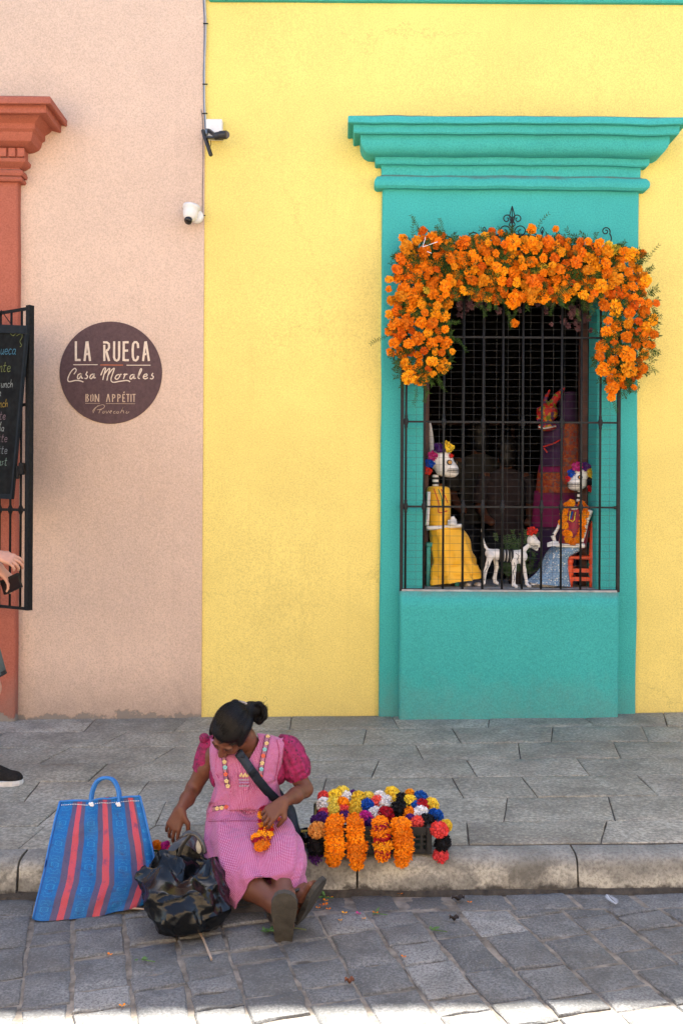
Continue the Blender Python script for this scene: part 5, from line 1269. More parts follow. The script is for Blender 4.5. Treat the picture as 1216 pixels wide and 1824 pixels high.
P_ = MB(); P_.grid([[bagpt(i/nu, j/nv, -1) for i in range(nu+1)] for j in range(nv+1)]); P_.grid([[bagpt(i/nu, 0, s_) for i in range(nu+1)] for s_ in (1, -1)]); P_.build('back_panel', bagm, bag, smooth=True)
pip = M('blue_piping', (0.02, 0.16, 0.48), 0.45, 0.15)
b = MB()
for L in ([bagpt(0, j/20, 1) for j in range(21)], [bagpt(1, j/20, 1) for j in range(21)], [bagpt(i/20, 1, 1) for i in range(21)]): b.tube([p+Vector((0, -0.003, 0)) for p in L], 0.0045, 6)
b.build('piping', pip, bag, smooth=True)
b = MB()
for u in np.linspace(0.03, 0.97, 46): p = bagpt(u, 0.968, 1)+Vector((0, -0.002, 0)); q = bagpt(u+0.012, 0.968, 1)+Vector((0, -0.002, 0)); b.bar(p, q, 0.0025)
b.build('stitching', M('white_thread', (0.6, 0.62, 0.66), 0.7), bag)
for dd, off in ((-0.008, 0), (0.03, 3)):
    b = MB(); b.tube(smoothpath([W(161+off, 1434, 3.80+dd), W(163+off, 1412, 3.805+dd), W(172+off, 1392, 3.81+dd), W(187+off, 1385.5, 3.815+dd), W(201+off, 1390, 3.815+dd), W(210+off, 1408, 3.81+dd), W(212+off, 1431, 3.805+dd)], 6), 0.0068, 8); b.build('handle', pip, bag, smooth=True)
b = MB()
for x in (162.5, 210.5):
    for dx, dy in ((-2, -1.5), (2, -2), (0, 1.5), (3, 1.2)): b.ell(W(x+dx, 1433+dy, 3.785), 0.0055, nu=8, nv=5)
b.build('rivet', M('white_rivet', (0.75, 0.76, 0.78), 0.4, 0.05), bag, smooth=True)

# ================================================================ BLACK PLASTIC BAGS
def crumple(p, s=1.0):
    v = 0
    for f, a, rx in ((3.4, 0.036, 0.5), (7, 0.024, -0.7), (15, 0.010, 0.9), (31, 0.0025, -0.4)):
        c_, s_ = math.cos(rx), math.sin(rx); x, z = p[0]*c_-p[2]*s_, p[0]*s_+p[2]*c_
        q = Vector((x*f*1.25+3, p[1]*f-7, z*f*0.7+11)); q += Vector((mnoise.noise(q*0.7+Vector((9, 1, 4))), 0, mnoise.noise(q*0.7)))*0.7
        v += a*(0.36-2.2*abs(mnoise.noise(q)))
    return v*s
plastic = M('black_bin_liner', (0.004, 0.0042, 0.0045), 0.22, 0.3, 8, 0.10, 45, spec=0.34)
bb = thing('plastic_bag', 'open crumpled black plastic bag on the cobbles beside the seated woman', 'plastic bag', tuple(W(325, 1645, 3.5)))
outl = [(1650, 288, 386, 3.46, .08), (1640, 276, 394, 3.46, .12), (1615, 266, 403, 3.47, .155), (1585, 254, 402, 3.50, .165), (1560, 246, 398, 3.52, .16), (1548, 250, 394, 3.54, .145), (1538, 260, 389, 3.55, .13)]
Pz = []
nth, nlv = 150, 70
for j in range(nlv+1):
    t = j/nlv*(len(outl)-1); i = min(int(t), len(outl)-2); f = t-i; f = f*f*(3-2*f)*0.4+f*0.6
    y, l_, r_, D, dp = [outl[i][q]*(1-f)+outl[i+1][q]*f for q in range(5)]; cc = (W(l_, y, D)+W(r_, y, D))/2; a = (W(r_, y, D)-W(l_, y, D)).length/2; row = []
    for k in range(nth):
        th = 2*PI*k/nth; d = Vector((math.cos(th), -math.sin(th), 0)); rim = 0.022*math.sin(3*th+1)+0.012*math.sin(7*th) if j > nlv*0.6 else 0
        p = cc+Vector((d.x*a, d.y*dp, 0)); p += d*crumple(p, 0.95)+Vector((0, 0, rim*(j/nlv-0.6)*2.5*(1 if j > nlv*0.6 else 0))); row.append(p)
    Pz.append(row)
for j in range(1, 16):          # the rim folds inward and down
    t = j/15; row = []
    cc = sum(Pz[nlv], Vector((0, 0, 0)))/nth
    for k in range(nth):
        p = Pz[nlv][k].lerp(cc+Vector((0, 0, -0.05)), t*0.96)
        row.append(p+Vector((0, 0, 0.012*math.sin(PI*min(1, t*1.6))*(1-t)-0.02*t+crumple(p*1.3, 0.7)-0.012)))
    Pz.append(row)
b = MB(); b.grid(Pz, closed=True, uv=False); b.f.append(tuple(range(nth)))
o = b.build('liner', plastic, bb, smooth=True)
try: o.data.set_sharp_from_angle(angle=math.radians(24))
except Exception: pass
bb2 = thing('plastic_bag', 'thin translucent black carrier bag with knotted handles behind the crumpled bag', 'plastic bag', tuple(W(330, 1560, 3.72)))
thin = M('thin_grey_plastic', (0.045, 0.042, 0.038), 0.28, 0.35, 10, 0.3, 40, spec=0.6)
outl = [(1590, 300, 385, 3.74, .09), (1550, 292, 378, 3.74, .11), (1525, 294, 372, 3.75, .11), (1508, 300, 366, 3.75, .10), (1494, 312, 360, 3.75, .07), (1486, 326, 350, 3.75, .03)]
Pz = []
for j in range(41):
    t = j/40*(len(outl)-1); i = min(int(t), len(outl)-2); f = t-i
    y, l_, r_, D, dp = [outl[i][q]*(1-f)+outl[i+1][q]*f for q in range(5)]; cc = (W(l_, y, D)+W(r_, y, D))/2; a = (W(r_, y, D)-W(l_, y, D)).length/2; row = []
    for k in range(90):
        th = 2*PI*k/90; d = Vector((math.cos(th), -math.sin(th), 0)); p = cc+Vector((d.x*a, d.y*dp, 0)); row.append(p+d*crumple(p*1.2, 0.6))
    Pz.append(row)
b = MB(); b.grid(Pz, closed=True, uv=False); b.f.append(tuple(40*90+k for k in range(90)))
o = b.build('liner', thin, bb2, smooth=True)
try: o.data.set_sharp_from_angle(angle=math.radians(26))
except Exception: pass
for L in ([(318, 1525), (326, 1505), (338, 1490), (343, 1484)], [(366, 1520), (360, 1500), (350, 1487), (343, 1484)], [(343, 1484), (335, 1483), (326, 1488)]):
    b = MB(); b.tube(smoothpath([W(x, y, 3.655) for x, y in L], 5), 0.010, 8, flat=0.35); b.build('handle', thin, bb2, smooth=True)
b = MB(); b.ell(W(355, 1507, 3.655), (0.013, 0.006, 0.03)); b.build('pale_patch', M('pale_paper', (0.34, 0.32, 0.27), 0.8, 0.2), bb2, smooth=True)

# ================================================================ PAPER FLOWER GARLANDS AND CRATE
pom = {}
def pomm(c):
    if c not in pom: pom[c] = flower_meshes('paper_pompom', c, 2, n=210, hemi=False, pl=0.36, pw=0.21, flat=1.0, ruff=0.07, core=0.74)
    return random.choice(pom[c])
def pz2(zx, zy, D): return W(520+zx/3.8, 1380+zy/3.8, D)
crate = thing('plastic_crate', 'low black plastic crate full of paper flower garlands on the kerb', 'crate', tuple(W(655, 1530, 3.95)))
cb_m = M('crate_plastic', (0.014, 0.014, 0.015), 0.4, 0.3, 30)
x0, x1 = W(560, 1530, 3.86).x, W(762, 1530, 3.84).x; y0, y1 = 3.815-CAMD, 4.10-CAMD; z0 = gz((x0+x1)/2)+0.006; z1 = z0+0.108
b = MB(); b.box((x0, y0, z0), (x1, y1, z0+0.008)); b.build('base', cb_m, crate)
def cwall(p, q, nm):
    p, q = Vector((*p, 0)), Vector((*q, 0)); L = (q-p).length
    for zz, h in ((z0+0.012, 0.016), (z0+0.040, 0.007), (z0+0.060, 0.007), (z0+0.08, 0.007), (z1-0.012, 0.022)):
        b.bar(p+Vector((0, 0, zz)), q+Vector((0, 0, zz)), 0.007, h)
    n_ = max(3, int(L/0.028))
    for i in range(n_+1):
        c_ = p.lerp(q, i/n_); b.bar(c_+Vector((0, 0, z0+0.004)), c_+Vector((0, 0, z1-0.008)), 0.0065 if i % 3 else 0.011, 0.0055)
for nm, p, q in (('side', (x0, y0), (x1, y0)), ('side', (x0, y1), (x1, y1)), ('side', (x0, y0), (x0, y1)), ('side', (x1, y0), (x1, y1))):
    b = MB(); cwall(p, q, nm); b.build(nm, cb_m, crate)
for xx, yy in ((x0, y0), (x1, y0), (x0, y1), (x1, y1)):
    b = MB(); b.box((xx-0.011, yy-0.011, z0), (xx+0.011, yy+0.011, z1+0.004), 0.003); b.build('corner_post', cb_m, crate)
GR = 'paper flower garlands in the crate'
def Dtop(zy):
    y = 1380+zy/3.8
    if y < 1476: return 4.07+(y-1412)*(3.86-4.07)/(1476-1412)
    return 3.80
cords = M('cord', (0.05, 0.05, 0.05), 0.7)
def garland(label, items, R=47, side=0.0, group=GR, nm='paper_garland'):
    pts = [pz2(x, y, Dtop(y)+side*max(0, (y-320)/250)) for _, x, y, *_r in items]
    g_ = thing(nm, label, 'flower garland', tuple(pts[len(pts)//2]), group)
    for (cc, x, y, *rr), p in zip(items, pts):
        r = (rr[0] if rr else R)/3.8*(p.y+CAMD)/F*1.15
        q = Quaternion((random.uniform(-1, 1), random.uniform(-1, 1), random.uniform(-1, 1)), random.uniform(0, 3))
        place('paper_pompom', pomm(cc), g_, Matrix.Translation(p) @ q.to_matrix().to_4x4() @ Matrix.Diagonal((r, r, r*random.uniform(0.8, 1), 1)))
    b = MB(); b.tube(smoothpath([p+Vector((0, 0.004, 0)) for p in sorted(pts, key=lambda v: v.y*1 if False else -v.z)], 3) if len(pts) > 1 else [pts[0], pts[0]+Vector((0, 0, -.02))], 0.0022, 5); b.build('cord', cords, g_)
    return g_
garland('leftmost paper garland, coral and white above, peach, black and purple hanging over the crate end', [('coral', 215, 152, 40), ('white', 215, 205), ('coral', 212, 262, 38), ('purple', 200, 296, 44), ('purple', 155, 305, 30), ('peach', 170, 375, 56), ('black', 165, 485, 62), ('purple', 160, 568, 52)], side=0.03)
garland('all yellow paper garland second from the left end of the crate', [('lemon', 340, 125), ('yellow', 292, 150, 50), ('lemon', 278, 200, 50), ('lemon', 282, 248, 48)])
garland('paper garland with white, coral and orange flowers in the left half of the crate', [('purple', 412, 135, 30), ('white', 365, 150, 40), ('coral', 322, 160, 25), ('orange', 345, 205, 48), ('coral', 350, 245, 40), ('purple', 352, 285, 40)])
garland('yellow paper garland beside the blue and magenta flowers, left of centre', [('yellow', 448, 155, 44), ('lemon', 515, 150, 40), ('yellow', 430, 210, 46), ('yellow', 425, 258, 46)])
garland('paper garland of blue, white and magenta flowers in the middle of the crate', [('white', 592, 150, 40), ('coral', 575, 182, 40), ('blue', 507, 210, 46), ('white', 565, 258, 48), ('magenta', 500, 292, 50), ('purple', 520, 320, 30)])
garland('white and crimson paper garland in the middle of the crate', [('white', 632, 188, 50), ('crimson', 632, 272, 56)])
garland('yellow and black paper garland right of centre in the crate', [('yellow', 678, 132, 52), ('yellow', 690, 175, 42), ('black', 732, 172, 50), ('black', 728, 235, 62)])
garland('paper garland of amber, yellow, orange and purple flowers in the right half', [('amber', 792, 138, 40), ('yellow', 795, 190, 50), ('orange', 788, 258, 42), ('purple', 797, 300, 34)])
garland('paper garland of blue, crimson, white and coral flowers in the right half', [('blue', 868, 160, 48), ('blue', 832, 215, 38), ('crimson', 882, 215, 48), ('white', 866, 262, 54), ('coral', 840, 335, 56)])
garland('rightmost paper garland, its coral and black flowers drooping over the crate end', [('yellow', 945, 205, 48), ('blue', 972, 278, 50), ('black', 905, 318, 56), ('yellow', 1040, 345, 40), ('coral', 995, 372, 58), ('black', 1018, 462, 58), ('coral', 1005, 548, 52)], side=0.02)
MG = 'marigold garlands hanging over the front of the crate'
strm = {c_: flower_meshes('marigold_bloom', c_, 3, n=190, hemi=False, pl=0.36, pw=0.17, flat=0.8, ruff=0.14, core=0.68) for c_ in ('orange', 'amber', 'crimson')}
def mstring(label, L, group=MG, base=0):
    pts = [pz2(x, y, 3.775-0.004*i) for i, (_, x, y, r) in enumerate(L)]
    g_ = thing('marigold_string', label, 'flower garland', tuple(pts[0]), group)
    for (cc, x, y, r), p in zip(L, pts):
        R = r/3.8*(p.y+CAMD)/F*1.08
        q = Vector((random.uniform(-.35, .35), -1, random.uniform(-.2, .35))).to_track_quat('Z', 'Y') @ Quaternion((0, 0, 1), random.uniform(0, 6))
        place('marigold_bloom', random.choice(strm[cc]), g_, Matrix.Translation(p) @ Matrix.Diagonal((1, 1, 0.72, 1)) @ q.to_matrix().to_4x4() @ Matrix.Scale(R*(1.12 if cc == 'crimson' else 1), 4))
    return g_
mstring('leftmost orange marigold string hanging over the crate front', [('orange', 292, 315, 68), ('orange', 287, 370, 68), ('orange', 288, 425, 66), ('orange', 292, 475, 72), ('orange', 285, 530, 70), ('orange', 278, 585, 52)])
mstring('longest orange marigold string, second from the left on the crate front', [('orange', 425, 318, 68), ('orange', 427, 370, 66), ('orange', 430, 425, 68), ('orange', 440, 480, 76), ('orange', 436, 540, 74), ('orange', 437, 600, 58)])
mstring('short orange and crimson banded marigold string on the crate front', [('orange', 595, 322, 60), ('crimson', 597, 352, 50), ('orange', 600, 390, 68), ('crimson', 610, 432, 52), ('amber', 615, 482, 70), ('crimson', 612, 526, 54), ('orange', 612, 542, 58)])
mstring('rightmost orange marigold string hanging over the crate front', [('orange', 732, 335, 70), ('orange', 742, 385, 74), ('orange', 750, 435, 76), ('orange', 760, 490, 74), ('orange', 752, 545, 66), ('orange', 742, 592, 52)])
# loose flowers behind the bags on the pavement
lf = thing('flower_bunch', 'small bunch of orange and magenta flowers behind the striped bag', 'flowers', tuple(W(288, 1508, 3.9)))
for cc, x, y, r in (('orange', 279, 1503, 9), ('deep', 274, 1508, 7), ('orange', 284, 1509, 7), ('magenta', 293, 1506, 7), ('magenta', 298, 1502, 5), ('pink', 301, 1510, 5), ('magenta', 289, 1512, 5)):
    place('bloom', (strm['orange'] if cc in ('orange', 'deep') else [pomm(cc)])[0], lf, Matrix.Translation(W(x, y, 3.86)) @ Matrix.Scale(r*3.86/F, 4))
b = MB(); b.tube([W(270, 1515, 3.87), W(302, 1517, 3.84)], 0.004, 6); b.build('stem', leaf_m, lf)

# ================================================================ LITTER ON THE ROAD
def ground_at(px, py, z=ROADZ+0.006):
    p = None; zz = z
    for _ in range(3): D = F*(CAMH-zz)/(py+ROLL*-(px-CX)-CY); p = W(px, py, D); zz = z+gz(p.x)
    return p
pet = [(579, 1605, 'orange'), (574, 1613, 'deep'), (566, 1618, 'orange'), (580, 1612, 'deep'), (585, 1620, 'deep'), (613, 1627, 'amber'), (606, 1640, 'amber'), (648, 1637, 'amber'), (637, 1628, 'pink'), (668, 1627, 'deep'), (386, 1645, 'amber'), (722, 1588, 'deep'), (726, 1583, 'deep'), (712, 1592, 'deep'), (836, 1608, 'orange'), (195, 1701, 'deep'), (218, 1792, 'orange'), (718, 1705, 'deep'), (614, 1591, 'deep'), (588, 1600, 'orange'), (560, 1608, 'orange'), (660, 1340, 'deep')]
b = MB(); 
for i in range(3):
    a = 2*PI*i/3+0.4; d = Vector((math.cos(a), math.sin(a), 0)); s_ = Vector((-d.y, d.x, 0)); b.add([d*0.1, d*0.6+s_*0.42+Vector((0, 0, 0.2)), d+s_*0.2+Vector((0, 0, 0.35)), d*0.95-s_*0.25+Vector((0, 0, 0.3)), d*0.55-s_*0.42+Vector((0, 0, 0.1))], [(0, 4, 3, 2, 1)])
ptm = {c_: b.mesh('petal', PM[c_]) for c_ in ('orange', 'deep', 'amber', 'pink')}
petl = ['orange petal nearest the kerb in the cluster right of the raised sandal', 'deep orange petal in the middle of the cluster right of the raised sandal', 'orange petal lying closest to the raised sandal', 'small deep orange petal in the cluster below the kerb', 'lowest deep orange petal of the cluster right of the sandals',
 'amber petal on the cobbles right of the petal cluster', 'amber petal lowest of the two right of the sandals', 'amber petal below the crate, right of the pink petal', 'pink petal lying on the cobbles below the crate', 'deep orange petal on the cobbles below the crate beside a green scrap', 'amber petal beside the lower right corner of the crumpled black bag',
 'deep orange petal in the gutter beside the kerb right of the crate', 'topmost deep orange petal in the gutter right of the crate', 'deep orange petal in the gutter, left of two others', 'orange petal beside the dark withered leaf near the kerb', 'deep orange petal on the cobbles below the striped bag', 'orange petal in the lower left near the sunlit strip',
 'deep orange petal alone in the middle of the road', 'deep orange petal in the gutter below the crate', 'orange petal at the foot of the kerb beside the leaf sprig', 'orange petal between the leaf sprig and the raised sandal']
for (x, y, c_), lb in zip([q for q in pet if q[1] > 1400], petl):
    p = ground_at(x, y); o = place('fallen_petal', ptm[c_], None, Matrix.Translation(p+Vector((0, 0, 0.001))) @ Matrix.Rotation(random.uniform(0, 6), 4, 'Z') @ Matrix.Scale(random.uniform(0.008, 0.013), 4))
    tag(o, lb, 'petal', 'petals fallen on the road')
stick = MB(); pts = [ground_at(350, 1655)+Vector((0, 0, 0.01)), ground_at(362, 1676)+Vector((0, 0, 0.008)), ground_at(370, 1695)+Vector((0, 0, 0.006)), ground_at(377, 1712)+Vector((0, 0, 0.006))]
stick.tube(smoothpath(pts, 4), 0.0045, 6); tag(stick.build('stick', M('dry_cane', (0.36, 0.27, 0.20), 0.7, 0.2, 30), smooth=True), 'thin dry cane lying on the cobbles below the black bag', 'stick')
stick = MB(); stick.tube(smoothpath([ground_at(225, 1621)+Vector((0, 0, 0.006)), ground_at(245, 1622)+Vector((0, 0, 0.008)), ground_at(268, 1623)+Vector((0, 0, 0.006))], 4), 0.0035, 6); tag(stick.build('stick', MATS['dry_cane'], smooth=True), 'short dry cane lying under the striped market bag', 'stick')
def clump(px, py, n_, spread, label, dirs=1, zoff=0.0):
    rnd = random.Random(px); p = ground_at(px, py); bq_ = MB()
    for i in range(n_):
        q = p+Vector((rnd.uniform(-spread, spread), rnd.uniform(-spread, spread), 0.004)); d = Vector((rnd.uniform(-1, 1), rnd.uniform(-1, .5), rnd.uniform(0.0, .5))).normalized(); leaflet(bq_, q, d, rnd.uniform(0.015, 0.03), 0.005, Vector((0, -0.4, 1)))
    bq_.tube([p+Vector((0, 0, .004)), p+Vector((0.05, -0.02, .006))], 0.0018, 5)
    tag(bq_.build('leaf_sprig', M('fresh_leaf', (0.07, 0.15, 0.03), 0.6, 0.4, 60)), label, 'leaf sprig')
clump(571, 1598, 12, 0.022, 'green leaf sprig at the foot of the kerb beside the raised sandal')
clump(478, 1659, 14, 0.016, 'green leaf sprig on the cobbles beside the upright sandal')
clump(770, 1658, 5, 0.012, 'tiny green leaf scrap on the cobbles in the middle of the road')
clump(252, 1711, 5, 0.012, 'tiny green leaf scrap on the cobbles below the striped bag')
clump(665, 1628, 4, 0.012, 'tiny green leaf scrap beside a red petal near the kerb')
b = MB(); b.tube([ground_at(520, 1655)+Vector((0, 0, .006)), ground_at(545, 1659)+Vector((0, 0, .006))], 0.003, 6); tag(b.build('cut_flower', M('green_stem', (0.16, 0.18, 0.08), 0.6)), 'cut green flower stem on the cobbles beside the sandals', 'cut stem')
p = ground_at(1090, 1608); b = MB()
for L in ([(1080, 1596), (1086, 1604), (1093, 1610), (1096, 1613)],): b.tube(smoothpath([ground_at(x, y)+Vector((0, 0, .006)) for x, y in L], 3), 0.0015, 5)
for i in range(9):
    t = i/8; q = ground_at(1081+14*t, 1597+15*t)+Vector((0, 0, .006)); leaflet(b, q, Vector((0.6, -0.5, 0.2)).normalized(), 0.02*(0.5+math.sin(PI*t)), 0.004, Vector((0, 0, 1))); leaflet(b, q, Vector((-0.7, -0.3, 0.2)).normalized(), 0.02*(0.5+math.sin(PI*t)), 0.004, Vector((0, 0, 1)))
tag(b.build('feather', M('pale_feather', (0.6, 0.62, 0.66), 0.7)), 'small pale feather on the cobbles near the kerb at right', 'feather')
for x, y, L_, lab in ((815, 1604, 0.05, 'dark withered leaf with curled edge by the kerb'), (808, 1640, 0.035, 'dark flat withered leaf on the cobbles'), (622, 1752, 0.03, 'rusty brown dry leaf on the lower cobbles')):
    p = ground_at(x, y); b = MB(); P_ = []
    for i in range(7):
        t = i/6; w = 0.35*L_*math.sin(PI*t)**0.7+0.001; P_.append([p+Vector((L_*(t-.5), w*s_*0.8, 0.004+0.012*abs(s_)+0.006*math.sin(9*t+s_))) for s_ in (-1, 0, 1)])
    b.grid(P_, uv=False); tag(b.build('dry_leaf', M('withered_leaf' if 'rusty' not in lab else 'rusty_leaf', (0.035, 0.026, 0.022) if 'rusty' not in lab else (0.22, 0.08, 0.04), 0.8, 0.4, 50), smooth=True), lab, 'leaf')
# ================================================================ PEOPLE
from mathutils.bvhtree import BVHTree
skin_w = M('skin_brown', (0.135, 0.050, 0.028), 0.5, 0.1, 40, 0.12, 260, spec=0.35, sss=0.04)
skin_m = M('skin_fair', (0.52, 0.27, 0.19), 0.5, 0.08, 40, 0.1, 260, spec=0.35, sss=0.05)
hair_b = None
def hairmat():
    m, n, l, b = new_mat('black_hair'); tc = n.new('ShaderNodeTexCoord'); mp = n.new('ShaderNodeMapping'); mp.inputs['Scale'].default_value = (90, 20, 90); l.new(tc.outputs['Object'], mp.inputs[0])
    t = n.new('ShaderNodeTexNoise'); t.inputs['Scale'].default_value = 2.5; t.inputs['Detail'].default_value = 4; l.new(mp.outputs[0], t.inputs['Vector'])
    c = ramp(n, l, t.outputs['Fac'], [(0.35, (0.0022, 0.002, 0.0022)), (0.7, (0.0085, 0.007, 0.007))]).outputs['Color']; l.new(c, b.inputs['Base Color']); b.inputs['Roughness'].default_value = 0.5; b.inputs['Specular IOR Level'].default_value = 0.16
    bump(n, l, b, t.outputs['Fac'], 0.6, 0.004); return m
hair_b = hairmat(); hair_l = M('hair_sheen', (0.0050, 0.0042, 0.0042), 0.45, 0.6, 60, spec=0.18)
def frame(f, u):
    f = Vector(f).normalized(); u = Vector(u); u = (u-f*u.dot(f)).normalized(); r = f.cross(u); return Matrix((r, f, u)).transposed()
def head_prims(S, c, R, s=1.0):
    T = lambda x, y, z: Vector(c)+R @ Vector((x*s, y*s, z*s)); e = lambda p, r, k=0.012: S.ell(T(*p), [q*s for q in r], R, k*s)
    e((0, -0.008, 0.02), (0.074, 0.092, 0.086)); e((0, 0.03, -0.045), (0.058, 0.060, 0.068), 0.03); e((0, 0.055, -0.098), (0.026, 0.024, 0.02), 0.03)
    for sx in (-1, 1):
        e((sx*0.034, 0.064, -0.038), (0.024, 0.022, 0.022), 0.02); e((sx*0.030, 0.079, -0.006), (0.017, 0.010, 0.010), 0.008); e((sx*0.030, 0.083, 0.012), (0.022, 0.010, 0.006), 0.012)
        e((sx*0.077, -0.005, -0.022), (0.009, 0.018, 0.030), 0.008); e((sx*0.076, 0.0, -0.045), (0.008, 0.010, 0.012), 0.006); S.cap(T(sx*0.045, 0.02, -0.085), T(sx*0.06, -0.01, -0.045), 0.022*s, 0.02*s, 0.02*s)
        e((sx*0.012, 0.098, -0.047), (0.009, 0.010, 0.008), 0.006)
    S.cap(T(0, 0.084, 0.005), T(0, 0.108, -0.040), 0.009*s, 0.013*s, 0.010*s)
    e((0, 0.090, -0.070), (0.022, 0.010, 0.0055), 0.006); e((0, 0.088, -0.080), (0.019, 0.010, 0.006), 0.006)
    return T
def face_parts(root, T, R, lid=True, s=1.0):
    b = MB()
    for sx in (-1, 1): b.tube([T(sx*0.014, 0.0925, 0.016), T(sx*0.03, 0.096, 0.021), T(sx*0.047, 0.084, 0.017)], 0.0016*s, 5, flat=0.6)
    b.build('eyebrow', hair_b, root, smooth=True)
    b = MB()
    for sx in (-1, 1): b.tube([T(sx*0.017, 0.0885, -0.011), T(sx*0.030, 0.0905, -0.014), T(sx*0.044, 0.083, -0.010)], 0.0011*s, 5, flat=0.6)
    b.build('eyelash', hair_b, root, smooth=True)
    b = MB(); b.tube([T(-0.018, 0.096, -0.0745), T(0, 0.1005, -0.0745), T(0.018, 0.096, -0.0745)], [0.002, 0.0035, 0.002], 6); b.build('lips', M('lips_'+root.name, (0.22, 0.06, 0.05), 0.5, 0.1), root, smooth=True)
def hand_prims(S, w, d, n_, thumb, L=0.165, curls=(0.5, 0.55, 0.6, 0.65), spread=0.10, tcurl=0.3, thin=1.0):
    """w wrist, d towards the knuckles, n_ where the palm faces, thumb = rough side of the thumb"""
    w = Vector(w); d = Vector(d).normalized(); n_ = Vector(n_); n_ = (n_-d*n_.dot(d)).normalized(); sd = d.cross(n_); sd = sd if sd.dot(Vector(thumb)) > 0 else -sd
    g = L/0.17; tips = []
    offs = (0.030*g, 0.010*g, -0.010*g, -0.028*g); kn = []
    for i, o_ in enumerate(offs):
        k_ = w+d*L*(0.50-0.025*abs(i-1))+sd*o_; kn.append(k_); S.cap(w+sd*o_*0.55+d*0.012, k_, 0.0135*g*thin, 0.0105*g*thin, 0.012)
    for i, k_ in enumerate(kn):
        ln = (0.40, 0.45, 0.42, 0.33)[i]*L; dd = (d+sd*spread*(1.2-i*0.8)).normalized(); p = k_; rr = (0.0090, 0.0093, 0.0088, 0.0076)[i]*g*thin
        for j, fr in enumerate((0.46, 0.31, 0.23)):
            a = curls[i]*(0.8 if j == 0 else 1.0); q = Quaternion(dd.cross(n_).normalized(), a); dd = (q @ dd); 
            nn = q @ n_; p2 = p+dd*ln*fr; S.cap(p, p2, rr*(1-0.1*j), rr*(0.9-0.1*j), 0.0035); p = p2
        tips.append(p)
    t0 = w+d*L*0.12+sd*0.020*g; t1 = t0+(d*0.55+sd*0.75+n_*0.35).normalized()*L*0.25; td = (d*0.9+sd*(0.45-tcurl)+n_*(0.25+tcurl)).normalized(); t2 = t1+td*L*0.19; td = (td+n_*tcurl*0.7-sd*tcurl*0.4).normalized(); t3 = t2+td*L*0.15
    S.cap(t0, t1, 0.0145*g*thin, 0.011*g*thin, 0.012); S.cap(t1, t2, 0.0105*g*thin, 0.0098*g*thin, 0.003); S.cap(t2, t3, 0.0095*g*thin, 0.0078*g*thin, 0.003)
    return tips, t3, kn
def foot_prims(S, heel, t, s_, lat, L=0.225):
    """heel on the sole plane, t heel->toe, s_ out of the sole, lat towards the big toe"""
    P = lambda a, b_, c: heel+t*a*L+lat*b_*L-s_*c*L
    S.ell(P(0.10, 0, 0.13), (0.033, 0.033, 0.033), None, 0.015); S.cap(P(0.14, 0, 0.15), P(0.60, 0.02, 0.12), 0.032, 0.026, 0.02); S.cap(P(0.2, 0, 0.28), P(0.62, 0.05, 0.12), 0.028, 0.02, 0.02)
    S.cap(P(0.55, 0.10, 0.085), P(0.70, 0.12, 0.075), 0.022, 0.018, 0.02); S.cap(P(0.5, -0.12, 0.08), P(0.64, -0.13, 0.07), 0.02, 0.015, 0.02)
    for i, (b_, e_, r) in enumerate(((0.125, 0.97, 0.0125), (0.055, 0.96, 0.009), (0.0, 0.92, 0.0085), (-0.06, 0.87, 0.008), (-0.115, 0.80, 0.0075))):
        S.cap(P(0.68, b_, 0.07), P(e_-0.04, b_*1.05, 0.055), r*1.1, r, 0.006)
    return P(0.17, 0, 0.42)
def sandal(root, heel, t, s_, lat, L=0.245):
    o = heel-t*0.012
    out = [(0, 0), (0.01, .09), (.05, .13), (.2, .145), (.4, .15), (.6, .19), (.78, .205), (.9, .175), (.97, .11), (1.0, .02), (.985, -.07), (.93, -.13), (.8, -.175), (.62, -.18), (.4, -.14), (.2, -.135), (.05, -.12), (.01, -.08)]
    b = MB(); n_ = len(out); V = []
    for off in (0.0, 0.017):
        for a, w in out: V.append(o+t*a*L+lat*w*L*0.98+s_*(off+0.004*math.sin(a*4)))
    b.add(V, [tuple(range(n_)), tuple(range(2*n_-1, n_-1, -1))]+[(i, n_+i, n_+(i+1) % n_, (i+1) % n_) for i in range(n_)])
    sl = b.build('sandal_sole', sole_m, root)
    b = MB(); P = lambda a, w, h: o+t*a*L+lat*w*L-s_*h*L
    for sgn in (1, -1): b.tube(smoothpath([P(0.76, 0.06, 0.02), P(0.72, 0.06, 0.10), P(0.60, 0.06+0.12*sgn, 0.20), P(0.45, 0.15*sgn, 0.17), P(0.36, 0.155*sgn, 0.02)], 5), 0.0065, 6, flat=0.5)
    b.build('sandal_strap', strap_m, root, smooth=True)
def solemat():
    m = M('worn_rubber_sole', (0.058, 0.053, 0.046), 0.85, 0.35, 18, 0.5, 130, spec=0.2); return m
sole_m = solemat(); strap_m = M('sandal_strap_black', (0.02, 0.018, 0.018), 0.5, 0.2)

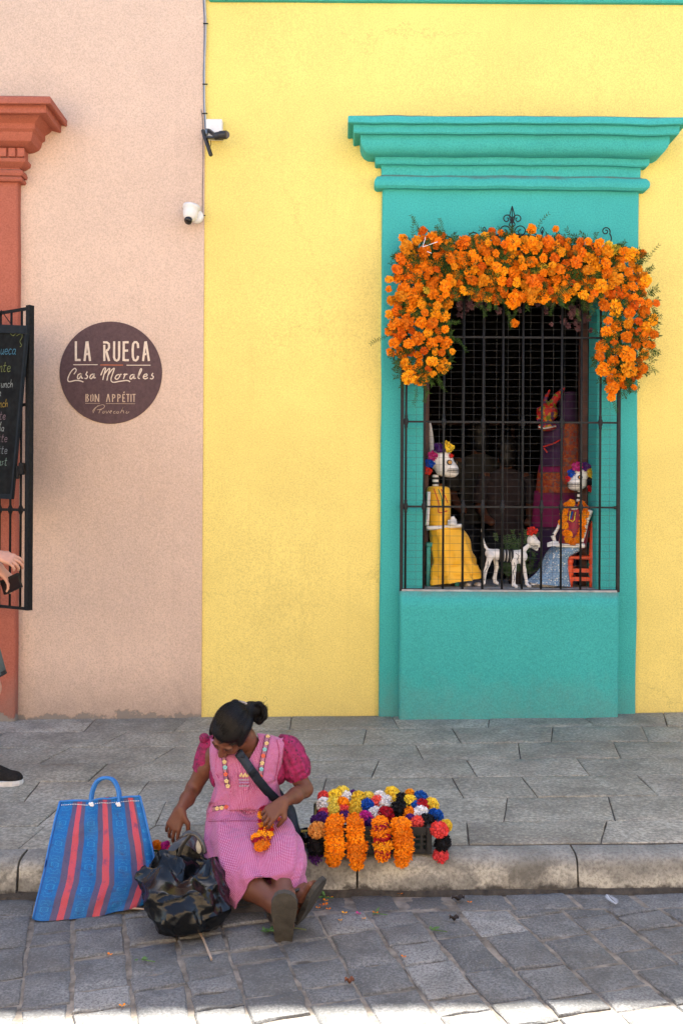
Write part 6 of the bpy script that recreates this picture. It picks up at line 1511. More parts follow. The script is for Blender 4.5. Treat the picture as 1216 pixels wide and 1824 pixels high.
# ---------------------------------------------------------------- the seated flower seller
wo = thing('person', 'woman in pink gingham pinafore seated on the kerb holding a marigold string', 'person', tuple(W(440, 1515, 3.97)))
S = SDF()
hipc = W(442, 1478, 3.99); S.ell(hipc, (0.15, 0.11, 0.09), None, 0.03); S.cap(hipc+Vector((0, 0, 0.02)), W(440, 1400, 3.97), 0.11, 0.10, 0.03); S.ell(W(441, 1370, 3.965), (0.115, 0.075, 0.11), None, 0.03)
shR, shL = W(384, 1342, 3.975), W(500, 1336, 3.975)
S.cap(shR, shL, 0.044, 0.044, 0.03); S.cap(W(446, 1335, 3.97), W(434, 1312, 3.90), 0.05, 0.045, 0.025); S.ell(W(446, 1352, 3.925), (0.075, 0.04, 0.05), None, 0.03)
hf = Vector((-0.36, -0.50, -0.72)); hu = Vector((0.02, -0.75, 0.62)); HR = frame(hf, hu); hc = W(411, 1301, 3.845); HS = 0.90
HT = head_prims(S, hc, HR, HS); S.cap(W(434, 1316, 3.90), HT(0, -0.03, -0.05), 0.045, 0.042, 0.02)
# arms
elR, wrR = W(345, 1404, 4.00), W(322, 1441, 3.86); S.chain([shR, W(366, 1366, 3.99), elR], [0.042, 0.039, 0.031], 0.02); S.chain([elR, W(334, 1423, 3.93), wrR], [0.031, 0.029, 0.021], 0.015)
elL, wrL = W(543, 1406, 3.93), W(507, 1427, 3.745); S.chain([shL, W(524, 1368, 3.97), elL], [0.042, 0.039, 0.032], 0.02); S.chain([elL, W(526, 1417, 3.84), wrL], [0.032, 0.030, 0.022], 0.015)
hand_prims(S, wrR, (-0.36, -0.16, -0.9), (0.35, 0.9, -0.1), (1, 0, 0), 0.158, (0.30, 0.38, 0.42, 0.45), 0.12, 0.25)
hand_prims(S, wrL, (-0.70, -0.30, -0.52), (-0.25, 0.55, -0.8), (-0.3, -1, 0.0), 0.155, (0.55, 0.6, 0.65, 0.65), 0.06, 0.55)
# legs
heelA = W(505, 1671, 3.405); tA = Vector((0.02, -0.42, 0.905)).normalized(); sA = Vector((0.03, -0.905, -0.42)).normalized(); latA = tA.cross(sA); latA = latA if latA.x > 0 else -latA
ankA = foot_prims(S, heelA, tA, sA, latA, 0.222)
heelB = W(531, 1634, 3.50); tB = (W(569, 1566, 3.40)-heelB).normalized(); sB = Vector((0.72, -0.36, -0.55)); sB = (sB-tB*sB.dot(tB)).normalized(); latB = tB.cross(sB); latB = latB if latB.y < 0 else -latB
ankB = foot_prims(S, heelB, tB, sB, latB, 0.215)
kneA, kneB = W(405, 1545, 3.655), W(508, 1530, 3.66)
S.chain([hipc+Vector((-0.07, 0, 0)), kneA], [0.08, 0.05], 0.03); S.chain([hipc+Vector((0.08, 0, 0)), kneB], [0.08, 0.05], 0.03)
calfA = kneA.lerp(ankA, 0.38)+Vector((0.01, 0.0, -0.012)); S.chain([kneA, calfA, ankA.lerp(calfA, 0.3), ankA], [0.047, 0.050, 0.036, 0.031], 0.02)
calfB = kneB.lerp(ankB, 0.4); S.chain([kneB, calfB, ankB], [0.052, 0.050, 0.033], 0.02)
S.cap(ankA, heelA+tA*0.045-sA*0.04, 0.033, 0.03, 0.02); S.cap(ankB, heelB+tB*0.045-sB*0.04, 0.033, 0.03, 0.02)
S.build('body', skin_w, wo, 0.0042)
face_parts(wo, HT, HR, s=HS)
sandal(wo, heelA, tA, sA, latA, 0.245); sandal(wo, heelB, tB, sB, latB, 0.24)
# hair: cap following the skull, parted hairline, tied behind with a claw clip
H = SDF(); e = lambda p, r, k=0.012: H.ell(HT(*p), [q_*HS*1.02 for q_ in r], HR, k)
e((0, -0.020, 0.036), (0.080, 0.092, 0.081)); e((0, 0.022, 0.060), (0.066, 0.056, 0.034), 0.02); e((0, -0.055, 0.0), (0.078, 0.062, 0.075), 0.02)
for sx in (-1, 1): e((sx*0.070, 0.012, 0.022), (0.016, 0.048, 0.034), 0.015)
H.chain([W(438, 1268, 3.86), W(446, 1262, 3.88), W(456, 1264, 3.89)], [0.030, 0.026, 0.028], 0.015)
H.chain([W(450, 1262, 3.88), W(461, 1257, 3.89), W(468, 1264, 3.90), W(469, 1276, 3.90), W(462, 1284, 3.89), W(453, 1277, 3.89)], [0.016, 0.017, 0.018, 0.017, 0.014, 0.015], 0.008)
H.chain([W(424, 1262, 3.87), W(419, 1252, 3.89), W(413, 1257, 3.88)], [0.020, 0.015, 0.014], 0.01)
def hairjit(V):
    for i in range(len(V)):
        p = Vector(V[i]); q = HR.transposed() @ p; nz = mnoise.noise(Vector((q.x*70, q.y*14, q.z*70)))*0.0022+mnoise.noise(Vector((q.x*25, q.y*8, q.z*25)))*0.003
        V[i] = V[i]*(1+0)+np.array(Vector((0.4, -0.5, 0.75))*nz)
    return V
H.build('hair', hair_b, wo, 0.0045, jitter=hairjit)
rnd = random.Random(12); b = MB()
RI = HR.transposed(); tie = (RI @ (W(443, 1266, 3.885)-hc)).normalized()
def skullr(d): return 1/math.sqrt((d.x/0.083)**2+(d.y/0.102)**2+(d.z/0.107)**2)
for i in range(560):      # strands combed from the hairline back to the clip
    az = rnd.uniform(-2.15, 2.15); el = 0.62-0.20*abs(az)+rnd.uniform(-0.10, 0.06) if rnd.random() < 0.5 else rnd.uniform(0.1, 1.35)
    d0 = Vector((math.sin(az)*math.cos(el), math.cos(az)*math.cos(el), math.sin(el))); pts = []; lift = rnd.choice((1.0, 1.01, 1.02, 1.03)) if i > 45 else rnd.uniform(1.04, 1.10); wv = rnd.uniform(0, 6); wa = rnd.uniform(0.004, 0.02)
    t1 = rnd.uniform(0.8, 1.0)
    for j in range(11):
        t = j/10*t1; d = d0.slerp(tie, t) if d0.angle(tie) > 0.05 else d0
        d = (d+Vector((math.sin(wv+t*4), 0, math.cos(wv*2+t*3)))*wa*math.sin(PI*t)).normalized(); q = d*skullr(d)*lift*0.985
        pts.append(hc+HR @ (Vector((q.x, q.y-0.018, q.z+0.012))*HS*1.02))
    b.tube(pts, [0.0006]+([rnd.uniform(0.0016, 0.0030)]*9 if i > 45 else [0.0005]*9)+[0.0008], 4, caps=False)
for i in range(90):       # the loop of tied hair
    L_ = [W(x+rnd.uniform(-4, 4), y+rnd.uniform(-4, 4), 3.885+rnd.uniform(-.025, .02)) for x, y in ((446, 1266), (456, 1256), (467, 1259), (470, 1272), (464, 1285), (456, 1281))]
    b.tube(smoothpath(L_, 4), rnd.uniform(0.0007, 0.0014), 3, caps=False)
for i in range(40):
    L_ = [W(x+rnd.uniform(-3, 3), y+rnd.uniform(-3, 3), 3.87+rnd.uniform(-.015, .015)) for x, y in ((430, 1265), (423, 1256), (416, 1254), (411, 1260))]
    b.tube(smoothpath(L_, 4), rnd.uniform(0.0007, 0.0013), 3, caps=False)
for i in range(26):
    x = rnd.uniform(446, 470); L_ = [W(x, rnd.uniform(1256, 1268), 3.88), W(x+rnd.uniform(2, 10), rnd.uniform(1248, 1262), 3.88), W(x+rnd.uniform(4, 14), rnd.uniform(1262, 1285), 3.89)]; b.tube(smoothpath(L_, 5), 0.0006, 3, caps=False)
b.tube(smoothpath([W(462, 1258, 3.89), W(472, 1250, 3.89), W(476, 1246, 3.89), W(472, 1240, 3.89), W(469, 1245, 3.89)], 5), 0.0006, 3, caps=False)
b.build('loose_hair', hair_l, wo)
b = MB(); 
for k in range(9):
    t = k/8; p = W(427+17*t, 1252+10*t, 3.855); q = p+Vector((-0.004, -0.012, -0.020)); b.tube([p+Vector((0, 0.01, 0.006)), p, q], [0.004, 0.004, 0.002], 5)
b.tube(smoothpath([W(425, 1252, 3.865), W(434, 1253, 3.862), W(442, 1259, 3.862), W(447, 1266, 3.865)], 4), 0.009, 8)
b.build('claw_clip', M('grey_beige_plastic', (0.30, 0.25, 0.21), 0.35, 0.1), wo, smooth=True)

# pinafore: one lofted garment over shoulders, lap and shins
def gingham():
    m, n, l, b = new_mat('pink_gingham'); uvn = n.new('ShaderNodeUVMap'); sp = n.new('ShaderNodeSeparateXYZ'); l.new(uvn.outputs[0], sp.inputs[0])
    f = lambda s_, k: mth(n, l, 'LESS_THAN', mth(n, l, 'FRACT', mth(n, l, 'MULTIPLY', s_, k)), 0.5)
    a, c_ = f(sp.outputs['X'], 190.0), f(sp.outputs['Y'], 200.0)
    s_ = mth(n, l, 'MULTIPLY', mth(n, l, 'ADD', a, c_), 0.5)
    c = ramp(n, l, s_, [(0.0, (0.58, 0.33, 0.46)), (0.5, (0.42, 0.09, 0.225)), (1.0, (0.27, 0.018, 0.09))]).outputs['Color']
    t = nnoise(n, l, 9, 4, 0.6); c = mixc(n, l, ramp(n, l, t.outputs['Fac'], [(0.35, 0.0), (0.7, 0.25)]).outputs['Color'], c, (0.5, 0.16, 0.33))
    l.new(c, b.inputs['Base Color']); b.inputs['Roughness'].default_value = 0.85; b.inputs['Sheen Weight'].default_value = 0.15; b.inputs['Specular IOR Level'].default_value = 0.2
    w = nnoise(n, l, 26, 4, 0.6, dist=0.6); w2 = nnoise(n, l, 11, 3, 0.5, dist=1.2); bump(n, l, b, mth(n, l, 'ADD', w2.outputs['Fac'], mth(n, l, 'MULTIPLY', w.outputs['Fac'], 0.4)), 0.6, 0.03); return m
ging = gingham()
# ring: Lx Ly Rx Ry D front back dir(y,z)
RG = [(424, 1314, 470, 1308, 3.965, .035, .035, (-.9, .45)), (398, 1316, 489, 1311, 3.97, .050, .055, (-.95, .3)), (376, 1326, 511, 1321, 3.965, .068, .07, (-1, .2)), (374, 1345, 508, 1340, 3.955, .098, .09, (-1, .08)), (377, 1368, 500, 1364, 3.95, .112, .10, (-1, 0)), (384, 1394, 497, 1391, 3.95, .118, .10, (-1, .0)), (377, 1422, 499, 1419, 3.95, .118, .10, (-1, .08)), (369, 1452, 504, 1449, 3.95, .140, .11, (-.9, .42)),
      (364, 1488, 517, 1476, 3.89, .125, .10, (-.45, .9)), (363, 1522, 534, 1502, 3.77, .100, .075, (-.25, .97)), (372, 1554, 543, 1528, 3.665, .090, .065, (-.45, .9)), (386, 1584, 545, 1554, 3.60, .085, .06, (-.75, .65))]
NT = 96
def ring_pts(k):
    lx, ly, rx, ry, D, fd, bd, (dy, dz) = k; L, Q = W(lx, ly, D), W(rx, ry, D); c = (L+Q)/2; a = (Q-L)/2; fv = Vector((0, dy, dz)).normalized(); out = []
    for j in range(NT):
        th = PI-2*PI*j/NT; s_, c_ = math.sin(th), math.cos(th); pw = 0.82
        out.append(c+a*math.copysign(abs(c_)**pw, c_)+fv*(fd if s_ > 0 else bd)*math.copysign(abs(s_)**pw, s_))
    return out
# the hem is drawn point by point: low at the left knee, lifted over the crossed shins
front = [(409, 1612, 3.56), (416, 1621, 3.53), (426, 1606, 3.52), (436, 1586, 3.52), (448, 1568, 3.53), (463, 1557, 3.535), (480, 1558, 3.535), (497, 1568, 3.53), (512, 1576, 3.53), (522, 1583, 3.52), (533, 1581, 3.53), (546, 1576, 3.57)]
fr = smoothpath([W(*p) for p in front], 12); bk = smoothpath([W(546, 1576, 3.57), W(540, 1574, 3.70), W(480, 1570, 3.74), W(420, 1590, 3.70), W(409, 1612, 3.56)], 16)
def resample(P, n_):
    d = [0]; 
    for i in range(1, len(P)): d.append(d[-1]+(P[i]-P[i-1]).length)
    out = []
    for k in range(n_):
        t = d[-1]*k/n_; i = max(i for i in range(len(d)) if d[i] <= t+1e-9); i = min(i, len(P)-2); f = (t-d[i])/max(d[i+1]-d[i], 1e-9); out.append(P[i].lerp(P[i+1], f))
    return out
hem = resample(fr, NT//2)+resample(bk, NT//2)
KR = [ring_pts(k) for k in RG]+[hem]; NK = len(KR)
def dress(s, j):
    s = max(0, min(NK-1, s)); i = min(int(s), NK-2); t = s-i
    p0, p1, p2, p3 = KR[max(i-1, 0)][j], KR[i][j], KR[i+1][j], KR[min(i+2, NK-1)][j]
    p = 0.5*((2*p1)+(p2-p0)*t+(2*p0-5*p1+4*p2-p3)*t*t+(3*p1-p0-3*p2+p3)*t**3)
    w = 0
    if s > 5.2:
        a = j/NT*2*PI; w = 0.006*min(1, s-5.2)*math.sin(a*9+s*1.3+2*mnoise.noise(Vector((a*2, s*0.7, 1))))+0.007*mnoise.noise(Vector((a*4, s*1.1, 5)))
        dv = p-sum(KR[i], Vector((0, 0, 0)))/NT if False else (p-KR[i][(j+NT//2) % NT]); p = p+dv.normalized()*w
        th_ = PI-a; kn_ = (math.exp(-((math.cos(th_)+0.52)/0.28)**2)+math.exp(-((math.cos(th_)-0.72)/0.24)**2))*max(0, math.sin(th_))*math.exp(-((s-9.2)/1.1)**2); p = p+dv.normalized()*0.018*kn_; dip = math.exp(-((math.cos(th_)-0.18)/0.30)**2)*max(0, math.sin(th_))*min(1, max(0, (s-6.6)/1.6)); p = p-dv.normalized()*0.034*dip
    elif s > 4: p = p+Vector((0, -1, 0))*0.016*math.sin(s*14+j*0.2)*mnoise.noise(Vector((j*0.15, s*2, 0)))
    return p
PD = []; rows = 110
def stop(j):
    th = PI-2*PI*j/NT
    if math.sin(th) <= 0: return 0.0
    x = math.cos(th); v = max(0, 1-abs(x-0.02)/0.40)          # V neck
    return 3.45*(v**0.85) if v > 0 else 0.0
for r in range(rows+1):
    t = r/rows; row = []
    for j in range(NT): s0 = stop(j); row.append(dress(s0+(NK-1-s0)*(t**1.0), j))
    PD.append(row)
b = MB(); b.grid(PD, closed=True); drs = b.build('pinafore', ging, wo, smooth=True)
so = drs.modifiers.new('cloth', 'SOLIDIFY'); so.thickness = 0.004; so.offset = 1
bv = BVHTree.FromPolygons([v for row in PD for v in row], [(i*NT+j, i*NT+(j+1) % NT, (i+1)*NT+(j+1) % NT, (i+1)*NT+j) for i in range(rows) for j in range(NT)])
CAMP = Vector((0, -CAMD, CAMH))
def on_dress(px, py, off=0.006, D=3.83):
    d = (W(px, py, 3.8)-CAMP).normalized(); h = bv.ray_cast(CAMP, d)
    p = h[0] if h[0] is not None else W(px, py, D); return p-d*off
# blouse: magenta sleeves and the yoke seen in the armholes
def blousemat():
    m, n, l, b = new_mat('magenta_dotted_lace'); v = n.new('ShaderNodeTexVoronoi'); tc = n.new('ShaderNodeTexCoord'); v.inputs['Scale'].default_value = 55; l.new(tc.outputs['Object'], v.inputs['Vector'])
    t = nnoise(n, l, 60, 4, 0.6); c = ramp(n, l, t.outputs['Fac'], [(0.35, (0.13, 0.003, 0.036)), (0.65, (0.33, 0.007, 0.092))]).outputs['Color']
    c = mixc(n, l, ramp(n, l, v.outputs['Distance'], [(0.16, 1.0), (0.24, 0.0)]).outputs['Color'], c, (0.035, 0.006, 0.02)); l.new(c, b.inputs['Base Color']); b.inputs['Roughness'].default_value = 0.75
    bump(n, l, b, t.outputs['Fac'], 0.6, 0.01); return m
lace = blousemat()
def puff(path, rs, seed):
    b = MB(); pts = smoothpath(path, 8); m_ = len(pts); P = []
    rr = np.interp(np.linspace(0, 1, m_), np.linspace(0, 1, len(rs)), rs); prev = None
    for i, p in enumerate(pts):
        t = (pts[min(i+1, m_-1)]-pts[max(i-1, 0)]).normalized(); a = t.orthogonal().normalized() if prev is None else (prev-t*prev.dot(t)).normalized(); prev = a; c_ = t.cross(a); row = []
        for k in range(40):
            th = 2*PI*k/40; w = 1+(0.07 if seed < 3 else 0.02)*math.sin(th*11+seed+i*0.15)+(0.12 if seed < 3 else 0.06)*mnoise.noise(Vector((math.cos(th)*2+seed, math.sin(th)*2, i*0.22))); row.append(p+(a*math.cos(th)+c_*math.sin(th))*rr[i]*w)
        P.append(row)
    b.grid(P, closed=True, uv=False); return b.build('sleeve', lace, wo, smooth=True)
puff([W(494, 1322, 3.975), W(512, 1330, 3.965), W(523, 1352, 3.955), W(529, 1374, 3.955), W(533, 1386, 3.955)], [0.03, 0.047, 0.057, 0.055, 0.046], 1.0)
puff([W(386, 1322, 3.985), W(374, 1330, 3.99), W(368, 1350, 3.995), W(362, 1372, 4.0)], [0.03, 0.045, 0.050, 0.046], 4.0)
b = MB(); b.ell(W(364, 1315, 3.97), (0.022, 0.022, 0.022), None, 14, 10); b.build('sleeve_puff', lace, wo, smooth=True)
S2 = SDF(); S2.ell(W(441, 1368, 3.968), (0.128, 0.085, 0.115), None, 0.02); S2.ell(W(496, 1372, 3.96), (0.04, 0.06, 0.06), None, 0.02); S2.ell(W(388, 1378, 3.965), (0.035, 0.06, 0.06), None, 0.02); S2.build('blouse', lace, wo, 0.007)
# shoulder flanges of the pinafore
def flange(edge, out, name='shoulder_frill'):
    P = []
    for (x, y), (ox, oy, dD) in zip(edge, out):
        p = on_dress(x, y, 0.003, 3.9); q = W(x+ox, y+oy, p.y+CAMD+0.055); P.append([p, p.lerp(q, 0.5)+Vector((0, -0.010, 0.002)), q])
    Q = []
    for i in range(len(P)-1):
        for k in range(4): Q.append([P[i][c_].lerp(P[i+1][c_], k/4) for c_ in range(3)])
    Q.append(P[-1]); b = MB(); b.grid(Q); o = b.build(name, ging, wo, smooth=True); m_ = o.modifiers.new('cloth', 'SOLIDIFY'); m_.thickness = 0.004
flange([(492, 1318), (496, 1330), (497, 1345), (495, 1360), (492, 1375), (488, 1390)], [(17, -6, .0), (14, 0, .0), (9, 4, .0), (7, 6, 0), (4, 8, 0), (1, 6, 0)])
flange([(394, 1322), (388, 1335), (385, 1350), (384, 1365), (386, 1380), (392, 1392)], [(-22, -8, 0), (-15, -2, .0), (-12, 2, .0), (-9, 6, 0), (-7, 8, 0), (-4, 4, 0)])
# embroidered ribbons down the bib and on the pockets
band_m = M('embroidery_ground', (0.36, 0.16, 0.22), 0.85, 0.5, 160); bl_thread = M('black_thread', (0.03, 0.015, 0.03), 0.8)
thr = {k: M('thread_'+k, c_, 0.8, 0.1) for k, c_ in dict(cream=(0.66, 0.50, 0.24), teal=(0.22, 0.50, 0.55), coral=(0.65, 0.12, 0.07), lilac=(0.45, 0.25, 0.5), grey=(0.4, 0.36, 0.45)).items()}
def emb(path, w, motifs, name='embroidered_band'):
    pts = []
    for i in range(len(path)-1):
        for k in range(6): f = k/6; pts.append(on_dress(path[i][0]*(1-f)+path[i+1][0]*f, path[i][1]*(1-f)+path[i+1][1]*f, 0.0075))
    pts.append(on_dress(*path[-1], 0.0075)); b = MB(); ribbon(b, pts, w, (0, -1, .2), smooth=False); o = b.build(name, band_m, wo)
    b = MB()
    for s_ in (-1, 1):
        L_ = []
        for i, p in enumerate(pts):
            t = (pts[min(i+1, len(pts)-1)]-pts[max(0, i-1)]).normalized(); q = t.cross(Vector((0, -1, .2))).normalized(); L_.append(p+q*s_*w*0.46+Vector((0, -0.002, 0)))
        b.tube(L_, 0.0013, 4, caps=False)
    b.build('edging', bl_thread, o)
    for (x, y, c_) in motifs:
        p = on_dress(x, y, 0.0105); b = MB()
        for k in range(5):
            a = 2*PI*k/5+0.3; b.ell(p+Vector((math.cos(a)*0.0052, -0.001, math.sin(a)*0.0052)), (0.0042, 0.002, 0.0042), None, 6, 4)
        b.build('motif', thr[c_], o)
emb([(477, 1309), (473, 1330), (468, 1352), (465, 1372), (462, 1398)], 0.020, [(477, 1312, 'cream'), (475, 1324, 'cream'), (471.5, 1335, 'teal'), (469, 1346, 'coral'), (467, 1359, 'cream'), (465.5, 1370, 'teal'), (464, 1383, 'coral'), (463, 1393, 'cream')])
emb([(398, 1346), (400, 1362), (402, 1380), (405, 1400)], 0.016, [(400, 1357, 'cream'), (401, 1367, 'teal'), (402, 1379, 'coral'), (403.5, 1391, 'cream'), (406, 1400, 'cream')])
emb([(378, 1441), (386, 1440), (394, 1438), (405, 1437)], 0.017, [(387, 1440, 'cream'), (395, 1439, 'cream'), (403, 1437, 'coral')])
emb([(493, 1458), (500, 1459), (506, 1462)], 0.013, [(497, 1459, 'coral'), (503, 1461, 'cream')])
b = MB()
for i in range(7): b.ell(on_dress(428+i*2.2, 1382-(3 if i % 3 == 1 else 0), 0.007), (0.004, 0.002, 0.006), None, 6, 4)
b.build('motif', thr['cream'], wo)
for yy, c_ in ((1389, 'grey'), (1394, 'lilac'), (1400, 'grey')):
    b = MB()
    for i in range(6): b.ell(on_dress(427+i*3, yy, 0.007), (0.003, 0.002, 0.0035), None, 6, 4)
    b.build('motif', thr[c_], wo)
b = MB(); b.tube([on_dress(371+i*4.3, 1463-1.5*math.sin(i/30*PI)+0.4*i/10, 0.004) for i in range(31)], 0.0011, 4, caps=False); b.build('waist_seam', M('seam_thread', (0.22, 0.03, 0.09), 0.8), wo)
# pocket
b = MB(); b.grid([[on_dress(372+c_*7.5, 1430+r_*6+abs(c_-2)*(-0.6), 0.0035) for c_ in range(6)] for r_ in range(6)]); b.build('pocket', ging, wo, smooth=True)

# ---------------------------------------------------------------- shoulder bag with its strap
sb = thing('shoulder_bag', 'dark navy cloth shoulder bag slung across the seated woman', 'bag', tuple(W(512, 1470, 3.9)))
navy = M('navy_webbing', (0.018, 0.026, 0.042), 0.75, 0.25, 60, 0.3, 220)
b = MB(); P = []
for x, y in [(424, 1340), (429, 1347), (436, 1356), (445, 1369), (455, 1383), (466, 1397), (478, 1411), (491, 1424), (500, 1434)]:
    P.append(on_dress(x, y, 0.012))
Dk = P[3].y+CAMD
for i_, (x, y) in enumerate([(424, 1340), (429, 1347), (436, 1356)]): P[i_] = W(x, y, Dk+0.012-0.004*i_); pts = smoothpath(P, 4); ribbon(b, pts, 0.036, (-0.1, -1, 0.25), smooth=False)
o = b.build('strap', navy, sb, smooth=True); m_ = o.modifiers.new('cloth', 'SOLIDIFY'); m_.thickness = 0.003
b = MB(); pts = smoothpath([W(424, 1340, Dk+0.012), W(426, 1325, 3.90), W(428, 1316, 3.99), W(440, 1330, 4.07), W(480, 1390, 4.08), W(515, 1440, 4.02)], 5); ribbon(b, pts, 0.034, (0, -1, 0.4), smooth=False); b.build('strap', navy, sb, smooth=True)
b = MB(); Q = [(503, 1432, 518, 1428, 3.93, .03), (504, 1442, 524, 1440, 3.93, .045), (506, 1460, 529, 1456, 3.925, .055), (508, 1478, 534, 1475, 3.92, .06), (516, 1488, 536, 1484, 3.92, .05)]
ringloft(b, Q, n=28, fold=lambda s_, th: 0.06*math.sin(5*th+s_*9), cap=True); b.build('pouch', navy, sb, smooth=True)
b = MB(); ringloft(b, [(530, 1480, 552, 1477, 3.93, .03), (528, 1488, 556, 1485, 3.92, .045), (530, 1497, 556, 1495, 3.92, .04)], n=24, fold=lambda s_, th: 0.08*math.sin(4*th+s_*7), cap=True); b.build('flap', plastic, sb, smooth=True)

# ---------------------------------------------------------------- the string of marigolds in her hand
hs_ = thing('marigold_string', 'orange and crimson banded marigold string held in the seated woman\'s hand', 'flower garland', tuple(W(471, 1450, 3.70)))
hl = [('crimson', 473, 1443, 12.5), ('amber', 472.5, 1452, 14.5), ('crimson', 473, 1461, 14), ('amber', 473.5, 1469, 14.5), ('crimson', 474, 1478, 13.5), ('amber', 471, 1487, 15.5), ('crimson', 469, 1496, 13.5), ('orange', 467, 1504, 14.5), ('crimson', 456, 1496, 8), ('orange', 455, 1491, 9), ('orange', 462, 1509, 10)]
for i, (cc, x, y, r) in enumerate(hl):
    p = on_dress(x, y, 0.03) if y > 1470 else on_dress(x, y, 0.034+0.0012*(1470-y)); D_ = p.y+CAMD
    q = Vector((random.uniform(-.2, .2), random.uniform(-.5, -.2), 1)).to_track_quat('Z', 'Y')
    place('marigold_bloom', random.choice(strm[cc]), hs_, Matrix.Translation(p) @ q.to_matrix().to_4x4() @ Matrix.Diagonal((1, 1, 0.62, 1)) @ Matrix.Scale(r*D_/F*1.05, 4))

# ---------------------------------------------------------------- the passer-by at the left edge, mostly outside the frame
mn = thing('person', 'man in grey green shorts walking at the left edge holding a black wallet', 'person', (-1.93, -1.5, gz(-1.93)))
YM = -1.47; gm = gz(-1.9)
S = SDF(); V3 = lambda x, y, z: Vector((x, YM+y, gm+z))
S.ell(V3(-1.93, 0, 0.93), (0.12, 0.16, 0.12), None, 0.04); S.cap(V3(-1.93, 0, 0.95), V3(-1.935, 0, 1.22), 0.125, 0.13, 0.05); S.ell(V3(-1.94, 0, 1.32), (0.12, 0.18, 0.14), None, 0.05)
S.cap(V3(-1.945, 0, 1.44), V3(-1.92, 0, 1.55), 0.058, 0.055, 0.03)
MR = frame((0.96, -0.05, -0.28), (0.2, 0, 1)); MT = head_prims(S, V3(-1.895, 0, 1.635), MR, 1.05)
for sy in (-1, 1): S.cap(V3(-1.94, 0, 1.42), V3(-1.95, sy*0.19, 1.40), 0.06, 0.06, 0.04)
h1 = W(-9, 989, 4.72); e1 = V3(-2.0, -0.26, 1.12); S.chain([V3(-1.95, -0.2, 1.40), V3(-1.98, -0.235, 1.25), e1], [0.056, 0.05, 0.043], 0.03); S.chain([e1, (e1+h1)/2, h1], [0.043, 0.038, 0.028], 0.02)
h2 = W(-3, 1011, 4.82); e2 = V3(-2.0, 0.24, 1.12); S.chain([V3(-1.95, 0.2, 1.40), V3(-1.98, 0.225, 1.25), e2], [0.056, 0.05, 0.043], 0.03); S.chain([e2, (e2+h2)/2, h2], [0.043, 0.037, 0.028], 0.02)
hand_prims(S, h1, (0.95, 0.1, -0.25), (-0.2, 0.6, -0.8), (0.2, -0.3, 0.9) if False else (0, 0.7, 0.5), 0.175, (0.45, 0.5, 0.55, 0.6), 0.08, 0.3)
hand_prims(S, h2, (0.72, -0.12, -0.62), (0.35, 0.85, 0.30) if False else (-0.62, 0.2, -0.75), (0.2, -1, 0.3), 0.17, (0.5, 0.5, 0.5, 0.55), 0.08, 0.45)
toe = W(47, 1385, 4.9)
anF = Vector((toe.x-0.215, YM-0.02, gm+0.095)); knF = Vector((-1.772, YM-0.07, gm+0.50)); hpF = V3(-1.89, -0.085, 0.90)
S.chain([hpF, knF], [0.095, 0.062], 0.04); S.chain([knF, knF.lerp(anF, 0.35)+Vector((-0.02, 0, 0)), anF], [0.056, 0.058, 0.038], 0.03); S.cap(anF, anF+Vector((0.11, 0, -0.058)), 0.034, 0.02, 0.02)
knB = V3(-2.02, 0.085, 0.50); anB = Vector((-2.36, YM+0.09, gm+0.17)); S.chain([V3(-1.93, 0.085, 0.90), knB], [0.095, 0.062], 0.04); S.chain([knB, knB.lerp(anB, 0.35), anB], [0.056, 0.058, 0.038], 0.03); S.cap(anB, anB+Vector((0.09, 0, -0.09)), 0.034, 0.02, 0.02)
S.build('body', skin_m, mn, 0.006); face_parts(mn, MT, MR, s=1.05)
H = SDF(); H.ell(MT(0, -0.022, 0.036), (0.083, 0.092, 0.082), MR); H.ell(MT(0, -0.055, 0.0), (0.075, 0.06, 0.07), MR, 0.02); H.build('hair', M('brown_hair', (0.05, 0.03, 0.018), 0.6, 0.3, 60), mn, 0.007)
def tubering(path, rs, n_=28, fold=0.03, seed=0):
    b = MB(); pts = smoothpath(path, 6); m_ = len(pts); P = []; rr = np.interp(np.linspace(0, 1, m_), np.linspace(0, 1, len(rs)), rs); prev = None
    for i, p in enumerate(pts):
        t = (pts[min(i+1, m_-1)]-pts[max(i-1, 0)]).normalized(); a = Vector((0, 1, 0)) if prev is None else prev; a = (a-t*a.dot(t)).normalized(); prev = a; c_ = t.cross(a)
        P.append([p+(a*math.cos(2*PI*k/n_)+c_*math.sin(2*PI*k/n_))*rr[i]*(1+fold*math.sin(5*2*PI*k/n_+i*0.5+seed)) for k in range(n_)])
    b.grid(P, closed=True, uv=False); return b
shm = M('grey_green_cotton', (0.075, 0.095, 0.09), 0.85, 0.2, 30, 0.3, 120); trim = M('black_trim', (0.015, 0.015, 0.017), 0.7)
hemF = knF+Vector((0.0, 0, 0.045)); 
for hp_, kn_, sd_ in ((hpF, hemF, 0), (V3(-1.93, 0.085, 0.90), knB+Vector((0.01, 0, 0.04)), 2)):
    o = tubering([hp_+Vector((0, 0, 0.10)), hp_, hp_.lerp(kn_, 0.5), kn_], [0.13, 0.125, 0.105, 0.092], seed=sd_).build('shorts_leg', shm, mn, smooth=True)
    d_ = (kn_-hp_).normalized(); tubering([kn_-d_*0.018, kn_+d_*0.004], [0.094, 0.0945], seed=sd_).build('hem_trim', trim, o, smooth=True)
b = MB(); P = []
for z, a, c_ in ((0.86, .13, .185), (0.95, .135, .18), (1.1, .14, .175), (1.25, .145, .185), (1.36, .13, .20), (1.44, .09, .13), (1.49, .065, .075)):
    P.append([V3(-1.935+a*math.cos(t), c_*math.sin(t), z) for t in np.linspace(0, 2*PI, 33)[:-1]])
b.grid(P, closed=True, uv=False); b.build('shirt', M('charcoal_cotton', (0.05, 0.05, 0.055), 0.85, 0.2, 20), mn, smooth=True)
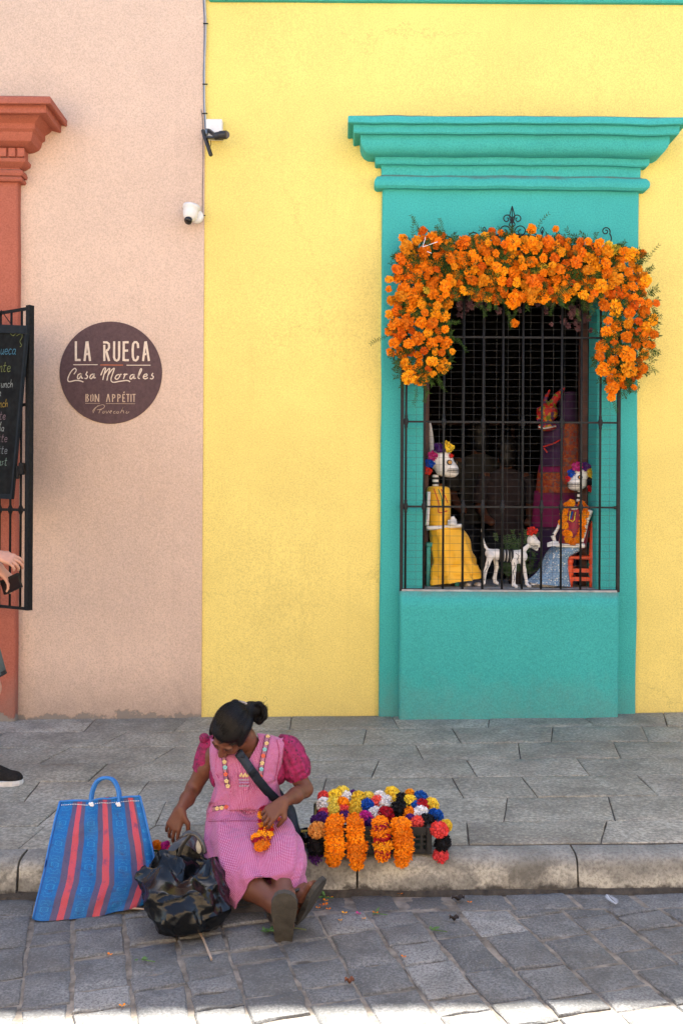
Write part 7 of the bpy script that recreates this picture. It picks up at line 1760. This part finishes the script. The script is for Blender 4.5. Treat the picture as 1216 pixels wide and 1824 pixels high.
for sy, e_ in ((-1, e1), (1, e2)):
    tubering([V3(-1.945, sy*0.16, 1.42), V3(-1.955, sy*0.215, 1.36), V3(-1.975, sy*0.235, 1.24)], [0.075, 0.074, 0.07]).build('sleeve', MATS['charcoal_cotton'], mn, smooth=True)
b = MB(); dwr = (h2-e2).normalized(); b.lathe([(0.031, -0.012), (0.034, 0.0), (0.031, 0.012)], h2-dwr*0.012, dwr, 16); b.build('wristband', trim, mn, smooth=True)
# canvas shoes
def shoe(toe_p, yaw, pitch, nm='shoe'):
    q = Matrix.Rotation(pitch, 4, 'Y'); T = lambda x, y, z: toe_p+(q @ Vector((x, y, z)))
    out = [(0, 0), (-.01, .028), (-.04, .045), (-.09, .050), (-.15, .043), (-.22, .036), (-.265, .034), (-.285, .02), (-.29, 0)]; out = out+[(x, -y) for x, y in out[-2:0:-1]]
    b = MB(); n_ = len(out); V = [T(x*1.0, y, z) for z in (0.0, 0.012, 0.026) for x, y in out]; V = [T(x+(0.004 if z == 0.012 else 0), y*1.02, z) for z in (0.0, 0.012, 0.026) for x, y in out]
    b.add(V, [tuple(range(n_-1, -1, -1)), tuple(range(2*n_, 3*n_))]+[(r*n_+i, r*n_+(i+1) % n_, (r+1)*n_+(i+1) % n_, (r+1)*n_+i) for r in range(2) for i in range(n_)])
    so_ = b.build('shoe_sole', M('white_rubber', (0.62, 0.60, 0.57), 0.6, 0.15, 30), mn)
    S_ = SDF(); S_.cap(T(-0.04, 0, 0.035), T(-0.12, 0, 0.045), 0.032, 0.038, 0.03); S_.cap(T(-0.12, 0, 0.05), T(-0.25, 0, 0.055), 0.036, 0.033, 0.03); S_.cap(T(-0.16, 0, 0.07), T(-0.24, 0, 0.095), 0.036, 0.040, 0.03); S_.ell(T(-0.055, 0, 0.03), (0.052, 0.040, 0.022), None, 0.02)
    up = S_.build('shoe_upper', M('black_canvas', (0.02, 0.018, 0.017), 0.9, 0.3, 90, 0.5, 260, spec=0.15), mn, 0.006)
    b = MB()
    for k in range(5): x = -0.095-k*0.02; b.tube([T(x, -0.024, 0.068+k*0.010), T(x-0.004, 0, 0.079+k*0.011), T(x, 0.024, 0.068+k*0.010)], 0.003, 5)
    b.tube(smoothpath([T(-0.175, 0, 0.125), T(-0.16, -0.03, 0.118), T(-0.14, -0.045, 0.10)], 4), 0.003, 5); b.tube(smoothpath([T(-0.175, 0, 0.125), T(-0.15, 0.02, 0.125), T(-0.13, 0.03, 0.105)], 4), 0.003, 5)
    b.build('laces', trim, up)
shoe(Vector((toe.x, YM-0.02, gm+0.004)), 0, 0)
shoe(Vector((-2.20, YM+0.09, gm+0.006)), 0, 0.35)
wal = thing('wallet', 'black folded wallet in the hand of the passing man at the left edge', 'wallet', tuple(W(21, 1037, 4.78)))
b = MB(); q0, q1 = W(6, 1047, 4.80), W(36, 1033, 4.77); b.bar(q0, q1, 0.075, 0.016, (0.15, -0.9, 0.25)); vv = b
b.build('cover', M('black_leather', (0.008, 0.008, 0.009), 0.6, 0.3, 50, 0.3, spec=0.2), wal)
b = MB(); b.bar(q0+Vector((0, -0.0095, -0.006)), q1+Vector((0, -0.0095, -0.006)), 0.058, 0.003, (0.15, -0.9, 0.25)); b.build('inner_fold', M('dark_maroon_leather', (0.012, 0.006, 0.007), 0.7, spec=0.15), wal)
